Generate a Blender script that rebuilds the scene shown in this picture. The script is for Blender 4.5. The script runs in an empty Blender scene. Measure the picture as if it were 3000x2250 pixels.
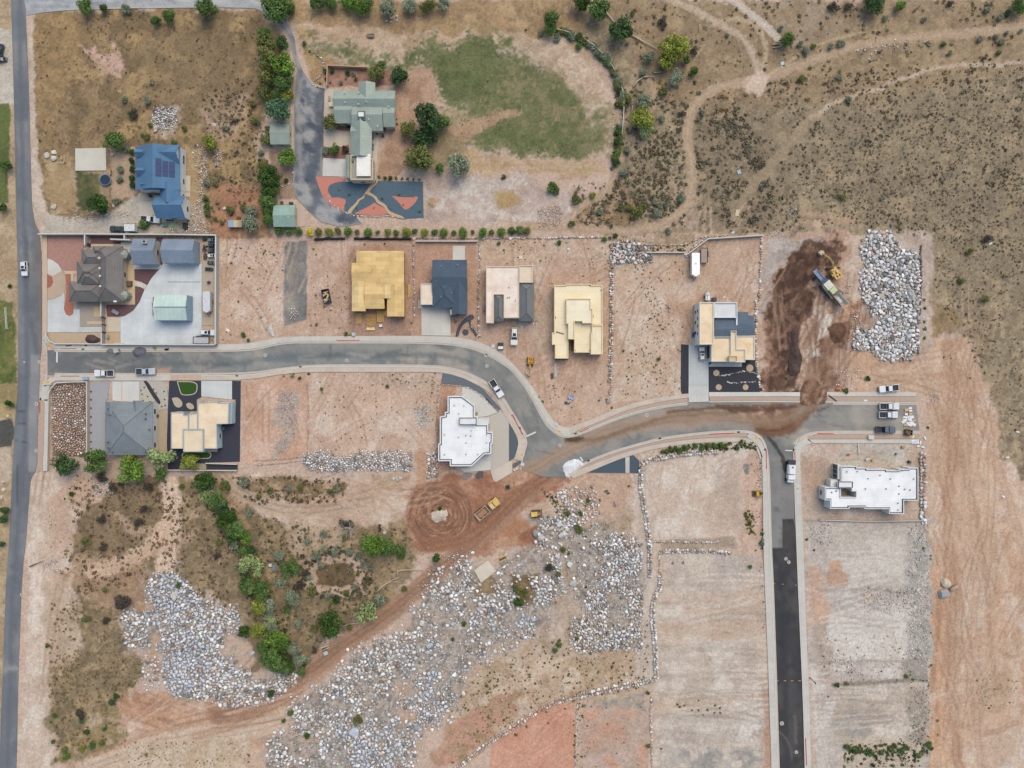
import bpy,bmesh,math,random
import numpy as np
from mathutils import Vector,Matrix
from mathutils.geometry import tessellate_polygon,delaunay_2d_cdt
RND=random.Random(11)
SC=bpy.context.scene
COL=SC.collection
H=210.0
RY={'0':(0,2.9467),'1':(563,2.9467),'2':(1126,2.9493),'3':(1688,2.9493)}
def pts(tile,s):
 out=[]
 for q in s.split():
  x,y=q.split(',')
  x=float(x);y=float(y)
  if tile=='F':out.append((x/0.73733,y/0.73733))
  elif tile=='Q':out.append((x*.979,y*.979+1318))
  elif tile=='P':out.append((x,y))
  else:
   oy,k=RY[tile[0]]
   out.append((int(tile[1])*750+x/k,oy+y/k))
 return out
def W(p,h=0.0):
 k=0.1*(H-h)/H
 return((p[0]-1500)*k,(1125-p[1])*k)
def wp(tile,s,h=0.0):
 return[W(p,h)for p in pts(tile,s)]
def w1(tile,x,y,h=0.0):
 return W(pts(tile,'%s,%s'%(x,y))[0],h)
EXPO=(1.5,1.53,1.7)
def lin(c):
 out=[]
 for v in c:
  v=v/255.0
  out.append(v/12.92 if v<=0.04045 else((v+0.055)/1.055)**2.4)
 return out
def C(c):
 l=lin(c)
 return(l[0]/EXPO[0],l[1]/EXPO[1],l[2]/EXPO[2],1.0)
def CN(c):
 return np.array(C(c)[:3])
def tag(o,label=None,cat=None,group=None,kind=None):
 if label:o['label']=label
 if cat:o['category']=cat
 if group:o['group']=group
 if kind:o['kind']=kind
 return o
def thing(name,label,cat,loc=(0,0,0),rz=0.0,group=None):
 o=bpy.data.objects.new(name,None)
 o.empty_display_size=0.5
 COL.objects.link(o)
 o.location=loc
 o.rotation_euler=(0,0,rz)
 return tag(o,label,cat,group)
def poly_area(p):
 return 0.5*sum(p[i][0]*p[(i+1)%len(p)][1]-p[(i+1)%len(p)][0]*p[i][1]for i in range(len(p)))
class MB:
 def __init__(self):
  self.v=[];self.f=[];self.c=[];self.col=None
 def add(self,vs,fs):
  b=len(self.v)
  self.v+=[tuple(q)for q in vs]
  self.f+=[tuple(i+b for i in f)for f in fs]
  if self.col is not None:
   self.c+=[self.col]*len(vs)
  return self
 def box(self,cx,cy,z0,sx,sy,sz,rz=0.0,tp=1.0):
  vs=[]
  ca,sa=math.cos(rz),math.sin(rz)
  for z,k in((z0,1.0),(z0+sz,tp)):
   for dx,dy in((-1,-1),(1,-1),(1,1),(-1,1)):
    x=dx*sx/2*k;y=dy*sy/2*k
    vs.append((cx+x*ca-y*sa,cy+x*sa+y*ca,z))
  return self.add(vs,[(3,2,1,0),(4,5,6,7),(0,1,5,4),(1,2,6,5),(2,3,7,6),(3,0,4,7)])
 def obox(self,p,q,w,z0,z1,ext=0.0):
  dx,dy=q[0]-p[0],q[1]-p[1]
  L=math.hypot(dx,dy)
  return self.box((p[0]+q[0])/2,(p[1]+q[1])/2,z0,L+2*ext,w,z1-z0,math.atan2(dy,dx))
 def prism(self,poly,z0,z1,holes=(),bottom=True):
  if poly_area(poly)<0:poly=poly[::-1]
  loops=[list(poly)]+[list(h)if poly_area(h)<0 else list(h)[::-1]for h in holes]
  flat=[q for l in loops for q in l]
  n=len(flat)
  tris=tessellate_polygon([[Vector((q[0],q[1],0))for q in l]for l in loops])
  vs=[(q[0],q[1],z0)for q in flat]+[(q[0],q[1],z1)for q in flat]
  fs=[]
  for t in tris:
   a,b,c=[flat[i]for i in t]
   s=(b[0]-a[0])*(c[1]-a[1])-(b[1]-a[1])*(c[0]-a[0])
   t=tuple(t)if s>0 else tuple(t)[::-1]
   fs.append(tuple(i+n for i in t))
   if bottom:fs.append(t[::-1])
  o=0
  for l in loops:
   m=len(l)
   for i in range(m):
    j=(i+1)%m
    fs.append((o+i,o+j,n+o+j,n+o+i))
   o+=m
  return self.add(vs,fs)
 def loft(self,rings,cap=True):
  n=len(rings[0]);vs=[q for r in rings for q in r];fs=[]
  for k in range(len(rings)-1):
   for i in range(n):
    j=(i+1)%n
    fs.append((k*n+i,k*n+j,(k+1)*n+j,(k+1)*n+i))
  if cap:
   fs.append(tuple(range(n))[::-1])
   fs.append(tuple((len(rings)-1)*n+i for i in range(n)))
  return self.add(vs,fs)
 def cyl(self,cx,cy,z0,r,h,n=16,r2=None):
  r2=r if r2 is None else r2
  a=[2*math.pi*i/n for i in range(n)]
  return self.loft([[(cx+r*math.cos(t),cy+r*math.sin(t),z0)for t in a],[(cx+r2*math.cos(t),cy+r2*math.sin(t),z0+h)for t in a]])
 def ycyl(self,cx,cy,cz,r,w,n=14):
  a=[2*math.pi*i/n for i in range(n)]
  return self.loft([[(cx+r*math.cos(t),cy-w/2,cz+r*math.sin(t))for t in a],[(cx+r*math.cos(t),cy+w/2,cz+r*math.sin(t))for t in a]])
 def tube(self,path,radii,n=6):
  rings=[]
  for i,p in enumerate(path):
   a=Vector(path[max(i-1,0)]);b=Vector(path[min(i+1,len(path)-1)])
   d=(b-a).normalized()
   u=d.cross(Vector((0,0,1)))
   if u.length<1e-3:u=Vector((1,0,0))
   u.normalize();v=d.cross(u)
   r=radii[i]if isinstance(radii,(list,tuple))else radii
   rings.append([tuple(Vector(p)+u*(r*math.cos(2*math.pi*k/n))+v*(r*math.sin(2*math.pi*k/n)))for k in range(n)])
  return self.loft(rings)
 def ring(self,poly,t,z0,z1):
  inn=inset(poly,t)
  n=len(poly)
  if poly_area(poly)<0:poly=poly[::-1];inn=inset(poly,t)
  vs=[(q[0],q[1],z0)for q in poly]+[(q[0],q[1],z1)for q in poly]+[(q[0],q[1],z1)for q in inn]+[(q[0],q[1],z0)for q in inn]
  fs=[]
  for i in range(n):
   j=(i+1)%n
   fs+=[(i,j,n+j,n+i),(n+i,n+j,2*n+j,2*n+i),(2*n+i,2*n+j,3*n+j,3*n+i)]
  return self.add(vs,fs)
 def build(self,name,m,parent=None,smooth=False,bevel=0.0,label=None,mesh_only=False):
  me=bpy.data.meshes.new(name)
  v=self.v
  if parent is not None and tuple(parent.rotation_euler)==(0,0,0):
   l=parent.location
   par=parent.parent
   ox,oy,oz=l
   if par is not None:ox+=par.location.x;oy+=par.location.y;oz+=par.location.z
   v=[(a-ox,b-oy,c-oz)for a,b,c in v]
  me.from_pydata(v,[],self.f)
  if self.c:
   at=me.color_attributes.new('Col','FLOAT_COLOR','POINT')
   at.data.foreach_set('color',np.array(self.c,dtype=np.float32).ravel())
  if m is not None:me.materials.append(m)
  if smooth:me.polygons.foreach_set('use_smooth',[True]*len(me.polygons))
  me.update()
  if mesh_only:return me
  o=bpy.data.objects.new(name,me)
  COL.objects.link(o)
  if parent is not None:o.parent=parent
  if bevel:
   b=o.modifiers.new('bevel','BEVEL');b.width=bevel;b.segments=2;b.limit_method='ANGLE'
  if label:o['label']=label
  return o
def inset(poly,t):
 if poly_area(poly)<0:poly=poly[::-1]
 n=len(poly);out=[]
 for i in range(n):
  a,b,c=poly[i-1],poly[i],poly[(i+1)%n]
  d1=Vector((b[0]-a[0],b[1]-a[1]));d2=Vector((c[0]-b[0],c[1]-b[1]))
  if d1 .length<1e-6 or d2 .length<1e-6:out.append(b);continue
  d1 .normalize();d2 .normalize()
  n1=Vector((-d1 .y,d1 .x));n2=Vector((-d2 .y,d2 .x))
  m=n1+n2
  k=1+n1 .dot(n2)
  if k<0.2:k=0.2
  m=m/k
  out.append((b[0]+m.x*t,b[1]+m.y*t))
 return out
def kids(o):return[c for c in COL.objects if c.parent==o]
_kc={}
def copy_tree(o,children,parent=None):
 c=o.copy();COL.objects.link(c)
 if parent is not None:c.parent=parent
 out=[c]
 for ch in children.get(o,[]):out+=copy_tree(ch,children,c)
 return out
def child_map():
 d={}
 for o in COL.objects:
  if o.parent is not None:d.setdefault(o.parent,[]).append(o)
 return d
def resample(pl,n=None,step=None):
 p=np.array(pl,float)
 d=np.hypot(*np.diff(p,axis=0).T)
 s=np.concatenate([[0],np.cumsum(d)])
 if n is None:n=max(2,int(s[-1]/step)+1)
 t=np.linspace(0,s[-1],n)
 return np.stack([np.interp(t,s,p[:,0]),np.interp(t,s,p[:,1])],1)
def smooth_line(pl,it=2):
 p=[tuple(q)for q in pl]
 for _ in range(it):
  q=[p[0]]
  for a,b in zip(p[:-1],p[1:]):
   q.append((a[0]*.75+b[0]*.25,a[1]*.75+b[1]*.25))
   q.append((a[0]*.25+b[0]*.75,a[1]*.25+b[1]*.75))
  q.append(p[-1]);p=q
 return p
_tab=np.random.RandomState(5).rand(8,256,256).astype(np.float32)
def vn(x,y,seed=0):
 t=_tab[seed%8]
 x=x+37.3*(seed+1);y=y+17.9*(seed+1)
 xi=np.floor(x).astype(np.int64);yi=np.floor(y).astype(np.int64)
 fx=(x-xi).astype(np.float32);fy=(y-yi).astype(np.float32)
 fx=fx*fx*(3-2*fx);fy=fy*fy*(3-2*fy)
 x0=xi&255;x1=(xi+1)&255;y0=yi&255;y1=(yi+1)&255
 return(t[x0,y0]*(1-fx)+t[x1,y0]*fx)*(1-fy)+(t[x0,y1]*(1-fx)+t[x1,y1]*fx)*fy
def fbm(x,y,sc,seed=0,o=3):
 a=0.0;k=0.5;tot=0.0
 c,s=math.cos(.6),math.sin(.6)
 x=x/sc;y=y/sc
 for i in range(o):
  a=a+k*vn(x,y,seed+i);tot+=k
  x,y=(x*c-y*s)*2.07,(x*s+y*c)*2.07;k*=0.55
 return a/tot
def sstep(a,b,x):
 t=np.clip((x-a)/(b-a),0,1)
 return t*t*(3-2*t)
def sdist(poly,X,Y):
 d=np.full(X.shape,1e9,np.float32);ins=np.zeros(X.shape,bool)
 n=len(poly)
 for i in range(n):
  ax,ay=poly[i];bx,by=poly[(i+1)%n]
  ex,ey=bx-ax,by-ay
  L=ex*ex+ey*ey
  if L<1e-9:continue
  t=np.clip(((X-ax)*ex+(Y-ay)*ey)/L,0,1)
  q=(X-ax-t*ex)**2+(Y-ay-t*ey)**2
  np.minimum(d,q,out=d)
  c=((ay>Y)!=(by>Y))
  if by!=ay:
   ins^=c&(X<ex*(Y-ay)/(by-ay)+ax)
 d=np.sqrt(d)
 return np.where(ins,d,-d)
def ldist(pl,X,Y):
 d=np.full(X.shape,1e9,np.float32);sg=np.zeros(X.shape,np.float32);al=np.zeros(X.shape,np.float32)
 s=0.0
 for(ax,ay),(bx,by)in zip(pl[:-1],pl[1:]):
  ex,ey=bx-ax,by-ay
  L=ex*ex+ey*ey
  if L<1e-9:continue
  t=np.clip(((X-ax)*ex+(Y-ay)*ey)/L,0,1)
  q=np.sqrt((X-ax-t*ex)**2+(Y-ay-t*ey)**2)
  m=q<d
  d=np.where(m,q,d)
  cr=ex*(Y-ay)-ey*(X-ax)
  sg=np.where(m,np.sign(cr)*q,sg)
  al=np.where(m,s+t*math.sqrt(L),al)
  s+=math.sqrt(L)
 return d,sg,al
_M={}
def newmat(name):
 m=bpy.data.materials.new(name);m.use_nodes=True
 nt=m.node_tree
 return m,nt,nt.nodes['Principled BSDF']
def link(nt,a,b):nt.links.new(a,b)
def noise_node(nt,sc,det=6.0,rough=0.6,coord='Object',vec=None):
 n=nt.nodes.new('ShaderNodeTexNoise');n.inputs['Scale'].default_value=sc
 n.inputs['Detail'].default_value=det;n.inputs['Roughness'].default_value=rough
 if vec is None:
  g=nt.nodes.new('ShaderNodeNewGeometry');link(nt,g.outputs['Position'],n.inputs['Vector'])
 else:link(nt,vec,n.inputs['Vector'])
 return n
def mrange(nt,src,a,b,lo=0.3,hi=0.7):
 r=nt.nodes.new('ShaderNodeMapRange')
 r.inputs['From Min'].default_value=lo;r.inputs['From Max'].default_value=hi
 r.inputs['To Min'].default_value=a;r.inputs['To Max'].default_value=b
 link(nt,src,r.inputs['Value']);return r.outputs['Result']
def mul(nt,col,fac):
 m=nt.nodes.new('ShaderNodeMix');m.data_type='RGBA';m.blend_type='MULTIPLY'
 m.inputs['Factor'].default_value=1.0
 link(nt,col,m.inputs['A']);
 c=nt.nodes.new('ShaderNodeCombineColor')
 for k in range(3):link(nt,fac,c.inputs[k])
 link(nt,c.outputs['Color'],m.inputs['B']);return m.outputs['Result']
def mixc(nt,fac,a,b):
 m=nt.nodes.new('ShaderNodeMix');m.data_type='RGBA'
 link(nt,fac,m.inputs['Factor'])
 for s,k in((a,'A'),(b,'B')):
  if isinstance(s,tuple):m.inputs[k].default_value=s
  else:link(nt,s,m.inputs[k])
 return m.outputs['Result']
def bump(nt,b,h,strength=0.3,dist=0.05):
 n=nt.nodes.new('ShaderNodeBump');n.inputs['Strength'].default_value=strength;n.inputs['Distance'].default_value=dist
 link(nt,h,n.inputs['Height']);link(nt,n.outputs['Normal'],b.inputs['Normal'])
def mat(c,rough=0.8,var=0.12,sc=0.8,c2=None,fine=6.0,metal=0.0,spec=0.3):
 key=('mat',c,rough,var,sc,c2,fine,metal)
 if key in _M:return _M[key]
 m,nt,b=newmat('surface_%d'%len(_M))
 n1=noise_node(nt,sc,5);n2=noise_node(nt,fine,3)
 if c2 is None:
  rgb=nt.nodes.new('ShaderNodeRGB');rgb.outputs[0].default_value=C(c);col=rgb.outputs[0]
 else:
  col=mixc(nt,mrange(nt,n1 .outputs['Fac'],0,1,.42,.58),C(c),C(c2))
 col=mul(nt,col,mrange(nt,n1 .outputs['Fac'],1-var,1+var))
 col=mul(nt,col,mrange(nt,n2 .outputs['Fac'],1-var*.7,1+var*.7))
 link(nt,col,b.inputs['Base Color'])
 b.inputs['Roughness'].default_value=rough;b.inputs['Metallic'].default_value=metal
 b.inputs['Specular IOR Level'].default_value=spec
 bump(nt,b,n2 .outputs['Fac'],.15,.02)
 _M[key]=m;return m
def roofmat(c,kind,axis,per=None):
 key=('roof',c,kind,axis,per)
 if key in _M:return _M[key]
 m,nt,b=newmat('roof_%s_%d'%(kind,len(_M)))
 g=nt.nodes.new('ShaderNodeNewGeometry');sp=nt.nodes.new('ShaderNodeSeparateXYZ');link(nt,g.outputs['Position'],sp.inputs[0])
 rgb=nt.nodes.new('ShaderNodeRGB');rgb.outputs[0].default_value=C(c);col=rgb.outputs[0]
 n1=noise_node(nt,.35,4);n2=noise_node(nt,5.0,3)
 col=mul(nt,col,mrange(nt,n1 .outputs['Fac'],.88,1.1))
 if kind=='osb':
  br=nt.nodes.new('ShaderNodeTexBrick');link(nt,g.outputs['Position'],br.inputs['Vector'])
  br.inputs['Scale'].default_value=1.0;br.inputs['Brick Width'].default_value=2.44;br.inputs['Row Height'].default_value=1.22
  br.inputs['Mortar Size'].default_value=.015
  br.inputs['Color1'].default_value=(1,1,1,1);br.inputs['Color2'].default_value=(.83,.80,.74,1);br.inputs['Mortar'].default_value=(.62,.55,.45,1)
  mm=nt.nodes.new('ShaderNodeMix');mm.data_type='RGBA';mm.blend_type='MULTIPLY';mm.inputs['Factor'].default_value=1
  link(nt,col,mm.inputs['A']);link(nt,br.outputs['Color'],mm.inputs['B']);col=mm.outputs['Result']
  col=mul(nt,col,mrange(nt,n2 .outputs['Fac'],.93,1.07))
  bump(nt,b,n2 .outputs['Fac'],.1,.02);b.inputs['Roughness'].default_value=.85
 else:
  src=sp.outputs['X']if(kind=='seam')==(axis=='x')else sp.outputs['Y']
  per=per or(.85 if kind=='seam' else.55)
  d=nt.nodes.new('ShaderNodeMath');d.operation='DIVIDE';d.inputs[1].default_value=per;link(nt,src,d.inputs[0])
  if kind=='shingle':
   j=nt.nodes.new('ShaderNodeMath');j.operation='MULTIPLY_ADD';j.inputs[1].default_value=.35;link(nt,n2 .outputs['Fac'],j.inputs[0]);link(nt,d.outputs[0],j.inputs[2]);d=j
  fr=nt.nodes.new('ShaderNodeMath');fr.operation='FRACT';link(nt,d.outputs[0],fr.inputs[0])
  if kind=='seam':
   f=mrange(nt,fr.outputs[0],.86,1.02,.0,.2)
   b.inputs['Roughness'].default_value=.45;b.inputs['Metallic'].default_value=.15
  else:
   f=mrange(nt,fr.outputs[0],.9,1.04,.0,.4)
   b.inputs['Roughness'].default_value=.9
   col=mul(nt,col,mrange(nt,n2 .outputs['Fac'],.78,1.2))
  col=mul(nt,col,f)
  bump(nt,b,n2 .outputs['Fac'],.2,.03)
 link(nt,col,b.inputs['Base Color'])
 b.inputs['Specular IOR Level'].default_value=.25
 _M[key]=m;return m
def vcolmat(name,var=.14,rough=.9,fine=3.0,bs=.4,bd=.06,objcol=False,hi=22.0):
 key=('v',name)
 if key in _M:return _M[key]
 m,nt,b=newmat(name)
 a=nt.nodes.new('ShaderNodeAttribute');a.attribute_name='Col';col=a.outputs['Color']
 n1=noise_node(nt,fine,5,.65);n2=noise_node(nt,hi,2)
 col=mul(nt,col,mrange(nt,n1 .outputs['Fac'],1-var,1+var))
 if objcol:
  oi=nt.nodes.new('ShaderNodeObjectInfo')
  mm=nt.nodes.new('ShaderNodeMix');mm.data_type='RGBA';mm.blend_type='MULTIPLY';mm.inputs['Factor'].default_value=1
  link(nt,col,mm.inputs['A']);link(nt,oi.outputs['Color'],mm.inputs['B']);col=mm.outputs['Result']
 link(nt,col,b.inputs['Base Color'])
 b.inputs['Roughness'].default_value=rough;b.inputs['Specular IOR Level'].default_value=.15
 if bs:
  mx=nt.nodes.new('ShaderNodeMath');mx.operation='ADD';link(nt,n1 .outputs['Fac'],mx.inputs[0])
  s2=nt.nodes.new('ShaderNodeMath');s2 .operation='MULTIPLY';s2 .inputs[1].default_value=.25;link(nt,n2 .outputs['Fac'],s2 .inputs[0]);link(nt,s2 .outputs[0],mx.inputs[1])
  bump(nt,b,mx.outputs[0],bs,bd)
 _M[key]=m;return m
def leafmat():
 key='leaf'
 if key in _M:return _M[key]
 m,nt,b=newmat('foliage')
 a=nt.nodes.new('ShaderNodeAttribute');a.attribute_name='Col'
 oi=nt.nodes.new('ShaderNodeObjectInfo')
 mm=nt.nodes.new('ShaderNodeMix');mm.data_type='RGBA';mm.blend_type='MULTIPLY';mm.inputs['Factor'].default_value=1
 link(nt,a.outputs['Color'],mm.inputs['A']);link(nt,oi.outputs['Color'],mm.inputs['B'])
 link(nt,mm.outputs['Result'],b.inputs['Base Color'])
 b.inputs['Roughness'].default_value=.6;b.inputs['Specular IOR Level'].default_value=.15
 tr=nt.nodes.new('ShaderNodeBsdfTranslucent');link(nt,mm.outputs['Result'],tr.inputs['Color'])
 ms=nt.nodes.new('ShaderNodeMixShader');ms.inputs[0].default_value=.3
 link(nt,b.outputs[0],ms.inputs[1]);link(nt,tr.outputs[0],ms.inputs[2])
 link(nt,ms.outputs[0],nt.nodes['Material Output'].inputs['Surface'])
 _M[key]=m;return m
def paintmat():
 if 'paint' in _M:return _M['paint']
 m,nt,b=newmat('vehicle_paint')
 oi=nt.nodes.new('ShaderNodeObjectInfo');n=noise_node(nt,1.6,4)
 col=mul(nt,oi.outputs['Color'],mrange(nt,n.outputs['Fac'],.86,1.06))
 link(nt,col,b.inputs['Base Color']);b.inputs['Roughness'].default_value=.32
 b.inputs['Coat Weight'].default_value=.4;b.inputs['Coat Roughness'].default_value=.12
 _M['paint']=m;return m
def glassmat():
 if 'glass' in _M:return _M['glass']
 m,nt,b=newmat('tinted_glass');b.inputs['Base Color'].default_value=C((28,38,50));b.inputs['Roughness'].default_value=.08
 b.inputs['Specular IOR Level'].default_value=.6
 _M['glass']=m;return m
def flat(c,rough=.6,metal=0.0):return mat(c,rough,.06,1.2,None,8.0,metal)
def lampmat(c):return mat(c,.2,.02,1.,None,8.,0.,.6)
def flatmat(c,stain=None):
 key=('memb',c,stain)
 if key in _M:return _M[key]
 m,nt,b=newmat('roof_membrane_%d'%len(_M));g=nt.nodes.new('ShaderNodeNewGeometry')
 n1=noise_node(nt,.3,6,.6);n2=noise_node(nt,3.0,4);n3=noise_node(nt,.13,3)
 s2=stain or tuple(v*.94 for v in c)
 col=mixc(nt,mrange(nt,n1 .outputs['Fac'],0,1,.45,.68),C(c),C(s2))
 col=mul(nt,col,mrange(nt,n3 .outputs['Fac'],.93,1.03));col=mul(nt,col,mrange(nt,n2 .outputs['Fac'],.965,1.03))
 br=nt.nodes.new('ShaderNodeTexBrick');link(nt,g.outputs['Position'],br.inputs['Vector']);br.offset=.3
 br.inputs['Scale'].default_value=1.0;br.inputs['Brick Width'].default_value=9.0;br.inputs['Row Height'].default_value=1.9;br.inputs['Mortar Size'].default_value=.05
 br.inputs['Color1'].default_value=(1,1,1,1);br.inputs['Color2'].default_value=(.965,.965,.97,1);br.inputs['Mortar'].default_value=(.9,.9,.91,1)
 mm=nt.nodes.new('ShaderNodeMix');mm.data_type='RGBA';mm.blend_type='MULTIPLY';mm.inputs['Factor'].default_value=1
 link(nt,col,mm.inputs['A']);link(nt,br.outputs['Color'],mm.inputs['B']);link(nt,mm.outputs['Result'],b.inputs['Base Color'])
 b.inputs['Roughness'].default_value=.8;b.inputs['Specular IOR Level'].default_value=.25;bump(nt,b,n2 .outputs['Fac'],.1,.02)
 _M[key]=m;return m
CONC=((205,203,196),.85,.07,.5)
def concmat(c=(204,202,196),grid=2.4,dark=.9):
 key=('conc',c,grid,dark)
 if key in _M:return _M[key]
 m,nt,b=newmat('concrete_%d'%len(_M))
 g=nt.nodes.new('ShaderNodeNewGeometry')
 rgb=nt.nodes.new('ShaderNodeRGB');rgb.outputs[0].default_value=C(c);col=rgb.outputs[0]
 n1=noise_node(nt,.22,6,.6);n2=noise_node(nt,4.0,4)
 col=mul(nt,col,mrange(nt,n1 .outputs['Fac'],dark-.04,1.06));col=mul(nt,col,mrange(nt,n2 .outputs['Fac'],.95,1.05))
 if grid:
  br=nt.nodes.new('ShaderNodeTexBrick');link(nt,g.outputs['Position'],br.inputs['Vector']);br.offset=0.0
  br.inputs['Scale'].default_value=1.0;br.inputs['Brick Width'].default_value=grid;br.inputs['Row Height'].default_value=grid
  br.inputs['Mortar Size'].default_value=.03;br.inputs['Color1'].default_value=(1,1,1,1);br.inputs['Color2'].default_value=(.96,.96,.96,1)
  br.inputs['Mortar'].default_value=(.8,.79,.78,1)
  mm=nt.nodes.new('ShaderNodeMix');mm.data_type='RGBA';mm.blend_type='MULTIPLY';mm.inputs['Factor'].default_value=1
  link(nt,col,mm.inputs['A']);link(nt,br.outputs['Color'],mm.inputs['B']);col=mm.outputs['Result']
 link(nt,col,b.inputs['Base Color']);b.inputs['Roughness'].default_value=.85;b.inputs['Specular IOR Level'].default_value=.25
 bump(nt,b,n2 .outputs['Fac'],.1,.02)
 _M[key]=m;return m
LAYERS=[]
def A(tile,s,c1,c2=None,c3=None,e=.8,w=1.2,n=5.,o=1.,st=None,sp=0.,spc=(92,82,66),sps=.9):
 LAYERS.append(('a',wp(tile,s),c1,c2 or c1,c3,e,w,n,o,st,sp,spc,sps))
def TK(tile,s,width,c,e=.5,o=.9,rut=.5,c2=None,w=.5):
 LAYERS.append(('t',smooth_line(wp(tile,s),2),width,c,e,o,rut,c2 or c,w))
def RG(tile,x,y,r0,r1,c,c2,o=.9):
 LAYERS.append(('r',w1(tile,x,y),r0,r1,c,c2,o))
BASE=(208,177,157)
A('F','68,32 110,22 300,15 480,18 560,20 612,70 618,150 556,300 590,520 470,512 430,505 100,505 70,300',(162,132,92),(136,112,78),(180,148,98),e=1.5,w=2,n=4,sp=.45,sps=.8)
A('F','74,34 150,30 200,60 170,130 130,200 110,300 90,330 76,200',(182,146,92),(160,128,84),e=3,w=3,n=3,o=.7,sp=.3)
A('F','100,340 150,330 180,400 165,450 120,460 95,420',(182,148,100),(164,130,90),e=2,w=2,n=3,o=.8,sp=.3)
A('F','165,100 215,150 215,165 265,170 260,130 250,95 235,90 245,112 220,118',(210,170,150),(196,158,130),e=1,w=2.4,n=2.5,sp=.3)
A('F','440,215 540,200 535,260 500,310 450,300 440,260',(200,164,140),(178,148,116),e=2,w=3,n=3,o=.8,sp=.3)
A('F','345,225 398,232 372,290 335,285',(205,188,168),(176,150,126),e=1.5,w=2,n=1.2,o=.8)
A('F','270,90 480,60 560,200 440,260 330,180',(134,112,82),(150,124,88),e=4,w=4,n=4,o=.5,sp=.4)
A('F','520,420 560,400 570,510 470,505 470,450',(186,132,96),(200,150,112),e=2,w=2,n=4)
A('F','452,395 520,395 560,420 560,505 455,505',(178,122,88),(190,136,100),e=1.5,w=2,n=4,o=.9,sp=.25,spc=(110,92,66))
A('F','100,340 152,345 155,400 130,470 110,470 100,420',(176,146,104),(190,160,120),e=1.5,w=2,n=3)
A('F','150,365 235,365 240,400 232,462 165,455 158,400',(190,158,130),(172,146,112),e=1,w=1,n=4)
A('F','165,372 212,370 216,395 210,450 172,458 165,430',(92,96,58),(126,116,76),e=1.2,w=1.5,n=3,sp=.3,spc=(66,74,44))
A('F','236,315 290,320 290,430 240,430',(196,164,138),(184,154,128),e=1,w=1,n=3)
A('F','392,310 440,320 432,440 425,500 405,505 400,400',(190,160,116),(182,150,108),e=1,w=1,n=3)
A('F','405,440 440,440 440,505 405,505',(198,172,150),e=1,w=1)
A('F','70,440 100,460 150,475 230,470 260,445 300,420 340,420 340,470 310,480 400,480 400,508 70,508',(206,192,176),(190,176,160),(214,200,186),e=1,w=1,n=4)
TK('F','70,480 130,490 220,485 280,455 320,430',5,(190,180,168),1.2,.6,.3)
A('F','560,0 1240,0 1300,60 1290,110 1170,80 1000,78 850,90 700,75 650,100 640,50',(180,146,102),(166,134,96),(196,162,116),e=1.5,w=2,n=4,sp=.3)
A('F','640,45 780,55 900,70 1000,72 1170,80 1250,75 1300,140 1250,140 1160,95 1080,95 960,98 900,100 850,128 800,122 760,105 700,85',(205,172,142),(190,158,122),(216,188,164),e=1.5,w=2.2,n=4,sp=.12)
A('F','655,95 700,105 740,140 780,155 870,145 940,150 940,165 700,170 690,190 670,170',(190,158,112),(176,140,96),e=1,w=2,n=3,sp=.2)
MEADOW='665,92 720,85 770,105 850,125 880,108 1000,90 1060,82 1120,110 1160,130 1215,170 1280,215 1320,240 1310,300 1280,338 1180,347 1080,342 1000,325 965,318 975,300 1000,285 990,250 960,235 945,215 945,165 930,150 870,148 790,162 760,140 700,110'
A('F',MEADOW,(122,126,80),(142,136,94),(106,114,68),e=5,w=4.5,n=3.5,sp=.4,spc=(66,80,44),sps=.6)
A('F','870,112 1000,95 1060,88 1110,120 1130,160 1110,230 1070,250 960,215 945,165 920,150 880,150',(106,114,66),(118,122,74),(94,104,58),e=6,w=5,n=2.5,o=.8,sp=.4,spc=(58,74,36),sps=.5)
A('F','1060,262 1190,245 1260,285 1290,320 1230,345 1080,335 1030,300',(106,114,64),(122,124,76),(94,104,58),e=7,w=5.5,n=2.5,o=.85,sp=.4,spc=(58,74,36),sps=.5)
A('F','1120,98 1165,132 1215,180 1275,232 1312,285 1298,352 1330,348 1346,250 1322,200 1280,150 1220,105 1160,86',(206,176,150),(178,154,120),(216,190,166),e=3.5,w=3.5,n=2,sp=.25,o=.9)
A('F','1155,88 1240,100 1290,150 1320,220 1290,200 1230,145 1170,125',(214,186,162),(200,168,142),e=2,w=2.5,n=3,sp=.15)
A('F','1140,170 1240,180 1270,250 1200,265 1140,240',(140,126,90),(112,114,72),(160,140,104),e=5,w=5,n=1.6,o=.5,sp=.3)
A('F','1060,130 1180,158 1265,225 1305,285 1275,320 1180,300 1100,272 1125,242 1062,250',(120,122,78),(152,136,98),(104,112,66),e=6,w=5,n=1.8,o=.8,sp=.3,spc=(80,92,52),sps=.5)
A('F','965,262 1040,250 1110,228 1120,245 1050,275 990,300 960,300',(188,152,118),(176,140,104),e=1.2,w=2,n=3,sp=.1)
A('F','950,235 1000,240 1010,265 960,275',(200,178,142),(170,150,106),e=1.2,w=2,n=2,o=.8,sp=.3)
A('F','970,320 1060,345 1160,352 1290,340 1300,370 1240,385 1180,380 1040,380 960,360',(196,164,124),(204,172,136),(184,150,112),e=2,w=2,n=3,st=(0,.5),sp=.1)
A('F','880,285 970,260 1000,330 960,370 880,370 850,300',(160,134,96),(140,124,82),e=3,w=3,n=3,o=.8,sp=.2)
A('F','850,155 935,148 945,190 942,230 900,235 900,330 840,400 815,400 818,330 850,270',(186,148,120),(196,158,130),(176,136,108),e=.8,w=1,n=4,st=(90,.25))
A('F','700,150 850,150 850,185 705,190',(164,120,102),(178,132,114),e=.5,w=.6,n=3)
A('F','755,245 830,245 830,285 755,285',(160,118,100),e=.4,w=.4)
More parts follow.
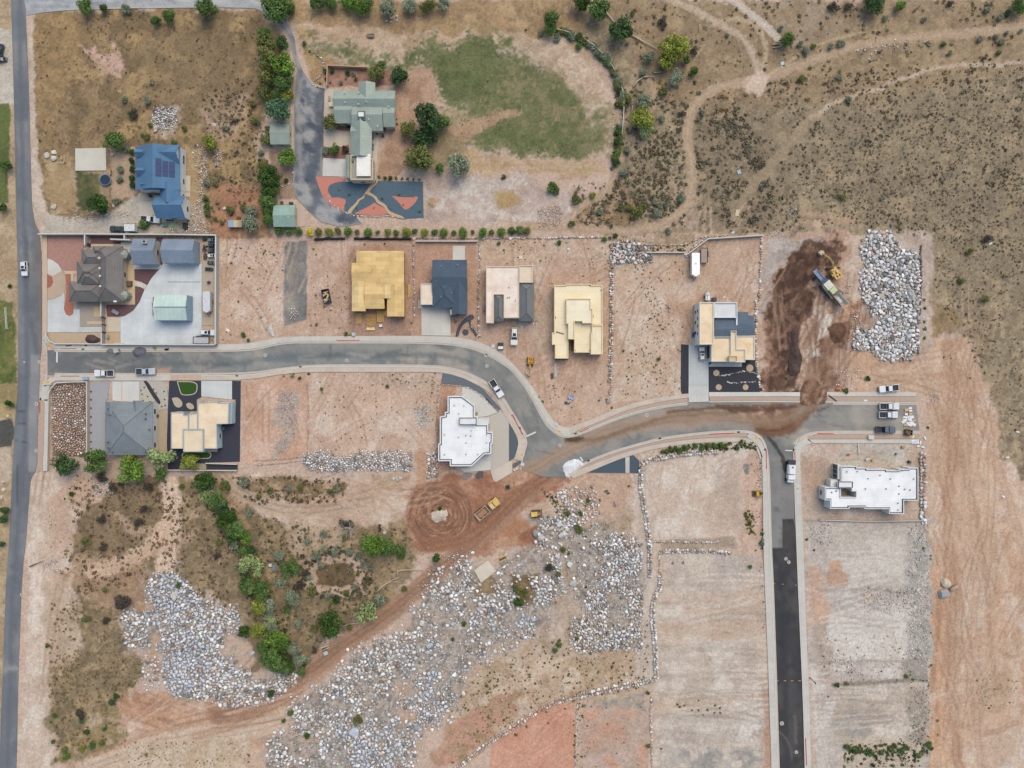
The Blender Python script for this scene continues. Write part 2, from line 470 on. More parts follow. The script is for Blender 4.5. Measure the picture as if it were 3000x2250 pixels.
A('F','695,300 780,300 780,340 695,340',(166,124,106),e=.4,w=.5)
A('F','582,325 636,322 640,430 600,430',(160,130,108),(176,144,122),e=.8,w=1,n=3)
A('F','915,385 1040,372 1100,372 1170,395 1250,410 1290,440 1240,470 1150,480 1000,480 915,475',(204,180,168),(188,162,148),(214,198,186),e=2,w=2.5,n=3,sp=.1)
A('F','980,380 1060,375 1110,395 1070,430 1010,420',(220,208,198),(202,184,172),e=2,w=2,n=3,o=.8)
A('F','1060,412 1110,410 1120,440 1080,450',(196,162,104),(184,150,100),e=1.5,w=1.5)
A('F','922,430 945,430 945,446 922,446',(214,176,138),e=.6,w=.8)
A('F','1300,0 2260,0 2260,1090 2212,1085 2170,1000 2150,900 2130,830 2090,740 2040,720 2010,690 2015,510 1650,505 1520,505 1330,520 1240,505 1300,430 1330,350 1345,240 1330,180 1290,110 1250,70',(167,146,115),(147,128,100),(182,158,124),e=2,w=2.5,n=2.2,sp=.5,spc=(108,98,82),sps=.7)
A('F','1300,0 2260,0 2260,140 2050,190 1800,230 1650,230 1540,260 1420,200 1340,90',(172,143,107),(154,126,94),(184,154,114),e=4,w=4,n=3.5,o=.75,sp=.3)
A('F','1640,0 1800,0 1800,80 1700,110',(176,158,138),(160,132,102),e=4,w=4,n=3,o=.5)
A('F','1750,240 2100,180 2230,300 2230,560 2100,680 2020,520 1900,480 1800,380',(158,138,108),(142,125,101),(176,152,114),e=8,w=6,n=3,o=.6,sp=.6,spc=(88,84,78),sps=.6)
A('F','1500,260 1700,250 1740,400 1640,500 1520,490',(150,130,104),(136,117,94),e=6,w=5,n=3,o=.6,sp=.5)
A('F','1380,440 1480,420 1520,470 1470,500 1390,505',(196,166,144),(166,142,112),e=2,w=3,n=2.5,o=.9,sp=.5)
A('F','1240,430 1340,400 1400,440 1380,490 1240,500 1230,470',(166,134,96),(150,122,88),(184,150,120),e=2,w=3,n=2.5,sp=.3)
A('F','2010,660 2060,655 2080,690 2020,735',(168,140,96),(152,124,86),e=1,w=1.5,n=3,sp=.3)
LT=(202,172,144)
TK('F','1130,487 1240,492 1340,500 1420,492 1475,458 1497,405 1491,340 1483,290 1492,240 1515,205 1570,180 1640,174 1700,152 1760,126 1850,97 1950,82 2060,74 2240,56',2.6,LT,.9,.95,.45,(188,156,124))
TK('F','1640,172 1632,130 1610,80 1570,62 1520,30 1440,-5',2.0,(206,180,156),.9,.8,.4)
TK('F','1640,174 1660,110 1640,60 1600,35 1540,55',1.5,(200,174,140),.6,.8,.3)
TK('F','1580,-5 1625,32 1660,60 1690,90',2.2,(214,196,180),.5,.95,.4)
TK('F','1650,170 1760,95 1860,70',.9,(204,174,140),.4,.6,0)
TK('F','1750,258 1800,225 1840,208 1900,190 1960,165 2050,140 2240,134',1.2,(206,180,156),.8,.8,0,w=1)
TK('F','1590,460 1640,380 1700,320 1760,250',3,(182,156,124),2,.5,.3,w=1.5)
TK('F','1225,480 1260,440 1290,430 1320,400 1345,330',2.0,LT,1,.7,.4)
TK('F','1290,480 1295,430 1330,410',1.6,LT,.8,.7,.4)
TK('F','1620,185 1645,160 1640,190',4,(220,190,170),1.5,.9,0)
TK('F','1735,460 1790,470 1850,472',1.8,(196,160,128),.7,.8,.3)
TK('F','1725,480 1780,485 1840,480',1.6,(196,160,128),.7,.7,.3)
TK('F','1765,485 1770,515',2,(206,172,140),.8,.8,0)
TK('F','1390,160 1420,190 1400,230',1.2,(196,166,134),.8,.6,0)
A('F','-30,0 34,0 60,700 30,1200 10,1659 -30,1659',(196,170,134),(180,152,116),e=1,w=1.5,n=4,sp=.2)
A('F','-30,60 34,60 40,225 -30,225',(206,192,178),(196,180,164),e=1,w=1)
A('F','-30,225 16,222 20,240 18,440 -30,440',(108,118,60),(92,104,52),e=.5,w=.6,n=3)
A('F','-30,640 30,650 34,830 -30,830',(116,122,58),(132,128,70),(98,110,50),e=.8,w=1,n=3,sp=.3,spc=(70,86,36))
A('F','-30,830 40,830 36,905 -30,900',(184,158,110),(160,140,92),e=.6,w=1,n=3)
A('F','-30,915 25,905 30,935 25,965 -30,968',(100,98,96),(90,88,86),e=.3,w=.4)
A('F','-30,968 24,968 20,1040 -30,1060',(208,186,164),(194,172,146),e=.4,w=.6)
A('F','-30,1100 15,1090 15,1160 -30,1160',(190,164,122),(178,150,110),e=1,w=1)
A('F','88,510 70,505 62,30 74,30 78,300 92,420 100,508',(212,190,172),(200,176,156),e=.8,w=.8,n=3)
A('F','62,1010 105,1010 112,1020 130,1060 120,1130 120,1300 105,1420 112,1659 40,1659 62,1300',(216,192,174),(204,178,158),(222,202,186),e=1,w=1.5,n=5,st=(90,.3))
A('F','470,515 1650,505 1650,850 1200,930 1170,900 1060,800 980,735 600,728 470,760',(208,174,150),(200,163,138),(214,184,164),e=.8,w=1,n=6,st=(80,.2))
A('F','476,515 614,515 612,725 476,740',(214,180,158),(206,168,142),(220,192,172),e=.6,w=.6,n=5,sp=.12,spc=(130,118,92))
A('F','613,522 664,518 662,690 614,705',(142,138,136),(128,126,126),(164,152,142),e=.5,w=.4,n=4,st=(90,.6))
A('F','635,560 652,560 655,690 640,690',(128,126,126),e=1,w=.8,o=.6)
A('F','668,520 770,525 770,740 668,735',(204,166,142),(196,158,134),(212,178,156),e=1,w=1,n=5,sp=.1)
A('F','755,530 890,525 890,730 755,735',(176,136,114),(188,148,126),(166,128,106),e=1.2,w=1,n=4)
A('F','890,520 1030,520 1032,720 975,720 890,725',(190,146,120),(196,152,126),e=.8,w=.6,n=5)
A('F','1035,525 1318,525 1312,780 1240,870 1160,840 1080,760 1040,710',(202,166,143),(194,155,132),(210,178,156),e=1,w=1,n=5,st=(40,.25))
A('F','1150,600 1200,640 1190,770 1150,760',(188,164,146),(200,174,154),e=2,w=2,n=3,o=.8)
A('F','1035,520 1320,515 1320,560 1035,565',(212,184,160),(204,170,144),e=1.4,w=1.5,n=3,sp=.15)
A('F','1180,740 1310,700 1312,780 1250,820 1180,900 1160,830',(210,174,148),(198,158,132),e=2,w=2,n=3,st=(70,.5))
A('F','1325,555 1460,555 1480,860 1325,870',(214,186,164),(206,172,146),(220,196,176),e=1,w=1.2,n=4,sp=.1,spc=(140,124,92))
A('F','1440,520 1640,512 1635,680 1440,690',(204,170,144),(198,160,134),(210,180,158),e=1.5,w=1,n=6,st=(60,.25))
A('F','1600,560 1640,560 1635,640 1590,640',(216,192,174),e=3,w=2,o=.6)
A('F','1330,512 1500,505 1500,535 1340,545',(196,164,136),(176,150,118),e=.8,w=1,n=3,sp=.3)
A('F','1648,508 1870,500 1890,780 1880,850 1648,850',(196,158,132),(184,146,120),(206,172,150),e=1,w=1.5,n=4,st=(80,.4))
A('F','1648,515 1680,510 1790,515 1800,540 1720,545 1680,580 1665,660 1650,700',(188,172,164),(166,148,138),(198,184,176),e=1.5,w=2,n=3)
A('F','1745,520 1812,512 1820,560 1815,590 1760,600 1740,660 1745,700 1720,720 1730,800 1700,840 1655,845 1660,720 1668,640 1690,580',(104,74,58),(82,58,45),(134,100,80),e=2.2,w=3.4,n=1.8,st=(75,.7),sp=.35,spc=(78,52,40),sps=1.2)
A('F','1650,700 1722,690 1725,760 1700,845 1652,845',(150,110,88),(172,132,108),(128,90,70),e=1.6,w=2,n=1.8,st=(88,1.3))
A('F','1705,720 1728,715 1732,790 1715,835 1700,835',(92,70,62),(104,86,80),e=.6,w=1)
A('F','1725,670 1790,650 1820,700 1790,760 1780,840 1730,845 1735,720',(204,168,144),(176,136,110),(216,190,170),e=2,w=3,n=1.8,st=(70,1.2))
A('F','1800,650 1880,640 1895,700 1870,735 1820,745 1800,720',(188,142,110),(208,168,138),(166,120,92),e=2,w=3,n=1.8,st=(15,1.6))
A('F','1790,700 1840,700 1835,745 1800,760 1780,750',(112,76,58),(140,100,78),(88,60,48),e=1.5,w=3,n=1.2,sp=.4,spc=(70,48,38),sps=.7)
TK('13','370,1720 395,1560 440,1440 520,1340 600,1250',4.2,(168,126,100),1.6,.85,.8,(138,98,76),w=1.2)
TK('13','500,1700 470,1560 480,1450',2.2,(140,100,78),1.2,.7,.8,(118,82,62),w=1)
TK('13','100,1000 90,1200 110,1400 80,1600',3.2,(128,90,70),1.2,.7,.9,(162,122,98),w=1)
A('F','1772,690 1790,678 1800,690 1785,705 1778,730 1768,735 1770,712',(226,214,200),e=.4,w=.6)
A('F','1750,755 1770,750 1772,765 1752,770',(226,214,200),e=.5,w=.8)
A('F','1840,505 1870,500 1866,640 1840,660 1830,600',(214,190,172),(204,176,156),e=1.2,w=1.5,n=3)
A('F','1870,498 1995,498 2015,520 2012,760 1990,785 1870,780',(200,176,160),(184,160,144),(212,192,178),e=1.2,w=1.5,n=3)
A('F','1830,760 2000,770 2020,740 2080,735 2110,770 2135,830 2150,900 2172,1000 2260,1100 2260,1700 2000,1700 2005,1100 2000,850 1830,850',(212,176,148),(202,160,128),(222,194,172),e=1.2,w=2,n=5,st=(85,.5))
A('F','2020,850 2080,860 2110,960 2150,1080 2180,1300 2200,1659 2120,1659 2090,1300 2040,1050',(200,160,128),(210,172,142),(192,150,118),e=4,w=4,n=6,o=.7,st=(82,.8))
A('F','2000,1180 2050,1170 2050,1659 2008,1659',(202,156,120),(212,170,136),(194,146,110),e=2,w=2,n=5,st=(88,.8))
A('F','2080,1260 2130,1250 2130,1360 2070,1370',(226,204,186),e=4,w=3,o=.7)
A('F','2140,1580 2260,1570 2260,1700 2120,1700',(218,198,186),(206,176,154),e=5,w=4,o=.7)
A('F','2100,1460 2160,1450 2180,1520 2110,1540',(200,164,130),(176,148,116),e=3,w=3,n=2,o=.7,sp=.3)
for k,(s,wd)in enumerate((('2060,1200 2080,1350 2060,1480 2075,1659',1.6),('2130,1000 2160,1150 2190,1400 2200,1659',1.4),('2040,900 2100,1050 2130,1250 2150,1500',1.4),('2090,1290 2140,1330 2180,1300 2190,1250',.8),('2080,1420 2130,1380 2190,1420',.8),('2020,830 2060,900 2110,900 2150,960',1.5),('1900,820 2010,815 2080,800 2110,830',2),('2010,1510 2060,1490 2100,1480',2.5),('2070,1560 2130,1590 2200,1560',1.4))):
 TK('F',s,wd*1.3,(188,146,114)if k%2==0 else(222,192,166),.8,.6,.5,w=1)
A('F','1735,965 2000,960 2000,1125 1735,1130',(204,178,160),(194,166,146),(212,192,178),e=1,w=1,n=5)
A('F','1740,990 1790,990 1800,1060 1745,1060',(186,146,122),(196,160,138),e=2,w=2,n=3,o=.8)
A('F','1820,955 1960,955 1960,1005 1800,1010',(204,194,184),(190,182,172),e=2,w=2,n=3,o=.8)
A('F','1770,1000 1800,1000 1790,1100 1760,1110',(176,160,146),e=2.5,w=1,o=.6)
A('F','1740,1125 2005,1120 2010,1700 1760,1700',(204,188,178),(192,176,166),(214,202,194),e=1,w=1.5,n=5,st=(0,.3))
A('F','1790,1140 1960,1135 1970,1260 1880,1265 1790,1250',(212,200,188),(200,186,174),e=3,w=2,n=5,st=(0,.3))
A('F','1960,1130 2010,1125 2005,1440 1960,1440 1950,1280',(186,178,168),(170,164,156),(204,190,178),e=2,w=2.5,n=1.5)
A('F','1860,1275 1960,1265 1975,1320 1940,1330 1870,1310',(192,180,168),(172,164,156),e=1.5,w=2,n=1.5,o=.8)
A('F','1800,1330 1960,1290 1960,1430 1800,1430',(222,212,204),(214,202,190),e=4,w=3,n=6,o=.9)
A('F','1750,1230 1770,1230 1790,1330 1790,1350 1755,1350 1748,1280',(200,156,128),(210,170,144),e=1,w=1.2)
A('F','1788,1218 1815,1212 1822,1248 1795,1258',(204,162,132),e=.6,w=.8)
A('F','1857,1283 1885,1280 1885,1305 1858,1305',(206,178,152),e=.8,w=1)
A('F','1755,1350 1790,1340 1800,1480 1770,1480',(192,168,150),(180,158,142),e=1,w=1.5,n=2,o=.8)
A('F','1945,1430 2000,1425 2008,1470 1950,1470',(156,146,136),(172,160,148),e=.8,w=1)
A('F','1800,1478 2000,1470 2005,1600 1800,1605',(200,180,162),(186,168,152),(210,194,180),e=2,w=2,n=4,st=(5,.3))
A('F','1800,1560 1870,1530 1880,1590 1830,1600',(158,152,148),(176,168,160),e=2,w=2.5,n=2,o=.8)
A('F','1960,1480 2005,1480 2008,1640 1965,1640',(164,150,132),(182,166,148),e=1.5,w=2,n=1.6,o=.85,sp=.3)
A('F','1885,1575 1970,1570 1965,1600 1890,1600',(226,210,194),e=2.5,w=2,o=.8)
A('F','1820,1600 1990,1600 2000,1680 1820,1680',(196,176,158),(210,190,172),e=2,w=2,n=2.5)
TK('F','1800,1480 1880,1475 1975,1468',1.2,(140,126,112),.7,.8,0)
TK('F','1760,1520 1770,1600 1780,1659',3.0,(214,200,188),1,.7,.4)
A('F','1385,960 1640,955 1665,1000 1668,1659 1400,1659 1420,1200 1390,1180',(212,188,168),(204,176,154),(218,200,184),e=1,w=1.2,n=6,st=(0,.2))
A('F','1395,1000 1610,970 1620,1160 1410,1160',(216,192,174),(208,180,160),(222,204,190),e=1.5,w=1.5,n=6,st=(80,.3))
A('F','1540,1010 1600,1000 1600,1140 1550,1140',(180,156,140),(196,168,148),e=4,w=3,n=4,o=.7)
A('F','1610,980 1660,960 1662,1240 1630,1240 1600,1180',(204,166,142),(212,178,156),e=1,w=1.2,n=3,st=(88,.3))
A('F','1640,1070 1662,1070 1662,1240 1648,1240',(176,134,110),(188,146,122),e=.8,w=1,n=2)
A('F','1425,1165 1590,1160 1590,1185 1430,1190',(186,162,142),(172,150,132),e=.8,w=.8,n=2)
A('F','1440,1200 1600,1195 1590,1280 1440,1280',(196,178,164),(208,190,174),e=2,w=2,n=4,st=(0,.3))
A('F','1540,1200 1640,1195 1640,1250 1550,1250',(186,172,164),e=3,w=2,o=.6)
A('F','1420,1390 1640,1380 1645,1500 1420,1500',(204,184,168),(194,174,158),(214,198,184),e=3,w=2,n=5,st=(0,.6))
A('F','1420,1345 1620,1330 1620,1370 1430,1375',(206,176,148),(196,164,138),e=2,w=2,o=.6)
A('F','1465,1495 1600,1490 1600,1535 1450,1535',(190,166,142),(200,178,156),e=2,w=2,o=.8,n=3)
A('F','1425,1545 1650,1530 1650,1600 1425,1615',(200,184,172),(190,172,160),(210,194,182),e=1.5,w=1.5,n=4,st=(-3,.7))
A('F','1425,1620 1650,1610 1650,1690 1425,1690',(196,182,170),(166,158,152),(214,198,180),e=2,w=2,n=2.4)
A('F','1590,1520 1640,1515 1630,1600 1600,1600',(226,214,204),e=3,w=2,o=.7)
A('F','1648,1480 1668,1480 1672,1659 1652,1659',(192,150,124),e=.8,w=1)
A('F','1060,1612 1100,1572 1170,1530 1244,1515 1240,1700 1055,1700',(216,158,130),(210,148,118),e=.6,w=.6,n=7)
A('F','1256,1515 1390,1505 1405,1540 1403,1700 1250,1700',(200,172,154),(190,160,140),(210,160,132),e=1,w=1.2,n=4,st=(-20,.3))
A('F','1270,1560 1340,1555 1360,1600 1300,1620 1262,1610',(206,150,120),(194,160,138),e=3,w=3,o=.7,n=3)
A('F','1290,1510 1395,1495 1395,1530 1320,1530',(160,148,138),(186,166,148),e=1.5,w=1.5,n=1.6)
A('F','1000,1460 1240,1330 1400,1300 1405,1490 1250,1510 1150,1530 1060,1590 940,1620 960,1540',(206,176,148),(192,160,128),(214,190,166),e=2,w=3,n=4,sp=.25)
A('F','960,1570 1060,1500 1150,1500 1090,1560 1040,1610 990,1659 930,1659',(190,150,120),(204,150,124),(176,142,104),e=2,w=3,n=3,sp=.2)
A('F','1070,1480 1200,1400 1300,1360 1320,1380 1200,1440 1090,1510',(218,188,162),(204,172,144),e=2,w=3,n=4,st=(30,.5))
A('F','1200,1010 1390,990 1400,1280 1300,1250 1200,1160 1160,1120',(208,172,146),(198,160,134),(216,184,162),e=2,w=2,n=4)
A('F','1150,1150 1380,1100 1385,1330 1300,1420 1180,1420 1060,1420',(202,178,158),(186,162,142),(170,146,112),e=3,w=4,n=3,o=.8,sp=.2)
A('F','1365,1000 1410,1000 1420,1480 1370,1480',(212,192,176),(202,180,164),e=2,w=1.2,n=4,st=(88,.4))
A('F','150,1050 200,1010 340,1030 480,1015 560,1100 700,1140 890,1130 910,1200 830,1330 700,1385 640,1450 560,1450 510,1330 360,1240 330,1300 260,1340 310,1450 280,1500 250,1600 130,1650 100,1560 120,1400 105,1280 165,1180',(156,132,98),(138,118,88),(176,148,108),e=2,w=3,n=2,sp=.4,spc=(104,90,70))
A('F','230,1040 330,1040 340,1130 260,1200 170,1190 150,1120',(150,124,92),(136,112,84),e=3,w=3,n=2.5,o=.6,sp=.45,spc=(96,84,64))
A('F','120,1210 330,1200 330,1290 260,1330 180,1290 120,1260',(196,158,126),(180,140,108),e=3,w=3,n=3,o=.7,sp=.2)
A('F','100,1240 160,1250 170,1400 140,1450 100,1430',(214,186,164),(200,170,144),e=2,w=2.5,n=3,o=.8)
A('F','105,1070 200,1010 240,1000 230,1060 170,1110 150,1230 110,1260 105,1150',(210,178,156),(200,166,142),(216,190,172),e=1.5,w=2,n=3)
A('F','320,1265 345,1245 350,1460 320,1440',(200,154,120),(190,144,110),e=1.2,w=1.5)
A('F','365,1400 430,1390 430,1480 370,1500',(200,158,128),(186,150,120),e=1.5,w=2,n=3,sp=.2)
A('F','520,1020 700,1040 880,1020 900,1130 800,1130 700,1140 600,1130 560,1100',(208,176,152),(196,162,136),(216,190,170),e=2,w=2,n=4,st=(10,.3))
A('F','500,1050 640,1030 745,1040 735,1070 640,1090 530,1085',(154,126,92),(136,112,80),(190,158,126),e=1.5,w=2.5,n=2.5,sp=.4,spc=(90,78,56))
A('F','800,1030 880,1025 880,1060 810,1065',(176,142,108),(196,162,132),e=1.5,w=2,n=2,o=.8)
A('F','600,1130 740,1110 760,1180 640,1200',(206,176,150),(186,156,126),e=3,w=3,n=3,o=.8,sp=.2)
A('F','650,1205 770,1190 800,1230 780,1290 680,1290 655,1250',(206,172,150),(190,158,132),e=1.5,w=1.5,n=3)
A('F','690,1222 735,1212 765,1228 768,1255 735,1270 690,1262 682,1240',(128,104,70),(112,90,58),e=.8,w=.8,n=1.6,sp=.25)
A('F','140,1590 250,1500 300,1560 260,1620 150,1650 110,1650',(166,140,96),(148,126,86),(196,170,140),e=2,w=3,n=2.5,sp=.35,spc=(90,94,54))
TK('F','470,1018 500,1050 560,1090 640,1105 720,1095 800,1080',3.8,(208,180,156),1.2,.95,.9,(186,156,130))
TK('F','365,1045 374,1090 372,1130 360,1200 354,1240',5.4,(226,194,168),1.6,1.0,.6)
TK('F','250,1110 300,1160 420,1110',2.2,(206,172,142),1.4,.7,.5)
TK('F','200,1235 270,1215 330,1180 365,1120',4.4,(220,184,154),1.6,1.0,.5)
TK('F','120,1090 180,1040 235,1005',4.5,(208,170,142),2,.9,.3)
TK('F','180,1210 260,1230 330,1190 420,1150',3,(200,164,134),1.5,.6,.4)
TK('F','480,1100 520,1090',3,(200,164,134),1.5,.6,.4)
A('F','260,1495 420,1490 560,1510 640,1470 640,1520 540,1560 400,1590 300,1600 260,1560',(204,164,134),(190,144,112),(216,184,160),e=2,w=2.5,n=3,st=(-20,1.2))
A('F','285,1500 350,1495 380,1530 330,1550 290,1540',(180,128,94),(196,148,114),e=3,w=3,o=.8,n=2,st=(-15,1.2))
A('F','540,1540 600,1490 640,1540 590,1590 590,1659 540,1659',(214,178,150),(202,160,130),e=2,w=1.5)
TK('F','720,1415 640,1468 590,1505 520,1548 440,1578 340,1604 240,1640 170,1668',7.5,(204,166,136),1.6,.85,.9,(182,138,108),w=1.4)
TK('F','640,1545 540,1580 400,1590 260,1635 180,1665',5.5,(222,194,170),1.2,.95,.8,(204,172,146))
TK('F','590,1510 540,1560 420,1590',2.4,(196,156,126),1,.7,.8)
A('F','280,1610 540,1590 545,1690 240,1690',(216,190,166),(202,172,142),e=1.5,w=2,n=2.5,sp=.25,spc=(150,128,84))
DKR=(118,112,108)
BF={'a':'1884,500 1905,499 1925,515 1945,545 1984,560 1986,640 1978,700 1982,745 1960,768 1925,779 1902,768 1885,745 1850,752 1842,738 1856,716 1885,722 1905,700 1908,680 1886,672 1880,655 1867,640 1864,605 1876,560 1862,545 1872,520','b':'346,1235 375,1237 404,1268 433,1293 462,1311 491,1326 505,1311 514,1333 511,1362 491,1369 473,1365 480,1387 469,1405 480,1423 498,1419 505,1441 531,1448 541,1470 577,1477 614,1448 650,1445 635,1470 599,1499 570,1513 534,1520 498,1528 462,1510 426,1506 390,1502 361,1477 354,1441 361,1405 339,1398 354,1376 332,1362 318,1390 289,1392 274,1387 278,1354 263,1340 263,1320 310,1326 339,1318 318,1289 321,1261','c':'985,1205 1040,1225 1062,1262 1100,1200 1160,1188 1200,1225 1215,1262 1170,1310 1190,1350 1110,1370 1062,1400 1000,1455 980,1510 955,1545 905,1570 880,1640 870,1700 575,1700 585,1600 640,1590 628,1540 665,1495 745,1462 770,1420 850,1380 905,1310 945,1250','d':'1155,1120 1215,1115 1245,1140 1290,1120 1330,1160 1370,1190 1388,1260 1378,1340 1390,1400 1330,1405 1290,1398 1310,1370 1290,1330 1250,1310 1235,1270 1250,1220 1210,1195 1170,1190','e':'652,990 700,978 735,995 770,985 830,972 885,985 892,1012 840,1018 760,1008 720,1018 665,1005','f':'922,985 945,978 945,1025 925,1030','g':'1325,530 1348,520 1405,545 1408,562 1330,568','h':'340,232 372,232 382,262 350,280 328,260','i':'1240,1340 1310,1330 1300,1405 1250,1410 1230,1380','j':'1200,1060 1280,1050 1300,1110 1250,1140 1210,1110',}
for k in 'bcdgea':
 A('F',BF[k],DKR if k not in 'cd' else(142,132,122),(180,160,142),(112,106,102),e=1,w=1.6,n=1.5,o=.9)
 A('F',BF[k],(166,150,138),(190,168,150),(138,130,124),e=5,w=3.5,n=1.2,o=.75,sp=.7,spc=(216,214,212),sps=.4)
A('F','112,830 190,828 190,990 112,985',(132,108,94),(112,90,76),e=.4,w=.4,n=1.4)
for s in('860,1530 905,1520 900,1560 860,1570','1120,1395 1155,1385 1150,1410 1115,1420','845,1480 880,1470 890,1500 855,1505','640,1580 690,1570 700,1600 650,1610'):
 A('F',s,(206,172,148),(190,158,134),e=1,w=1.5,n=2)
A('F','1100,1245 1160,1240 1165,1300 1110,1310',(150,122,82),(122,104,66),e=2,w=2,n=2,sp=.3)
A('F','1000,1255 1070,1240 1090,1270 1040,1300',(150,122,82),(166,140,100),e=1.5,w=1.5,n=2)
A('23','490,1658 530,1620 600,1605 660,1625 685,1658 670,1740 600,1760 520,1740',(204,160,130),(196,150,120),e=.6,w=.7)
A('22','1995,700 2030,690 2060,710 2050,780 2020,800 2000,770',(140,134,132),(126,122,122),e=.5,w=.7,n=1)
for s_ in('1070,1590 1110,1580 1170,1570 1160,1610 1100,1615','1220,1620 1260,1640 1330,1620 1300,1650 1250,1650','1220,1590 1290,1585 1300,1600 1240,1605','40,1090 80,1095 90,1110 50,1105'):
 A('11',s_,(226,216,208),e=.4,w=.8)
for s_ in('215,650 265,660 250,690 225,690','220,735 262,740 250,780 225,775','205,795 262,795 250,825 215,825','0,560 20,560 15,600 0,600','60,1130 150,1130 170,1180 110,1170 100,1240 60,1200','0,1120 50,1110 40,1150 0,1150'):
 A('12',s_,(216,208,200),(196,186,176),e=.7,w=1.2,n=1,o=.85)
A('F','522,808 664,808 664,990 522,1000',(214,170,144),(206,160,132),(220,182,160),e=.5,w=.6,n=6)
A('F','600,845 645,840 640,910 625,970 585,990 610,930 585,920',(196,172,156),(180,160,148),e=1.2,w=1.6,n=1.5)
A('F','668,805 945,808 945,1010 668,985',(212,180,158),(204,168,144),(218,192,174),e=.5,w=.8,n=5,st=(70,.3))
A('F','760,830 850,830 850,870 780,900',(222,186,162),(212,174,150),e=2,w=2,o=.8)
A('F','830,810 930,815 930,850 820,835',(196,166,142),(206,178,156),e=2,w=2,n=3,o=.8,sp=.2)
A('F','900,880 925,875 930,925 905,925',(196,182,172),e=1,w=1.5,n=1)
A('F','950,820 985,820 985,1015 940,1030',(196,150,122),(186,140,112),e=.8,w=1,n=3)
TK('F','905,1075 912,1030 908,980',3.4,(200,150,116),.8,.8,.5)
A('F','1060,1020 1130,1010 1240,1035 1190,1060 1120,1120 1100,1180 1040,1200 980,1190 900,1190 880,1130 890,1060 950,1030',(182,128,96),(168,112,82),(196,146,114),e=2,w=2,n=3)
RG('F',950,1112,1.0,10.0,(160,114,86),(134,92,68),.95)
A('F','935,1110 950,1102 965,1108 962,1122 945,1130 936,1125',(218,196,176),e=.4,w=.6)
A('F','1060,1150 1130,1110 1160,1140 1150,1180 1060,1190',(196,150,118),(182,128,92),e=1.5,w=2,n=3)
A('F','1120,1150 1160,1135 1165,1185 1130,1195',(158,102,72),(182,128,96),e=1.5,w=2)
A('F','1030,1010 1130,1015 1150,1050 1080,1045',(204,160,128),(190,144,112),e=1.5,w=2,n=2,st=(80,.4))
HAUL='1250,985 1190,1020 1140,1062 1090,1110 1040,1160 980,1205 930,1250 880,1290 830,1335 760,1380 700,1425 640,1465 590,1505 540,1530 470,1545'
TK('F',HAUL,5.6,(188,148,118),1.2,.95,.9,(160,116,90))
TK('F',HAUL,2.0,(160,116,90),1.0,.6,.8)
TK('F','1180,1030 1100,1080 1060,1130 1000,1170 920,1180',4,(162,110,80),1.2,.8,.6)
A('F','1748,528 1815,515 1818,590 1765,600 1745,660 1748,690 1722,715 1730,800 1702,838 1660,842 1668,740 1676,640 1700,575',(104,76,60),(80,57,45),(138,104,82),e=2.6,w=3.4,n=1.3,st=(72,1.2),sp=.3,spc=(70,48,38),sps=.9,o=.85)
A('13','420,1660 440,1540 480,1420 550,1380 590,1420 550,1540 600,1640 620,1700 400,1700',(152,114,90),(126,90,68),(172,136,110),e=1.6,w=2,n=1.4,st=(66,1.4),o=.9)
_r=random.Random(21)
for s_ in('1290,232 1800,235 2080,240','1280,375 1700,372 2080,365','1270,598 1700,580 2080,575','1270,1030 1700,1022 2100,1015','1270,1205 1700,1210 2110,1215','1260,1475 1700,1470 2130,1475'):
 TK('32',s_,.8,(170,148,130),.6,.6,0,(186,164,146),w=.9);TK('32',s_.replace('12','13'),1.4,(226,214,202),1.4,.35,0,w=1.2)
for s_ in('330,1180 800,1190 1300,1180','430,130 900,110 1300,150','430,760 800,740 1400,720'):
 TK('33' if '330,' not in s_ else '23',s_,.8,(160,144,132),.7,.6,0,w=.9)
TK('F','2050,750 2062,900 2046,1100 2060,1300 2052,1500 2072,1665',3.4,(204,162,130),1.2,.8,.9,(188,142,110),w=1.4)
TK('F','2090,750 2130,890 2166,1050 2215,1200',3.2,(220,186,160),1.2,.8,.8,(198,156,124),w=1.2)
TK('F','2000,800 2060,860 2090,1000 2110,1200 2100,1420 2120,1665',3,(216,182,156),1.4,.7,.9,(194,150,118),w=1.6)
def tyres(s,n,a0,a1,L,wd=.5,dark=(182,142,112),light=(214,182,156)):
 p=wp('F',s);x0=min(q[0]for q in p);x1=max(q[0]for q in p);y0=min(q[1]for q in p);y1=max(q[1]for q in p)
 for i in range(n):
  x=_r.uniform(x0,x1);y=_r.uniform(y0,y1);a=math.radians(_r.uniform(a0,a1));c=_r.uniform(-.07,.07);pl=[]
  for k in range(8):
   pl.append((x,y));a+=c;x+=math.cos(a)*L/7;y+=math.sin(a)*L/7
  col=dark if i%2 else light
  for o_ in(0,1.8):
   LAYERS.append(('t',[(q[0]-math.sin(a)*o_,q[1]+math.cos(a)*o_)for q in pl],wd*_r.uniform(.8,1.4),col,.35,_r.uniform(.25,.6),0,tuple(v*.95 for v in col),.25))
tyres('2020,780 2150,1640',46,60,115,30)
tyres('2060,1200 2180,1600',14,60,120,18)
tyres('1420,1000 1620,1150',14,20,160,18,.5,(196,170,150),(228,210,196))
tyres('1440,1210 1640,1640',26,-12,12,26,.5,(182,160,144),(226,212,200))
tyres('1770,1150 1830,1420',22,-12,14,16,.5,(188,174,164),(228,218,210))
tyres('1790,1490 1850,1590',14,-10,12,15,.5,(176,158,144),(220,206,194))
tyres('480,530 760,720',14,60,120,14);tyres('1050,560 1310,860',30,40,130,16);tyres('1330,560 1640,840',32,50,120,18)
tyres('530,820 935,980',24,30,130,14);tyres('1750,970 1990,1120',10,0,180,10)
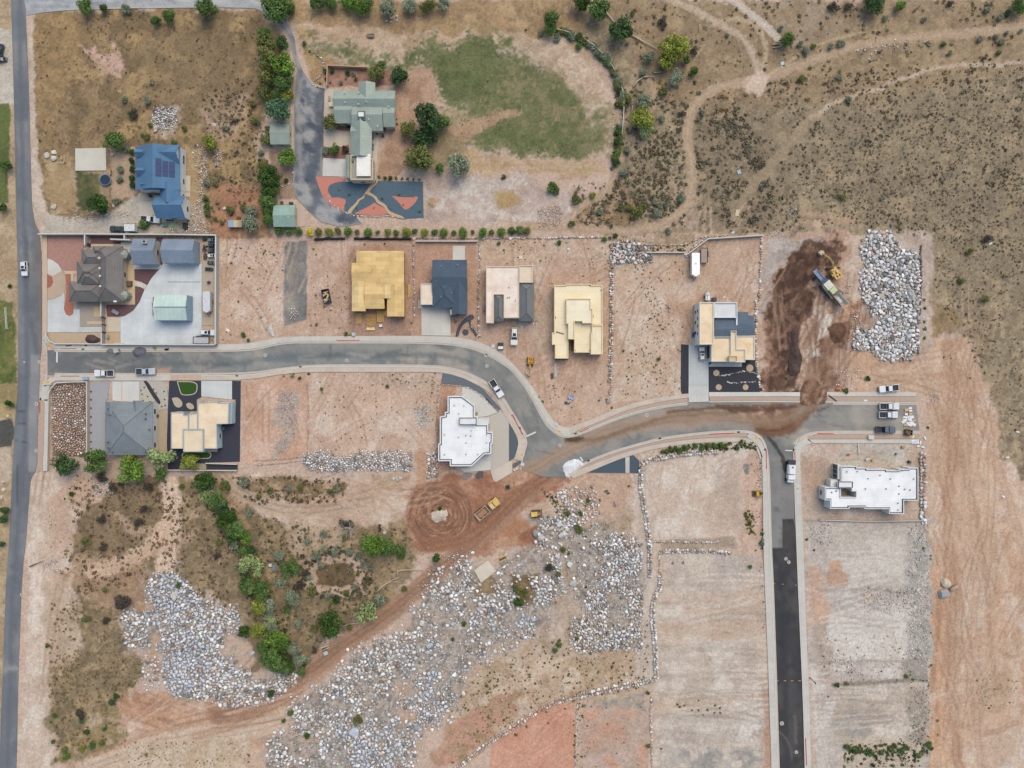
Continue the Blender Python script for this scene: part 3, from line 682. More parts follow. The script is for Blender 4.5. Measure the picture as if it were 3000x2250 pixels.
tyres('540,1030 860,1120',16,-20,30,16);tyres('1210,1020 1390,1110',8,20,120,12)
tyres('1660,680 1880,840',26,55,100,14,.6,(120,86,66),(176,138,112));tyres('1850,780 2010,840',8,-10,20,14)
tyres('280,1500 560,1580',16,-5,40,20,.6,(170,122,92),(222,186,160));tyres('80,1050 112,1640',8,80,95,30,.7);tyres('1060,1540 1240,1650',6,30,60,14,.5,(200,138,108),(222,168,142))
def paint(X,Y,layers=None,grain=1.0):
 n=X.size
 out=np.empty((n,3),np.float32)
 f1=fbm(X,Y,9,0,4);f2=fbm(X,Y,2.2,3,3)
 b=CN(BASE)
 out[:]=b[None,:]*(0.93+.14*f1)[:,None]
 wx=fbm(X,Y,5,1,4)*2-1;wy=fbm(X,Y,5,4,4)*2-1
 fine=fbm(X,Y,.7,6,2)
 tuft=fbm(X,Y,1.7,2,3)
 for L in(LAYERS if layers is None else layers):
  if L[0]=='a':
   _,poly,c1,c2,c3,e,w,ns,o,st,sp,spc,sps=L
   px_=[q[0]for q in poly];py_=[q[1]for q in poly];mg=e+w+.5
   idx=np.nonzero((X>min(px_)-mg)&(X<max(px_)+mg)&(Y>min(py_)-mg)&(Y<max(py_)+mg))[0]
   if idx.size==0:continue
   x=X[idx]+w*1.3*wx[idx];y=Y[idx]+w*1.3*wy[idx]
   d=sdist(poly,x,y)
   al=sstep(-e*.5,e*.5,d+(fine[idx]-.5)*e*1.2)*o
   k=sstep(.36,.64,fbm(X[idx],Y[idx],ns,2,4))
   col=CN(c1)[None,:]*(1-k)[:,None]+CN(c2)[None,:]*k[:,None]
   if c3 is not None:
    k3=sstep(.52,.7,fbm(X[idx]+50,Y[idx]-30,ns*1.3,5,4))
    col=col*(1-k3)[:,None]+CN(c3)[None,:]*k3[:,None]
   if st is not None:
    a=math.radians(st[0])
    u=X[idx]*math.cos(a)+Y[idx]*math.sin(a);v=-X[idx]*math.sin(a)+Y[idx]*math.cos(a)
    s=fbm(u/14,v/.8,1.0,1,3)-.5
    col=col*(1+s*st[1]*.7)[:,None]
   if sp>0:
    t=sstep(.53,.66,fbm(X[idx],Y[idx],sps,4,2)*.65+tuft[idx]*.35)*sp
    col=col*(1-t)[:,None]+CN(spc)[None,:]*t[:,None]
   out[idx]=out[idx]*(1-al)[:,None]+col*al[:,None]
  elif L[0]=='t':
   _,pl,width,c,e,o,rut,c2,w=L
   px_=[q[0]for q in pl];py_=[q[1]for q in pl];mg=width+e+w
   idx=np.nonzero((X>min(px_)-mg)&(X<max(px_)+mg)&(Y>min(py_)-mg)&(Y<max(py_)+mg))[0]
   if idx.size==0:continue
   d,sg,al_=ldist(pl,X[idx]+w*wx[idx],Y[idx]+w*wy[idx])
   m=sstep(-e*.5,e*.5,width/2-d+(fine[idx]-.5)*e)*o
   k=fbm(sg*1.0+100,al_/9,.55,3,3)
   col=CN(c)[None,:]*(1-k)[:,None]+CN(c2)[None,:]*k[:,None]
   if rut:
    r=np.abs(np.abs(sg)-min(.85,width*.3))
    col=col*(1-rut*.28*np.exp(-(r/.28)**2)*(.4+k))[:,None]
    col=col*(1+rut*.5*(k-.5))[:,None]
   out[idx]=out[idx]*(1-m)[:,None]+col*m[:,None]
  else:
   _,cen,r0,r1,c,c2,o=L
   r=np.hypot(X-cen[0],Y-cen[1]);th=np.arctan2(Y-cen[1],X-cen[0])
   rr=r+.8*wx
   m=sstep(r0,r0+1,rr)*sstep(r1+.8,r1-.8,rr)*o
   k=fbm(rr*1.6+40,th*1.2+9,.7,2,3)
   k=sstep(.25,.75,k)
   lt=CN((206,152,114))
   col=CN(c)[None,:]*(1-k)[:,None]+CN(c2)[None,:]*k[:,None]
   k3=sstep(.6,.72,fbm(rr*2.3,th*1.5,.8,5,2))[:,None]*.7
   col=col*(1-k3)+lt[None,:]*k3
   out[:]=out*(1-m)[:,None]+col*m[:,None]
 mott=fbm(X,Y,1.1,7,3)
 out*=(0.90+.10*f2+.10*mott)[:,None]
 g=grain
 rid=np.abs(fbm(X+9*wx,Y+9*wy,4.5,5,4)-.5)*2
 peb=vn(X*2.3,Y*2.3,3);pe2=vn(X*3.1+7,Y*3.1,6);big=fbm(X,Y,14,6,3)
 k=1+g*((-.11)*(1-sstep(.0,.1,rid))+.16*sstep(.86,.97,peb)*sstep(.35,.6,big)-.2*sstep(.88,.98,pe2)+(fine-.5)*.2+np.random.RandomState(4).normal(0,.035,n))
 out*=k[:,None]
 lum=out.mean(1,keepdims=True)
 if grain>.9:out=(out*.83+lum*.17)*np.array([.965,.982,.948],np.float32)
 return np.clip(out,.005,.95)
def build_ground():
 st=.3
 xs=np.concatenate([[-1500,-800,-400,-260,-200,-180],np.arange(-168,168.01,st),[180,200,260,400,800,1500]])
 ys=np.concatenate([[-1500,-800,-400,-240,-170,-145],np.arange(-130,130.01,st),[145,170,240,400,800,1500]])
 X,Y=np.meshgrid(xs,ys);nx,ny=len(xs),len(ys)
 Xf=X.ravel();Yf=Y.ravel()
 Xc=Xf;Yc=Yf
 col=paint(Xc,Yc)
 z=-.03-.12*fbm(Xf,Yf,3.0,1,3)-.07*fbm(Xf,Yf,.9,4,2)
 for L in LAYERS:
  if L[0]=='r':
   r=np.hypot(Xf-L[1][0],Yf-L[1][1])
   z+=.05*np.sin(r*3.1)*sstep(2.5,4,r)*sstep(9,7.5,r)
 z=np.minimum(z,-.02)
 co=np.stack([Xf,Yf,z],1).astype(np.float32)
 me=bpy.data.meshes.new('ground')
 nv=nx*ny;nf=(nx-1)*(ny-1)
 me.vertices.add(nv);me.vertices.foreach_set('co',co.ravel())
 i=np.arange(nv).reshape(ny,nx)
 q=np.stack([i[:-1,:-1],i[:-1,1:],i[1:,1:],i[1:,:-1]],-1).reshape(-1,4)
 me.loops.add(nf*4);me.loops.foreach_set('vertex_index',q.ravel().astype(np.int32))
 me.polygons.add(nf);me.polygons.foreach_set('loop_start',np.arange(0,nf*4,4,dtype=np.int32))
 me.polygons.foreach_set('loop_total',np.full(nf,4,np.int32))
 me.polygons.foreach_set('use_smooth',np.ones(nf,bool))
 me.update(calc_edges=True)
 at=me.color_attributes.new('Col','FLOAT_COLOR','POINT')
 at.data.foreach_set('color',np.concatenate([col,np.ones((nv,1),np.float32)],1).astype(np.float32).ravel())
 me.materials.append(vcolmat('soil_and_dry_grass',.2,.95,1.6,.6,.12))
 o=bpy.data.objects.new('ground',me);COL.objects.link(o);tag(o,kind='structure')
 return o
ROADL=[]
def RA(*a,**k):
 n=len(LAYERS);A(*a,**k);ROADL.append(LAYERS.pop())
def RT(*a,**k):
 TK(*a,**k);ROADL.append(LAYERS.pop())
def sheet(name,poly,z,layers,m,step=.5,thick=.1,kind='structure',zf=None,jit=0,grain=.35):
 if jit:
  p_=resample(list(poly)+[poly[0]],None,.45)[:-1];rr_=fbm(p_[:,0],p_[:,1],1.1,2,3)-.5;r2_=fbm(p_[:,0]+40,p_[:,1],1.1,5,3)-.5
  poly=[(float(a+jit*3*b),float(c+jit*3*d))for a,b,c,d in zip(p_[:,0],rr_,p_[:,1],r2_)]
 x0=min(q[0]for q in poly);x1=max(q[0]for q in poly);y0=min(q[1]for q in poly);y1=max(q[1]for q in poly)
 gx,gy=np.meshgrid(np.arange(x0+step/2,x1,step),np.arange(y0+step/2,y1,step))
 gx=gx.ravel();gy=gy.ravel()
 d=sdist(poly,gx,gy)
 k=d>step*.35
 inner=list(zip(gx[k].tolist(),gy[k].tolist()))
 n=len(poly)
 if poly_area(poly)<0:poly=poly[::-1]
 V=[Vector(q)for q in poly]+[Vector(q)for q in inner]
 r=delaunay_2d_cdt(V,[],[list(range(n))],1,1e-4)
 vs,fs=r[0],r[2]
 co=np.array([(v[0],v[1])for v in vs])
 col=paint(co[:,0],co[:,1],layers,grain)
 me=bpy.data.meshes.new(name)
 verts=[(a,b,z)for a,b in co]
 if zf is not None:verts=[(a,b,float(c))for(a,b),c in zip(co,zf(co[:,0],co[:,1]))]
 faces=[]
 for f in fs:
  f=list(f)
  a=poly_area([co[i]for i in f])
  faces.append(f if a>0 else f[::-1])
 nb=len(verts)
 verts+=[(q[0],q[1],z)for q in poly]+[(q[0],q[1],z-thick)for q in poly]
 faces+=[(nb+(i+1)%n,nb+i,nb+n+i,nb+n+(i+1)%n)for i in range(n)]
 col=np.concatenate([col,np.tile(col[:1],(2*n,1))])
 me.from_pydata(verts,[],faces)
 at=me.color_attributes.new('Col','FLOAT_COLOR','POINT')
 at.data.foreach_set('color',np.concatenate([col,np.ones((len(col),1))],1).astype(np.float32).ravel())
 me.materials.append(m);me.update()
 o=bpy.data.objects.new(name,me);COL.objects.link(o)
 return tag(o,kind=kind)
def P(s):return wp('P',s)
def band(name,a,b,z0,z1,m,step=1.5,kind='structure',sm=1):
 la=smooth_line(P(a)if isinstance(a,str)else a,sm);lb=smooth_line(P(b)if isinstance(b,str)else b,sm)
 n=max(4,int(max(np.hypot(*np.diff(np.array(la),axis=0).T).sum(),1)/step))
 ra=resample(la,n);rb=resample(lb,n)
 mb=MB();vs=[]
 for(ax,ay),(bx,by)in zip(ra,rb):
  vs+=[(ax,ay,z0),(ax,ay,z1),(bx,by,z1),(bx,by,z0)]
 fs=[]
 for i in range(n-1):
  p,q=4*i,4*i+4
  fs+=[(p,p+1,q+1,q),(p+1,p+2,q+2,q+1),(p+2,p+3,q+3,q+2)]
 fs+=[(0,3,2,1),(4*n-4,4*n-3,4*n-2,4*n-1)]
 ori=(ra[1][0]-ra[0][0])*(rb[0][1]-ra[0][1])-(ra[1][1]-ra[0][1])*(rb[0][0]-ra[0][0])
 if ori>0:fs=[f[::-1]for f in fs]
 mb.add(vs,fs)
 return tag(mb.build(name,m),kind=kind)
def offs(pl,t):
 p=np.array(pl,float);out=[]
 for i in range(len(p)):
  a=p[max(i-1,0)];b=p[min(i+1,len(p)-1)]
  d=b-a;d/=(np.hypot(*d)+1e-9)
  out.append((p[i][0]-d[1]*t,p[i][1]+d[0]*t))
 return out
def build_roads():
 asph=vcolmat('asphalt',.08,.92,3.0,.25,.02,hi=30)
 WL='28,-60 32,0 40,250 46,560 53,850 53,1130 45,1210 40,1300 33,1450 27,1580 18,1690 12,1850 6,2000 -2,2250 -6,2330'
 WR='70,-60 73,0 84,250 90,500 95,640 121,690 123,900 122,1025 118,1040 115,1126 112,1200 110,1290 108,1378 90,1400 85,1450 78,1560 64,1690 58,1850 53,2000 48,2250 44,2330'
 RA('P','-100,-100 200,-100 200,2400 -100,2400',(122,126,132),(112,116,124),(134,136,138),e=1,w=1,n=6,st=(89,.35))
 RA('P','92,500 130,500 130,1060 108,1060 104,800',(128,122,120),(118,114,114),e=1.5,w=.8,n=5,st=(89,.3))
 RA('P','90,1040 118,1040 112,1300 108,1380 84,1385 82,1250',(150,150,152),(138,140,144),e=.5,w=.3,n=4)
 RT('P','58,0 62,250 68,560 78,850 80,1130 70,1300 58,1500 40,1700 30,1900 22,2250',1.3,(104,108,116),.9,.7,0)
 RT('P','76,700 84,900 96,980 108,1030',1.2,(100,102,106),1,.6,0)
 RT('P','10,1960 48,1958',1.5,(150,150,150),.8,.8,0)
 for s in('52,1240 78,1242','44,1290 76,1296','50,1205 70,1206 78,1200','48,1340 52,1400 48,1500'):
  RT('P',s,.35,(84,88,94),.2,.8,0,w=.2)
 wl=smooth_line(P(WL),1);wr=smooth_line(P(WR),1)
 sheet('west_road',wl+wr[::-1],.01,list(ROADL),asph,.6)
 ROADL.clear()
 N='138,1026 640,1026 700,1025 750,1021 811,1006 850,1001.5 886,1001 1089,1001 1259,1002 1361,1011 1429,1035 1473,1063 1500,1080 1534,1122 1564,1170 1588,1221 1612,1255 1636,1272 1659,1279 1683,1275 1724,1260 1805,1226 1890,1200 1975,1185 2076,1179 2250,1178 2684,1181'
 S1='2694,1267 2396,1267 2362,1275 2338,1289 2328,1303 2323,1320 2326,1424 2331,1560 2336,1688 2343,1858 2352,2061 2357,2250 2359,2330'
 S2='2282,2330 2280,2250 2270,1925 2262,1688 2257,1600 2252,1397 2248,1340 2243,1309 2232,1285 2215,1272 2192,1265 2165,1264 2076,1268 2009,1275 1934,1286 1839,1311 1771,1333 1703,1362 1680,1384'
 S3='1655,1400 1590,1396 1527,1376 1530,1352 1541,1316 1546,1296 1541,1279 1518,1240 1500,1212 1479,1176 1459,1150 1428,1126 1415,1117 1378,1098 1327,1081 1259,1073 1089,1072 920,1072 870,1076 818,1083 780,1090 750,1094 700,1098 640,1098 137,1098'
 RA('P','100,900 2800,900 2800,2400 100,2400',(138,138,135),(122,125,125),(156,152,145),e=1,w=1,n=5,st=(0,.3))
 RA('P','640,990 1500,990 1560,1130 1420,1130 1280,1080 640,1110',(132,136,135),(118,123,125),(162,156,147),e=3,w=2,n=5,st=(0,.6))
 RA('P','138,1026 460,1026 460,1098 138,1098',(118,120,120),(110,113,116),e=4,w=1,n=4,st=(0,.3))
 RT('P','480,1064 640,1066 760,1055 900,1042 1100,1040 1260,1040 1360,1052 1430,1082 1490,1130',1.6,(104,112,114),1.2,.6,0)
 RT('P','700,1045 820,1022 900,1014 1100,1014 1260,1016',2.0,(160,156,148),1.6,.5,0)
 RT('P','560,1080 700,1085 900,1060 1100,1058',1.6,(158,156,150),1.6,.5,0)
 RA('P','1380,1000 1560,1130 1640,1300 1560,1400 1500,1400 1540,1300 1500,1210 1400,1120',(138,138,134),(128,130,128),(150,148,142),e=3,w=2,n=4,st=(-55,.3))
 RA('P','450,1075 500,1075 500,1100 450,1100',(190,160,138),(176,150,130),e=1,w=1)
 RT('P','1500,1400 1600,1350 1700,1298 1800,1262 1900,1236 2000,1222 2100,1215 2200,1212 2300,1215',4.4,(184,160,138),2,.9,.9,(156,132,112),w=1)
 RT('P','1900,1240 2000,1232 2100,1226 2220,1224 2300,1230',5.5,(188,166,146),2.4,.6,.6,(160,138,120),w=1.2)
 RT('P','1660,1290 1750,1290 1830,1258 1920,1232 2020,1215 2160,1208',1.1,(128,104,84),.7,.8,0,w=.8)
 RT('P','1720,1305 1800,1275 1880,1252 1960,1240',.7,(134,112,94),.7,.6,0,w=.8)
 RA('P','1655,1280 1680,1280 1710,1282 1700,1290 1660,1292',(92,74,60),e=.6,w=1)
 RT('P','1960,1212 2060,1200 2160,1190 2250,1192',.9,(104,84,68),.6,.9,0,w=1)
 RT('P','2100,1190 2250,1196 2330,1190',1.3,(104,78,62),.6,.9,0,w=1)
 RA('P','2180,1195 2260,1190 2400,1185 2380,1220 2320,1255 2250,1265 2190,1240',(142,110,90),(110,82,64),(182,154,132),e=3,w=5,n=2,st=(25,1.6),o=.85)
 RT('P','2236,1252 2290,1240 2340,1212 2372,1180',5.5,(150,116,92),2.2,.9,.7,(124,92,70),w=1.2)
 RT('P','2215,1262 2260,1264 2320,1246 2362,1215 2386,1180',1.6,(108,78,60),.9,.95,.6,(128,94,72),w=.8)
 RA('P','2120,1230 2200,1240 2210,1262 2140,1262',(150,144,136),(164,150,136),e=1.5,w=1,o=.7)
 RA('P','2390,1190 2410,1192 2430,1183 2440,1182 2425,1196 2404,1205 2412,1220 2400,1210',(92,70,58),e=.4,w=.8)
 RA('P','2330,1190 2700,1180 2700,1270 2330,1290',(162,156,148),(150,146,140),(172,164,154),e=5,w=2,n=5,st=(0,.35),o=.8)
 RT('P','2250,1282 2275,1310 2295,1345 2303,1380',1.1,(74,68,64),.5,.95,0,w=.3)
 RT('P','2386,1178 2372,1212 2330,1248 2272,1266 2225,1270',2.6,(112,82,64),1.6,.9,.8,(134,100,78),w=1.2)
 RT('P','2384,1182 2330,1222 2250,1236 2150,1226 2050,1224 1950,1236',2.4,(182,156,134),2,.7,.9,(132,106,88),w=1.2)
 RT('P','2330,1192 2240,1203 2140,1200',.8,(96,72,58),.6,.9,0,w=1)
 RA('P','2240,1400 2340,1400 2340,1530 2290,1530 2292,1605 2250,1605',(140,138,136),(132,131,130),e=.3,w=.1,n=4,st=(88,.25))
 RA('P','2292,1522 2345,1518 2370,2350 2250,2350 2254,1604 2292,1604',(72,70,72),(64,64,68),(82,80,80),e=.3,w=.1,n=4,st=(88,.4))
 RT('P','2290,1690 2296,1860 2305,2250',1.6,(60,62,68),1.5,.7,0)
 RT('P','2280,2142 2300,2155 2314,2180 2318,2230',.5,(110,104,98),.5,.7,0)
 RT('P','2331,2100 2333,2180',.7,(112,104,98),.5,.7,0)
 RA('P','2265,1484 2282,1482 2286,1496 2272,1498',(112,110,108),e=.7,w=1)
 RA('P','2290,1540 2330,1540 2332,1600 2294,1600',(84,80,78),e=2,w=1,o=.6)
 rr_=random.Random(8)
 for k in range(46):
  x=rr_.uniform(180,1400);y=1062+rr_.uniform(-28,26)-24*math.exp(-((x-1100)/330)**2)if x<1300 else 1060
  a=rr_.uniform(-.5,.5)if k%3 else 1.5;RT('P','%d,%d %d,%d %d,%d'%(x,y,x+30*math.cos(a),y+22*math.sin(a),x+62*math.cos(a+.2),y+40*math.sin(a)),rr_.uniform(.3,1.1),rr_.choice([(96,102,104),(104,108,108),(164,160,152)]),.6,.5,0,w=.5)
 for s in('1540,1150 1560,1200 1580,1260','1560,1170 1590,1240','1530,1210 1560,1290','1570,1320 1620,1330','2385,1215 2420,1240 2470,1250','2400,1210 2410,1222'):
  RT('P',s,.5,(112,114,114),.6,.6,0,w=.4)
 poly=P(N)+P(S1)+P(S2)+P(S3)
 poly=[q for i,q in enumerate(poly)if i==0 or math.hypot(q[0]-poly[i-1][0],q[1]-poly[i-1][1])>.05]
 sheet('street',poly,.016,list(ROADL),asph,.5)
 ROADL.clear()
 conc=concmat((208,203,194),1.6,.92);conc2=concmat((200,196,188),1.6,.9);kerbm=mat((212,205,194),.85,.06,.6)
 dusty=concmat((208,194,180),1.6,.92)
 def kerb(pl,side,m=kerbm,name='kerb'):
  l=P(pl)
  a=offs(l,.02*side);b=offs(l,.32*side)
  band(name,a,b,-.05,.15,m,1.2)
 NN='160,1026 640,1026 700,1025 750,1021 811,1006 850,1001.5 886,1001 1089,1001 1259,1002 1361,1011 1429,1035 1473,1063 1500,1080 1534,1122 1564,1170 1588,1221 1612,1255 1636,1272 1659,1279 1683,1275 1724,1260 1805,1226 1890,1200 1975,1185 2014,1182'
 kerb(NN,1);kerb('2078,1179 2250,1178 2360,1179',1);kerb('2415,1179.5 2684,1181',1)
 kerb('2694,1267 2396,1267 2362,1275 2338,1289 2328,1303 2323,1320 2326,1424 2331,1560 2336,1688 2343,1858 2352,2061 2357,2250 2359,2330',1)
 kerb(S2,1)
 kerb('1527,1376 1530,1352 1541,1316 1546,1296 1541,1279 1518,1240 1500,1212 1479,1176 1459,1150 1428,1126 1415,1117 1378,1098 1327,1081 1259,1073 1089,1072 920,1072 870,1076 818,1083 780,1090 750,1094 700,1098 640,1098 590,1098',1)
 kerb('500,1098 160,1098',1)
 g=mat((196,188,176),.85,.07,.6)
 def gutter(pl,w=.55):
  l=P(pl);band('gutter',offs(l,-.0),offs(l,-w),-.02,.024,g,1.5)
 gutter(NN,.5);gutter('2440,1180 2684,1181');gutter(S2 .replace('2282,2330 ',''),.45);gutter('2694,1267 2396,1267 2362,1275 2338,1289 2328,1303');gutter('1541,1279 1518,1240 1500,1212 1479,1176 1459,1150 1428,1126 1415,1117 1378,1098 1327,1081 1259,1073 1089,1072 920,1072 818,1083 750,1094 640,1098 160,1098',.5)
 Nk='200,1022.6 640,1022.6 700,1021.6 750,1017.6 810,1002.6 850,998 886,997.6 1089,997.6 1260,998.6 1362,1007.6 1431,1031.5 1475,1060 1502,1077 1537,1120 1567,1168 1591,1219 1615,1252 1638,1268.6 1659,1275.6 1671,1274'
 No='200,1009 641,1009 700,1008 750,1003 801,991 850,986.5 886,985.5 1089,984 1293,984 1361,991 1412,1004 1463,1031 1500,1062 1554,1124 1578,1163 1598,1200 1619,1231 1642,1250 1655,1252 1666,1251'
 band('pavement',Nk,No,-.05,.13,conc,1.5)
 Np='1666,1251 1737,1228 1822,1190 1907,1168 1975,1158 2018,1153.5';Nq='1671,1274 1690,1261 1748,1239 1828,1203 1912,1181 1977,1170 2018,1165'
 band('pavement',Nq,Np,-.05,.13,dusty,1.5)
 band('pavement','2077,1161.5 2250,1161 2352,1161','2077,1149 2250,1149 2352,1149',-.05,.13,concmat((214,212,206),1.6,.95),1.5)
 band('pavement','2422,1161 2684,1161','2422,1149 2684,1149',-.05,.13,conc,1.5)
 strip=mat((192,171,155),.95,.1,.8,(182,158,142));
 band('verge','1673,1273.5 1692,1268 1726,1256 1806,1222 1891,1196 1976,1181 2014,1178','1673,1273 1690,1262 1748,1240 1828,1204 1912,1182 1977,1171 2014,1166',-.05,.09,strip)
 band('verge','2079,1175 2250,1174.5 2358,1175','2079,1162 2250,1162 2358,1162',-.05,.09,strip)
 band('verge','2418,1176 2684,1177','2418,1162 2684,1162',-.05,.09,strip)
 band('pavement','590,1101.4 640,1101.4 700,1101.4 750,1097.5 780,1093.5 818,1086.5 870,1079.5 920,1075.5 1089,1075.5 1259,1076.5 1325,1084.5 1376,1101.5 1412,1120 1425,1129 1457,1153.5 1476,1179 1497,1215 1515,1243 1537.5,1281 1542.5,1296 1537.5,1315 1527,1350','590,1114 640,1114 700,1113 750,1109 780,1104 818,1097 870,1092 920,1089.5 1089,1090 1259,1089.5 1310,1093 1361,1109 1395,1126 1408,1133 1445,1158 1462,1185 1480,1220 1500,1252 1516,1281 1519,1296 1516,1315 1506,1345',-.05,.13,dusty,1.5)
 band('pavement','500,1101.5 165,1101.5','500,1115 165,1115',-.05,.13,conc,1.5)
 band('driveway','500,1098 590,1098','500,1114 590,1114',-.05,.07,concmat((206,180,162),2,.9),1.5)
 band('pavement','1664,1388 1737,1360 1839,1321 1941,1297 2042,1285 2110,1281 2185,1281 2208,1292 2224,1310 2234,1340','1680,1402 1737,1377 1839,1335 1941,1310 2042,1297.5 2110,1294 2185,1294 2206,1304 2218,1318 2226,1345',-.05,.13,dusty,1.5)
 band('verge','1704,1366.5 1773,1337 1841,1315 1936,1290 2010,1279 2077,1272 2165,1268 2192,1269','1690,1378 1740,1358 1841,1319.5 1942,1296 2042,1284 2110,1280 2165,1280 2186,1280',-.05,.09,strip)
 band('pavement','2194,1269 2213,1276 2228.5,1288 2239.5,1311 2244.5,1341 2248.5,1397 2253.5,1600 2258.5,1688 2266.5,1925 2276.5,2250 2278.5,2330','2188,1281 2208,1292 2220,1306 2228,1330 2232,1345 2234,1400 2236,1600 2240,1700 2249,1925 2260,2250 2262,2330',-.05,.13,concmat((206,202,195),1.6,.94),1.5)
 band('pavement','2362,1279 2341,1292 2331.5,1305 2326.5,1321 2329.5,1424 2334.5,1560 2339.5,1688 2346.5,1858 2355.5,2061 2360.5,2250 2362.5,2330','2379,1297 2355,1306 2346,1318 2343,1330 2346,1424 2352,1560 2356,1688 2362,1858 2371,2061 2376,2250 2378,2330',-.05,.13,concmat((208,205,198),1.6,.94),1.5)
 band('verge','2396,1270.5 2690,1270.5','2366,1286 2690,1285',-.05,.09,strip)
 band('pavement','2364,1287 2396,1287 2690,1286.5','2379,1297.5 2396,1298 2678,1299',-.05,.13,conc,1.5)
 band('gutter','122,1000 137,1027 137,1097 118,1140 114,1170','134,1000 139,1027 139,1097 140,1120 118,1168',-.03,.03,conc2,1.0)
 band('pavement','126,985 130,1000 144,1013 165,1022.6 200,1022.6','138,980 142,992 154,1003 170,1008 200,1009',-.05,.13,conc)
 band('pavement','165,1101.5 146,1106 132,1118 124,1136 118,1170','165,1115 154,1119 147,1128 144,1140 142,1175',-.05,.13,conc)
 band('pavement','131,1170 131,1220 130,1290 126,1380','143,1170 142,1220 141,1290 139,1380',-.05,.13,concmat((210,207,200),1.6,.94))
 band('verge','118,1165 116,1220 114,1290 111,1380','130,1172 130,1220 129,1290 125,1380',-.05,.07,strip)
 band('pavement','125,689 125,985','138.5,689 138.5,985',-.05,.12,mat((202,180,156),.9,.06,.5))
 wpnt=mat((226,224,216),.7,.06,2.);yp=mat((226,172,70),.7,.08,2.);rp=mat((196,66,66),.7,.1,2.)
 def mark(tile,x0,y0,x1,y1,w,z,m,name='road_marking'):
  a=w1(tile,x0,y0);b=w1(tile,x1,y1)
  mb=MB();mb.obox(a,b,w,z,z+.004);tag(mb.build(name,m),kind='structure')
 mark('10',492,1368,492,1470,.42,.018,wpnt)
 mark('22',120,452,205,412,.4,.018,wpnt)
 mark('22',590,628,612,662,.4,.018,wpnt)
 mark('23',150,570,222,574,.3,.018,wpnt)
 for x0,x1 in((60,75),(115,130),(175,200),(225,250)):
  pass
 for x in(48,122,235):mark('33',x,60+x*.07,x+12,61+x*.07,.14,.018,yp)
 for x in(70,135,198,262):mark('33',x,903,x+22,904,.14,.018,yp)
 for t,x,y in(('10',430,1312),('10',412,1638),('22',403,410),('22',92,606),('22',2118,462),('23',286,475)):
  q=w1(t,x,y);mb=MB();mb.box(q[0],q[1],.131,1.1,.7,.012,RND.uniform(-.5,.5));tag(mb.build('tactile_paving',yp),kind='structure')
 for t,a in(('11',(697,1281,895,1280)),('22',(4,262,48,350)),('22',(50,352,92,436)),('22',(590,412,662,380)),('22',(1705,430,1920,420)),('22',(2196,560,2197,730)),('23',(422,426,568,427)),('23',(229,580,232,650)),('33',(323,1398,331,1632)),('10',(525,1351,662,1351)),('10',(525,1588,690,1588)),('21',(2208,262,2212,275)),('20',(346,150,345,250))):
  mark(t,a[0],a[1],a[2],a[3],.26,.152,rp if t!='10' else mat((150,112,100),.8,.1,2.))
 mudm=vcolmat('mud',.2,.95,2,.5,.08)
 sheet('mud_track',smooth_line(wp('23','275,162 268,130 285,80 300,20 330,-30 400,-40 440,0 480,35 512,62 508,105 492,150 500,166 440,172 380,168 300,172'),1),.17,[('a',P('2200,1000 2600,1000 2600,1300 2200,1300'),(146,108,84),(124,88,66),(170,134,108),.5,.5,1.6,1,(68,1.8),.3,(96,68,52),1)],mudm,.3,.2,jit=.5,grain=1)
 z=[.03]
 def pad(name,tile,s,m,h=.05,sm=0):
  p=wp(tile,s)
  if sm:p=smooth_line(p+[p[0]],sm)[:-1]
  mb=MB();mb.prism(p,-.06,h,bottom=False)
  return tag(mb.build(name,m),kind='structure')
 cream=mat((206,184,158),.9,.06,.5);tanp=mat((190,168,146),.9,.06,.5);redg=mat((180,142,130),.95,.1,1.2,(166,126,116));purp=mat((118,90,92),.95,.12,2.,(104,78,80))
 cw=concmat((218,224,228),3.6,.84)
 pad('gravel_bed','10','410,378 755,378 755,465 705,490 705,610 663,610 663,680 545,680 500,620 410,574',redg,.022)
 pad('driveway','10','410,574 450,584 500,620 536,676 455,724 410,700',concmat((216,212,204),2.4),.05)
 pad('driveway','10','410,700 455,724 536,676 560,720 572,780 560,850 530,890 470,920 410,930 410,830 440,815 460,780 450,730 410,712',tanp,.052)
 pad('gravel_bed','10','410,714 448,732 459,780 438,813 410,828',mat((168,104,88),.95,.1,1.6),.045)
 pad('driveway','10','410,932 470,922 530,892 556,858 560,940 552,1010 570,1055 600,1070 634,1050 634,1010 690,1010 690,1210 410,1210',concmat((208,212,212),3,.86),.05)
 pad('gravel_bed','10','566,710 608,710 608,850 632,960 632,1050 600,1068 570,1054 553,1010 564,940 575,800',mat((174,112,92),.95,.1,1.6),.03)
 pad('path','10','545,680 663,680 663,707 636,707 636,770 612,770 612,707 570,707',cream,.05)
 pad('driveway','10','634,950 885,940 890,1160 692,1160 692,1008 634,1008',mat((166,156,144),.9,.07,.6),.05)
 pad('driveway','10','692,1162 890,1162 890,1208 692,1210',concmat((206,206,202),2),.05)
 pad('patio','10','812,985 884,985 886,1074 812,1078',mat((196,172,140),.9,.06,1.),.075)
 pad('patio','10','755,1115 882,1115 882,1138 755,1138',mat((202,182,154),.9,.06,1.),.075)
 pad('verge','10','410,1213 890,1213 890,1308 490,1308 440,1280 415,1240',mat((196,174,148),.95,.08,.8,(186,164,136)),.03)
 pad('patio','10','1060,430 1145,430 1150,630 1160,635 1166,970 905,970 905,935 1062,940',mat((206,182,150),.9,.06,.6),.05)
 pad('patio','10','1062,560 1112,560 1112,640 1062,640',mat((182,158,134),.9,.06,.6),.065)
 pad('patio','10','1046,432 1150,432 1150,610 1090,610 1046,520',concmat((204,208,210),2.),.06)
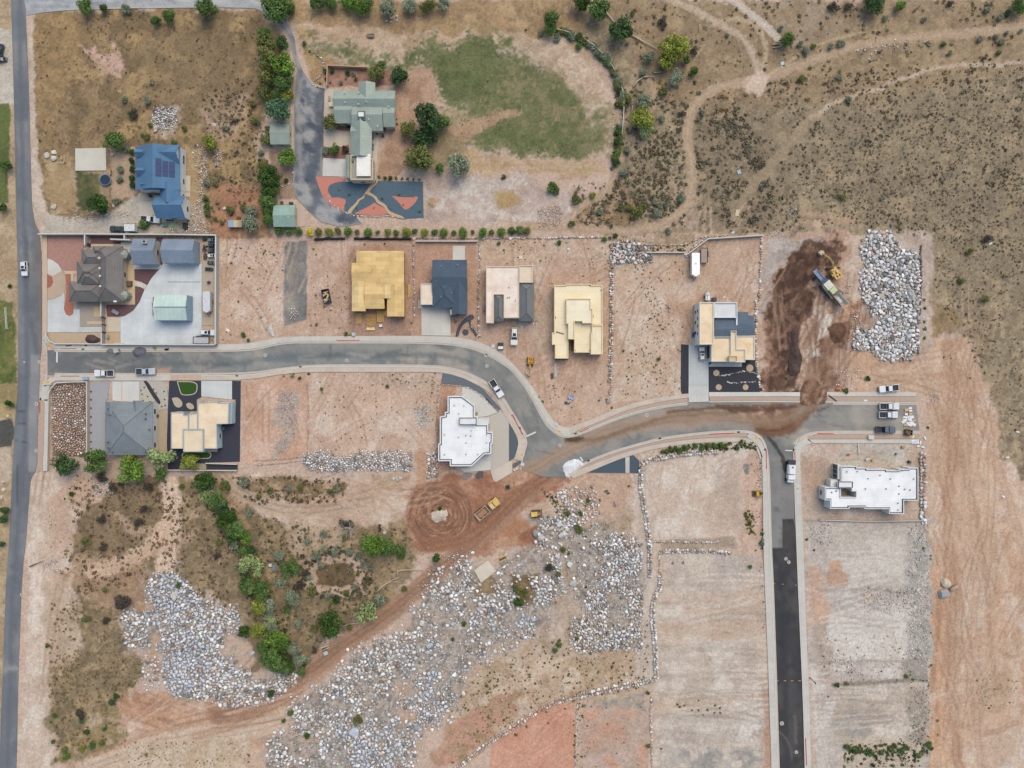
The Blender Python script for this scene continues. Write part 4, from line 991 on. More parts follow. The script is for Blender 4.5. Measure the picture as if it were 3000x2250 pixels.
 pad('path','10','1155,628 1400,628 1376,664 1155,664',concmat((210,214,214),2.),.055)
 pad('gravel_bed','10','780,382 1100,382 1100,414 1040,445 780,445',purp,.03)
 pad('path','10','780,447 1046,447 1046,470 780,470',cream,.04)
 pad('gravel_bed','10','1345,390 1405,390 1405,628 1345,628',purp,.03)
 pad('gravel_bed','10','1160,668 1374,668 1340,700 1300,750 1272,802 1220,775 1160,758',purp,.03)
 pad('path','10','1160,760 1220,777 1272,804 1248,836 1210,818 1166,810',concmat((212,206,196),2.),.055)
 pad('gravel_bed','10','1168,812 1210,820 1246,838 1200,950 1150,1020 1060,1072 925,1072 915,972 1168,972',purp,.03)
 pad('driveway','10','1402,618 1742,618 1742,1310 1040,1310 1040,1076 1080,1070 1150,1024 1205,950 1250,838 1274,804 1302,752 1342,702 1380,662 1402,630',cw,.05)
 pad('driveway','10','928,1078 1038,1078 1038,1206 928,1206',mat((206,192,172),.9,.06,.6),.05)
 pad('verge','10','928,1210 1038,1210 1038,1310 928,1310',mat((196,168,138),.95,.08,.8),.03)
 pad('parking_yard','10','1744,392 1878,392 1878,1152 1744,1152',mat((192,176,158),.95,.06,.6,(182,166,148)),.03)
 pad('parking_yard','10','1744,1156 1870,1156 1870,1312 1744,1312',mat((196,172,148),.95,.06,.6),.032)
 pad('drain','10','1448,774 1728,774 1728,778 1448,778',flat((60,64,68)),.056)
 pad('driveway','00','650,1282 915,1278 918,1472 652,1474',concmat((208,204,192),0,.95),.1)
 pad('driveway','10','1200,80 1320,80 1320,28 1380,28 1350,130 1366,210 1200,208',concmat((204,196,184),3.),.05)
 pad('patio','00','1560,1516 1634,1516 1644,1524 1644,1659 1560,1659',concmat((214,202,182),0),.05)
 pad('patio','10','1560,-4 1642,-4 1642,40 1560,40',concmat((214,202,182),0),.05)
 pad('patio','10','1384,226 1612,226 1612,262 1384,262',concmat((206,192,172),2),.05)
 tanc=concmat((206,194,178),2.6,.94)
 pad('patio','01','598,764 676,770 680,935 680,1070 735,1072 735,1130 820,1134 820,1330 585,1262 590,980',tanc,.05)
 pad('gravel_bed','01','640,1070 832,1070 832,1130 735,1130 640,1100',mat((166,122,106),.95,.1,1.5),.06)
 pad('gravel_bed','01','585,1300 800,1250 805,1310 775,1365 585,1360',mat((164,120,104),.95,.1,1.5),.06)
 pad('driveway','01','582,1364 772,1374 780,1526 578,1520',concmat((212,210,206),2.6,.94),.06)
 pad('path','01','1000,1130 1068,1130 1066,1210 1048,1290 1036,1582 775,1568 780,1530 1000,1550 1000,1340',concmat((212,202,188),2.6),.05)
 DK=vcolmat('slate_gravel',.18,.95,2.5,.4,.04)
 slate=mat((92,112,126),.95,.1,1.5,(82,100,116));pink=mat((206,138,122),.95,.08,1.5,(196,128,112));sand=mat((200,172,132),.95,.07,1.2)
 GB='830,517 930,524 948,530 1102,530 1239,530 1241,638 1184,641 1160,630 1130,618 1060,612 1010,600 970,568 945,545 925,520'
 pad('gravel_bed','P','1000,533 1102,530 1239,532 1241,638 1184,641 1130,627 1040,629 1010,617 985,600 962,562 960,548 975,536',slate,.03)
 pad('gravel_bed','P','925,517 1012,521 1012,532 985,534 965,542 960,555 965,580 990,578 1012,583 1014,592 1008,602 1010,617 985,612 955,590 938,560',pink,.035,1)
 pad('gravel_bed','11','850,182 900,160 960,130 1000,105 1024,88 1050,110 1100,130 1120,150 1142,195 1000,200 880,190',pink,.04,1)
 pad('gravel_bed','11','1170,32 1260,45 1340,45 1392,35 1400,50 1370,100 1300,156 1270,140 1230,85',pink,.042,1)
 pad('path','11','790,182 800,150 870,85 880,62 920,45 940,10 1000,-80 1040,-110 1060,-100 1010,-40 975,-5 1010,20 1040,38 1060,75 1120,105 1145,160 1200,185 1260,205 1282,228 1240,224 1150,200 1120,150 1105,125 1045,95 1020,45 965,20 935,50 890,75 885,95 830,160 822,184',sand,.05,1)
 pad('driveway','11','185,64 355,64 355,108 425,136 425,296 350,300 345,108 185,108',concmat((206,186,174),2.6),.05)
 pad('driveway','01','290,1056 318,1056 318,1286 155,1286 150,1250 290,1250',concmat((212,200,182),2.6),.05)
 layers=[('a',P('0,-100 1300,-100 1300,900 0,900'),(112,118,128),(164,164,164),(84,92,104),.5,.5,2.4,1,None,0,(0,0,0),1),('a',P('0,-100 760,-100 800,30 740,60 0,60'),(178,180,182),(156,160,166),(190,190,188),3,1,2,.95,(0,1.2),0,(0,0,0),1),('t',smooth_line(P('760,30 830,90 860,150 872,250 878,380 880,480 888,560'),2),1.6,(176,176,174),1.6,.7,.6,(150,152,154),1.4),('t',smooth_line(P('940,240 935,380 920,480 930,560'),2),3.0,(84,90,102),1.8,.75,0,(104,110,118),1.8),('t',smooth_line(P('75,50 200,28 400,14 600,14 740,14'),2),1.4,(176,176,176),.8,.7,0,(176,176,176),.5)]
 sheet('gravel_driveway',P('70,-5 250,-8 740,-5 800,22 832,50 862,110 872,170 888,210 918,250 950,258 946,430 943,515 932,525 942,560 965,592 1000,612 1040,632 1060,655 1000,665 940,650 905,620 870,580 858,540 862,480 862,300 870,200 855,150 840,90 800,50 770,35 745,24 640,22 400,24 200,30 130,36 78,45'),.03,layers,DK,.6)
 pad('driveway','11','1427,985 1680,985 1680,1240 1429,1236',concmat((212,208,200),3.),.06)
 pad('driveway','11','1400,932 1420,932 1420,978 1530,978 1530,1005 1400,1005',concmat((206,198,188),0),.055)
 pad('patio','11','1698,462 1804,462 1804,590 1698,590',concmat((214,210,202),3.),.05)
 dgr=mat((84,90,98),.95,.12,2.,(72,78,86))
 for s in('1720,1246 1740,1160 1790,1100 1835,1060 1870,1056 1886,1080 1876,1098 1840,1110 1790,1140 1762,1185 1748,1248','1834,1110 1858,1104 1850,1150 1890,1190 1912,1240 1896,1250 1870,1205 1836,1165'):
  pad('gravel_bed','11',s,dgr,.03,1)
 q=w1('11',1808,1210);mb=MB();mb.cyl(q[0],q[1],-.05,.9,.1,20);tag(mb.build('gravel_bed',dgr),kind='structure')
 pad('driveway','12','1525,1318 1725,1318 1725,1468 1695,1505 1697,1720 1525,1720',concmat((196,200,200),3.,.93),.06)
 pad('driveway','22','1525,20 1697,20 1697,150 1525,154',concmat((210,210,206),3.),.135)
 pad('patio','12','1700,1468 1984,1468 1984,1505 1700,1505',concmat((202,204,202),3.),.06)
 pad('patio','12','1557,1204 1590,1204 1590,1318 1557,1318',concmat((200,196,188),0),.05)
 blk=mat((66,68,74),.95,.16,2.5,(54,56,62))
 pad('gravel_bed','12','1460,1312 1523,1318 1523,1720 1458,1720',blk,.03)
 pad('gravel_bed','22','1462,0 1523,0 1523,76 1466,82',blk,.031)
 pad('gravel_bed','12','1699,1508 1986,1508 1990,1450 2096,1450 2110,1560 2130,1659 2140,1724 1699,1724',blk,.03)
 pad('gravel_bed','22','1702,58 1702,30 2160,30 2164,58',blk,.034)
 for t,x,y,r in(('12',1764,1560,27),('12',2052,1518,31),('22',1786,25,26),('22',2018,25,25)):
  q=w1(t,x,y);mb=MB();mb.cyl(q[0],q[1],-.05,r/29.5,.12,18);tag(mb.build('gravel_bed',mat((190,168,144),.95,.12,2.)),kind='structure')
 pad('gravel_bed','11','1610,1560 1700,1572 1800,1600 1900,1650 1980,1720 2090,1840 2115,1880 2095,1905 2040,1850 1960,1760 1860,1690 1760,1665 1600,1650',mat((112,120,128),.95,.12,2.,(98,106,114)),.03)
 pad('patio','21','1780,24 1830,22 1920,70 2000,130 2070,210 2097,230 2090,242 2000,272 1915,286 1890,270 1890,178 1782,100',mat((206,204,200),.9,.06,1.5),.03)
 pad('driveway','21','2010,285 2090,245 2110,215 2185,310 2185,664 2040,760 2030,760 2030,600',mat((198,190,180),.9,.08,.5,(188,182,172)),.05)
 pad('driveway','21','2030,762 2185,666 2215,660 2215,760 2075,845 2050,830',concmat((212,198,184),3),.052)
 pad('patio','21','1850,715 1975,610 2030,602 2028,738 1800,760 1760,725',mat((210,208,202),.9,.06,1.5),.03)
 pad('gravel_bed','21','2187,318 2205,352 2235,420 2270,500 2290,560 2270,610 2187,664',mat((92,100,108),.95,.12,2.),.035)
 pad('gravel_bed','22','660,762 800,692 978,632 980,766',mat((78,92,104),.95,.1,2.),.04)
 pad('gravel_bed','22','1016,624 1048,612 1100,660 1104,768 1016,766',mat((78,92,104),.95,.1,2.),.04)
 pad('path','22','979,632 1015,624 1015,766 981,766',concmat((206,200,190),2.),.06)
 pad('gravel_bed','22','-5,690 60,662 86,668 40,710 -5,728',mat((104,104,110),.95,.12,2.),.04)
 for s,c in(('1770,800 1800,765 1870,765 1860,800 1810,830',(142,134,130)),('1890,790 1920,750 1965,750 1965,800 1920,818',(96,94,98))):
  pad('gravel_bed','21',s,mat(c,.95,.15,2.),.03)
 pad('driveway','20','778,-20 945,-20 930,130 912,150 908,585 778,585',mat((172,172,174),.95,.08,1.2,(160,162,168)),.03)
 pad('driveway','20','972,-25 1205,-25 1205,155 972,140',concmat((214,214,212),3.4,.94),.05)
 pad('path','20','1047,-25 1058,-25 1058,150 1047,150',mat((206,186,168),.9,.06,1.),.056)
 pad('gravel_bed','20','1207,-30 1400,-30 1440,20 1454,120 1450,210 1346,232 1346,150 1207,150',mat((186,180,170),.95,.07,1.6),.03)
 pad('gravel_bed','20','1240,-30 1275,-30 1330,60 1385,140 1388,170 1365,172 1310,95',blk,.045,1)
 pad('path','20','1346,234 1450,212 1445,520 1470,640 1340,640',mat((184,164,142),.95,.08,1.),.03)
 pad('gravel_bed','20','1462,-30 1740,-30 1740,110 1700,130 1700,230 1475,240 1475,556 1580,556 1580,583 1880,583 1880,556 1912,540 1912,345 2035,330 2035,130 2005,130 2005,-30 2080,-30 2072,668 1790,675 1780,735 1452,733 1442,500 1452,200',mat((66,68,80),.95,.16,2.5,(56,58,70)),.03)
 pad('gravel_bed','20','1790,688 2052,688 2052,738 1785,738',blk,.03)
 pad('driveway','20','1740,-30 2005,-30 2005,132 1740,104',concmat((208,212,212),3.2,.93),.05)
 lawn=mat((58,92,30),.95,.2,2.5,(46,78,22),14)
 rim=mat((206,198,180),.9,.06,1.)
 def lawn_patch(tile,s):
  p=wp(tile,s);p=smooth_line(p+[p[0]],2)[:-1]
  if poly_area(p)<0:p=p[::-1]
  mb=MB();mb.prism(inset(p,.22),-.05,.10,bottom=False);tag(mb.build('lawn',lawn),kind='structure')
  mb=MB();mb.ring(p,.2,-.05,.15);tag(mb.build('lawn_edging',rim),kind='structure')
 lawn_patch('20','1530,-26 1705,-26 1708,50 1690,82 1640,96 1570,94 1555,60')
 lawn_patch('20','1580,592 1640,578 1740,588 1810,576 1832,610 1810,645 1760,640 1700,652 1600,650 1568,625')
 for s in('1484,120 1530,108 1570,140 1580,180 1550,205 1510,190','1608,170 1635,155 1675,180 1678,210 1650,220 1615,200'):
  pad('gravel_bed','20',s,mat((196,184,166),.95,.16,1.6,(178,166,150)),.06,1)
 pad('driveway','20','1780,685 1560,680 1560,730 1780,735',concmat((176,164,140),0),.036)
 pad('pavement','21','1885,1605 2005,1515 2075,1610 1945,1712',concmat((216,204,188),0),.4)
 return
def build_far_left():
 band('verge','-40,700 -40,990','16,700 20,990',-.1,-.01,mat((120,124,70),.95,.2,.8,(150,140,90)))
def ico(sub):
 bm=bmesh.new();bmesh.ops.create_icosphere(bm,subdivisions=sub,radius=1.0)
 v=np.array([q.co[:]for q in bm.verts]);f=np.array([[q.index for q in p.verts]for p in bm.faces]);bm.free()
 return v,f
def rock_shape(sub,seed):
 r=np.random.RandomState(seed)
 v,f=ico(sub)
 v=v.copy()
 for _ in range(8):
  n=r.normal(size=3);n/=np.linalg.norm(n);d=r.uniform(.45,.85)
  s=v@n-d;m=s>0
  v[m]-=np.outer(s[m],n)
 v+=r.normal(size=v.shape)*.02
 v*=np.array([1.06,r.uniform(.74,1.0),r.uniform(.55,.8)])
 return v,f
ROCK_LO=[rock_shape(2,100+k)for k in range(9)]
ROCK_XS=[rock_shape(1,200+k)for k in range(9)]
RCOL=[((224,223,224),6),((204,205,208),4),((220,212,202),2),((176,174,172),5),((206,194,182),1.4),((240,239,239),6),((136,134,133),3)]
def rockcol(blue=0.0,warm=0.0):
 c=RND.choices([q[0]for q in RCOL],[q[1]for q in RCOL])[0]
 if RND.random()<blue:c=RND.choice([(198,204,216),(212,216,226),(184,192,204)])
 if RND.random()<warm:c=RND.choice([(196,170,152),(182,156,140),(206,184,166)])
 k=RND.uniform(.93,1.05)
 return tuple(min(255,q*k)for q in c)
def merged(name,items,shapes,m,parent=None):
 V,F,Cc=[],[],[];b=0
 for(x,y,z,r,rot,c)in items:
  v,f=(ROCK_LO if r>.5 else shapes)[RND.randrange(len(shapes))]
  ca,sa=math.cos(rot),math.sin(rot)
  q=np.empty_like(v)
  q[:,0]=(v[:,0]*ca-v[:,1]*sa)*r+x
  q[:,1]=(v[:,0]*sa+v[:,1]*ca)*r+y
  q[:,2]=v[:,2]*r+z
  V.append(q);F.append(f+b);Cc.append(np.tile(np.array(C(c)),(len(v),1)));b+=len(v)
 V=np.concatenate(V).astype(np.float32);F=np.concatenate(F).astype(np.int32);Cc=np.concatenate(Cc).astype(np.float32)
 me=bpy.data.meshes.new(name)
 nf=len(F)
 me.vertices.add(len(V));me.vertices.foreach_set('co',V.ravel())
 me.loops.add(nf*3);me.loops.foreach_set('vertex_index',F.ravel())
 me.polygons.add(nf);me.polygons.foreach_set('loop_start',np.arange(0,nf*3,3,dtype=np.int32));me.polygons.foreach_set('loop_total',np.full(nf,3,np.int32))
 me.update(calc_edges=True)
 at=me.color_attributes.new('Col','FLOAT_COLOR','POINT');at.data.foreach_set('color',Cc.ravel())
 me.materials.append(m)
 o=bpy.data.objects.new(name,me);COL.objects.link(o)
 if parent:o.parent=parent
 return o
class Pack:
 def __init__(self,cell=2.0):self.g={};self.cell=cell
 def ok(self,x,y,r,k=.8):
  cx,cy=int(x//self.cell),int(y//self.cell)
  for i in range(cx-1,cx+2):
   for j in range(cy-1,cy+2):
    for(a,b,s)in self.g.get((i,j),()):
     if(a-x)**2+(b-y)**2<(k*(r+s))**2:return False
  return True
 def put(self,x,y,r):self.g.setdefault((int(x//self.cell),int(y//self.cell)),[]).append((x,y,r))
def inside(poly,x,y):
 c=False;n=len(poly);j=n-1
 for i in range(n):
  if(poly[i][1]>y)!=(poly[j][1]>y)and x<(poly[j][0]-poly[i][0])*(y-poly[i][1])/(poly[j][1]-poly[i][1])+poly[i][0]:c=not c
  j=i
 return c
def fill(poly,n,rmin,rmax,pw=2.2,pack=None,k=.82,holes=(),jit=1.5,dens=None):
 x0=min(q[0]for q in poly);x1=max(q[0]for q in poly);y0=min(q[1]for q in poly);y1=max(q[1]for q in poly)
 rs=sorted([rmin+(rmax-rmin)*RND.random()**pw for _ in range(n)],reverse=True)
 pack=pack or Pack();out=[]
 for r in rs:
  for t in range(14):
   x=RND.uniform(x0,x1);y=RND.uniform(y0,y1)
   if not inside(poly,x+RND.uniform(-jit,jit),y+RND.uniform(-jit,jit)):continue
   if any(inside(h,x,y)for h in holes):continue
   if dens is not None and RND.random()>dens(x,y):continue
   if pack.ok(x,y,r,k):
    pack.put(x,y,r);out.append((x,y,r));break
 return out
def build_rocks():
 rm=vcolmat('boulder_stone',.2,.92,1.8,.6,.08,hi=9)
 rmo=vcolmat('boulder_stone_single',.2,.92,1.8,.6,.08,objcol=True,hi=9)
 allr=[]
 pk=Pack(2.6)
 def blueat(spots):
  def f(x,y):
   return max([math.exp(-((x-a)**2+(y-b)**2)/s**2)for a,b,s in spots]+[0])
  return f
 bl=blueat([(*w1('31',1650,780),9),(*w1('31',900,1560),10),(*w1('31',1480,1060),6),(*w1('30',1550,750),10),(*w1('30',1500,200),8),(*w1('31',1130,1350),7),(*w1('32',150,370),7)])
 holes_c=[wp('31',s)for s in('1040,1060 1150,1040 1160,1160 1130,1260 1010,1230 1020,1130','1360,560 1460,540 1490,640 1400,640','1650,480 1750,400 1840,320 1850,420 1800,560 1690,600 1620,560','280,1360 400,1370 560,1400 540,1560 420,1500 300,1450','830,1190 940,1180 950,1280 850,1310','960,960 1040,970 1020,1050 940,1040','1270,380 1360,370 1370,450 1270,460','2090,320 2212,300 2212,420')]+[wp('21','1850,1490 2010,1480 2110,1600 1960,1760 1860,1640')]+[wp('22','60,1300 230,1450 330,1420 300,1560 400,1658 60,1658')]
 holes_b=[wp('30','1270,430 1370,410 1390,520 1350,590 1280,590')]
 for(x,y,r)in fill(wp('Q','425,615 480,630 475,700 430,720'),70,.2,.6,1.8,pk,.8):allr.append((x,y,r,'left rock heap',rockcol(.1),'b'))
 d2=lambda x,y:min(1,max(.05,(float(fbm(np.array([x]),np.array([y]),6,3,3)[0])-.42)*8))
 fields=[('a',6500,.12,.68,2.5,(),'rock field',None),('b',5200,.13,.66,2.6,holes_b,'left rock heap',None),('c',12000,.12,.66,2.9,holes_c,'big boulder field',d2),('d',5000,.12,.58,2.6,(),'right-hand boulder patches',lambda x,y:min(1,max(.03,(float(fbm(np.array([x]),np.array([y]),6,2,3)[0])-.44)*8))),('e',1500,.12,.45,2.2,(),'rock bank',None),('f',120,.25,.6,1.5,(),'narrow rock strip',None),('g',240,.25,.7,1.6,(),'bare lot rock pile',None),('h',330,.14,.4,1.8,(),'pale rubble in the dry field',None),('i',380,.2,.55,1.8,(),'boulder patch beside the rock wall',None),('j',160,.2,.6,2,(),'stone patch below the white powder spill',None)]
 for key,n,a,b,pw,ho,desc,dn in fields:
  p=wp('F',BF[key])
  for(x,y,r)in fill(p,n,a,b,pw,pk,.74,ho,3.2 if key in 'cd' else 1.2,dn):
   allr.append((x,y,r,desc,rockcol(.75*bl(x,y)+(.06 if key in 'b' else.02),.06 if key not in 'fgij' else.2),key))
 lone=[('00',405,1340,26,(206,200,190)),('00',470,1317,22,(216,212,204)),('00',466,1370,24,(216,214,206)),('00',1345,1115,28,(196,190,182)),('00',968,1330,18,(196,186,176)),('10',468,130,24,(206,200,192)),('10',985,118,16,(206,196,186)),('01',1168,152,16,(200,200,196)),('01',1220,145,13,(196,194,188)),('01',1130,182,11,(206,204,198)),('01',1168,188,11,(206,204,198)),('01',1218,174,11,(206,204,198)),('33',1528,58,40,(206,192,174)),('33',1600,100,36,(176,160,142)),('33',1508,150,48,(170,170,172)),('33',1290,120,17,(210,208,204)),('12',1360,990,17,(170,160,150)),('12',1358,1028,12,(186,172,160)),('12',478,424,15,(186,176,162)),('12',378,445,12,(180,170,156)),('12',125,1565,18,(206,194,178)),('21',1193,815,13,(212,208,202)),('21',1225,825,14,(190,188,186)),('21',1250,812,14,(210,204,196)),('20',785,785,20,(196,196,194)),('20',35,910,18,(206,198,184)),('20',15,975,18,(210,196,174)),('20',70,275,15,(206,190,168)),('20',28,840,16,(210,196,176)),('30',2180,670,26,(190,192,196)),('30',1520,170,36,(206,200,194)),('30',2080,775,17,(202,200,196)),('30',1340,335,24,(186,184,182)),('22',255,1325,32,(190,186,180)),('22',280,1248,26,(190,182,172)),('22',335,1245,25,(198,188,174)),('22',345,1290,22,(194,182,164)),('22',205,1285,28,(150,150,152)),('22',410,1205,26,(206,204,200)),('22',440,1300,34,(206,200,194)),('22',480,1255,18,(206,200,194)),('22',395,1480,22,(206,206,206)),('22',410,1550,24,(196,206,214)),('22',500,1555,28,(196,206,210)),('22',890,1030,20,(160,158,156)),('32',530,52,34,(206,202,196)),('32',460,135,16,(216,214,210)),('32',660,140,18,(196,204,206)),('32',775,345,17,(216,214,210)),('32',893,605,17,(220,218,214)),('31',850,1350,42,(196,204,214)),('31',1500,600,30,(180,188,196)),('31',1435,400,26,(210,206,202)),('31',1400,1300,26,(170,176,184)),('31',410,1285,28,(186,184,182)),('13',1235,885,40,(196,194,188)),('13',980,905,28,(186,184,180)),('13',1070,605,28,(186,184,182)),('13',960,348,20,(186,184,180)),('13',1247,500,24,(190,186,180)),('13',1215,838,26,(192,188,182)),('13',1115,615,22,(176,174,172)),('13',1040,435,20,(186,182,176)),('13',796,1355,16,(206,198,188)),('12',1812,1580,0,(206,190,168)),('10',1940,140,16,(210,196,176))]
 for(t,x,y,r,c)in lone:
  if r:q=w1(t,x,y);allr.append((q[0],q[1],r/29.5*1.02,'L'+t,c,'L'))
 allr.sort(key=lambda q:-q[2]if q[5]!='L' else-99)
 meshes=[]
 for k in range(9):
  v,f=rock_shape(3,300+k);me=bpy.data.meshes.new('boulder')
  me.from_pydata(v.tolist(),[],f.tolist());me.materials.append(rmo)
  at=me.color_attributes.new('Col','FLOAT_COLOR','POINT');at.data.foreach_set('color',np.ones(len(v)*4,np.float32));me.update();meshes.append(me)
 inframe=lambda q:abs(q[0])<151 and abs(q[1])<113
 vis=[q for q in allr if inframe(q)]
 single,rest=vis[:300],vis[300:]+[q for q in allr if not inframe(q)]
 for(x,y,r,desc,c,key)in single:
  o=bpy.data.objects.new('boulder',RND.choice(meshes));COL.objects.link(o)
  o.location=(x,y,r*.34-.05);s=r*RND.uniform(1.05,1.15);o.scale=(s,s,s*RND.uniform(.9,1.15));o.rotation_euler=(RND.uniform(-.15,.15),RND.uniform(-.15,.15),RND.uniform(0,6.28))
  o.color=C(c)
  tone='bluish grey' if c[2]>c[0]+4 else('pale' if sum(c)>585 else('tan' if c[0]-c[2]>22 else 'grey'))
  AUTO.append((o,'boulder',tone,'large' if r>.95 else 'mid-sized','boulder',None if key=='L' else desc))
 its=[(x,y,r*RND.uniform(.1,.7)-.06,r*1.1,RND.uniform(0,6.28),c)for(x,y,r,d,c,k)in rest]
 big=[i for i in its if i[3]>.38];sm=[i for i in its if i[3]<=.38]
 o=merged('boulders',big+sm,ROCK_XS if len(its)>9000 else ROCK_LO if False else ROCK_XS,rm);tag(o,'loose field of smaller pale grey boulders beside the haul road','boulders',kind='stuff')
 r2=[(x,y,r*.15-.04,r*1.1,RND.uniform(0,6.28),rockcol(0,.85))for(x,y,r)in fill(wp('F','113,829 189,828 190,975 150,985 113,968'),2600,.14,.42,1.5,Pack(1.2),.84,(),.3)]
 o=merged('rubble',r2,ROCK_XS,rm);tag(o,'brownish crushed rock covering the fenced corner lot','rubble',kind='stuff')
 st=[]
 for s,n,a,b,w in(('1960,1130 2008,1125 2005,1440 1960,1440',800,.08,.3,.25),('1860,1275 1975,1265 1975,1325 1870,1320',380,.08,.28,.2),('1745,1130 1800,1130 1800,1170 1760,1180',120,.1,.3,.2),('1830,1430 1960,1420 1960,1470 1830,1480',160,.08,.25,.3),('1780,1420 1830,1410 1840,1440 1800,1460',90,.1,.3,0),('2005,1560 2010,1460 1965,1500 1965,1640',200,.08,.25,.2),('1640,985 1660,1000 1655,1060 1630,1060',120,.08,.3,.3),('600,845 645,840 640,910 625,970 590,985 610,930',420,.08,.28,.3),('895,880 930,875 930,925 905,925',140,.1,.35,.2),('1160,455 1215,445 1210,485 1165,490',200,.1,.35,.9),('1030,930 1060,970 1030,985',40,.1,.3,.2),('2010,90 1920,85 1840,110 1850,130 1950,105 2010,100',60,.12,.4,.1),('1700,440 1720,445 1720,470 1700,470',40,.1,.3,.3),('420,310 450,330 445,400 425,500 412,498 432,400',330,.15,.36,.4),('462,325 478,325 476,360 462,360',60,.15,.35,.2),('345,505 450,480 455,500 440,510 345,515',420,.14,.36,.7),('270,480 300,480 300,490 270,490',40,.12,.3,.4),('115,465 280,455 285,462 150,475',150,.14,.3,.6),('1840,655 1885,745 1850,760',120,.12,.4,.2),('700,1070 800,1100 780,1120',40,.1,.25,.3),('900,1180 1000,1190 960,1230 900,1220',50,.1,.3,.2),('1810,640 1840,600 1850,560 1830,640',60,.1,.3,.3),('1000,560 1020,560 1020,590 1000,590',0,.1,.3,.3),('256,855 262,900 270,900',0,.1,.2,0),('625,665 645,670 640,690 625,690',70,.15,.35,.4),('1150,640 1180,640',0,.1,.2,.2),('1145,690 1170,690 1160,700',14,.15,.3,.3),('1010,702 1030,702 1025,712',16,.15,.35,.3),('2000,850 2030,850 2030,870',50,.1,.3,.1),('195,990 300,1010 250,1080 200,1050',90,.1,.35,.3),('210,1040 250,1040 240,1075 200,1070',80,.1,.4,.1),('90,1220 120,1210 130,1240',80,.1,.3,0),('1645,505 1700,500 1690,520',30,.1,.25,.2),('1480,700 1500,700 1490,720',0,.1,.2,0),('1800,800 1860,790 1850,840 1810,845',90,.1,.35,.2),('645,1590 700,1570 780,1600 690,1640',160,.1,.3,.3),('200,1500 235,1500 235,1545',0,.1,.2,.2),('1405,440 1420,460',0,.1,.2,.2)):
  if n:st+=[(x,y,r*.1-.03,r,RND.uniform(0,6.28),rockcol(.05,w))for(x,y,r)in fill(wp('F',s),n,a,b,2.2,Pack(1.0),.8,(),1.2)]
 o=merged('stones',st,ROCK_XS,rm);tag(o,'loose pale stones scattered over the graded lots and banks','stones',kind='stuff')
 def rwall(label,tile,s,width=1.0,r=.36,h=.7,warm=.3,dark=False,name='stone_wall'):
  l=smooth_line(wp(tile,s),1);its=[]
  L=float(np.hypot(*np.diff(np.array(l),axis=0).T).sum())
  rows=max(1,int(width/(r*1.5)))
  for k in range(rows):
   n=max(3,int(L/(r*1.75)))
   q=resample(l,n);o=offs(q.tolist(),(k-(rows-1)/2)*width/rows)
   for(x,y)in o:
    rr=r*RND.uniform(.75,1.3)
    its.append((x+RND.uniform(-.15,.15),y+RND.uniform(-.15,.15),rr*.2+h*(.15+.6*k/max(1,rows))*(1 if rows>1 else.5),rr*1.15,RND.uniform(0,6.28),rockcol(0,warm)if not dark else(112,104,98)))
  o=merged(name,its,ROCK_XS,rm);tag(o,label,'stone wall')
  return o
 rwall('low stone wall along the right edge of the yellow-decked lot','11','1360,400 1358,600 1364,800 1366,1000 1362,1110',.7,.3,.4,.5)
 rwall('pale stone wall right of the dark-blue roofed house','11','1928,395 1932,600 1924,800 1920,1000 1918,1240',.9,.34,.6,.4)
 rwall('long stone wall right of the cream multi-level house','12','866,480 860,640 862,800 856,1000 858,1200 852,1400 842,1640',1.1,.36,.6,.4)
 rwall('stone wall between the bare lot and the wider lot, low end by the street','22','855,0 850,60 835,130',.9,.36,.5,.4)
 rwall('stone retaining wall right of the lot with the white trailer','12','2150,400 2148,560 2142,760 2135,930',1.2,.4,.8,.2)
 rwall('stone retaining wall right of the modern black and cream house','12','2105,940 2112,1080 2100,1240 2110,1420 2120,1560 2140,1659',1.2,.4,.8,.2)
 rwall('stone edging along the top of the dark-blue roofed house lot','11','1370,398 1500,396 1700,399 1910,398',.7,.3,.4,.4)
 rwall('stone edging along the top of the cream shingled house lot','11','1930,405 2050,400 2210,396 2440,400 2700,388 2990,392',.8,.34,.4,.4)
 rwall('pale curving retaining wall around the graded dead-end lot','22','1770,582 1620,588 1480,598 1340,622 1200,648 1125,672 1106,740 1110,850 1128,1000 1158,1150 1172,1250 1180,1350',1.4,.4,.9,.3)
 rwall('retaining wall along the left of the lower terrace lots','22','1188,1360 1186,1500 1192,1658',1.2,.38,.8,.3)
 rwall('upper of two parallel terrace walls below the graded lot','22','1195,1358 1400,1360 1600,1366 1780,1362',1.0,.36,.8,.3)
 rwall('lower of two parallel terrace walls below the graded lot','22','1285,1445 1500,1438 1700,1442 1888,1454',1.2,.38,.8,.2)
 rwall('short retaining wall right of the narrow terrace path','22','1272,1460 1276,1560 1284,1658',1.0,.36,.7,.3)
 rwall('long crooked retaining wall left of the striped lots','32','1282,0 1280,90 1222,190 1212,300 1216,400 1232,520 1238,700 1246,870',1.5,.4,.9,.1)
 rwall('broad stone wall climbing towards the red pad corner','32','1240,885 1100,918 900,958 700,1005 580,1030',1.8,.42,.9,.2)
 rwall('curving stone wall along the upper edge of the red pad','32','570,1035 450,1062 330,1110 240,1155 100,1238 0,1312 -130,1390 -260,1480 -400,1600 -480,1660',1.4,.38,.8,.6)
 rwall('stone wall between the two lower lots, right one','32','1206,1050 1198,1200 1206,1400 1210,1658',1.0,.36,.8,.2)
 rwall('angular dark-jointed retaining wall right of the white building','23','1330,600 1336,750 1330,900 1332,1050 1340,1200',1.7,.55,1.2,.5)
 rwall('dark stone wall beside the rock field','13','1318,460 1322,640 1318,820 1312,980 1305,1100',.9,.34,.6,.3,True)
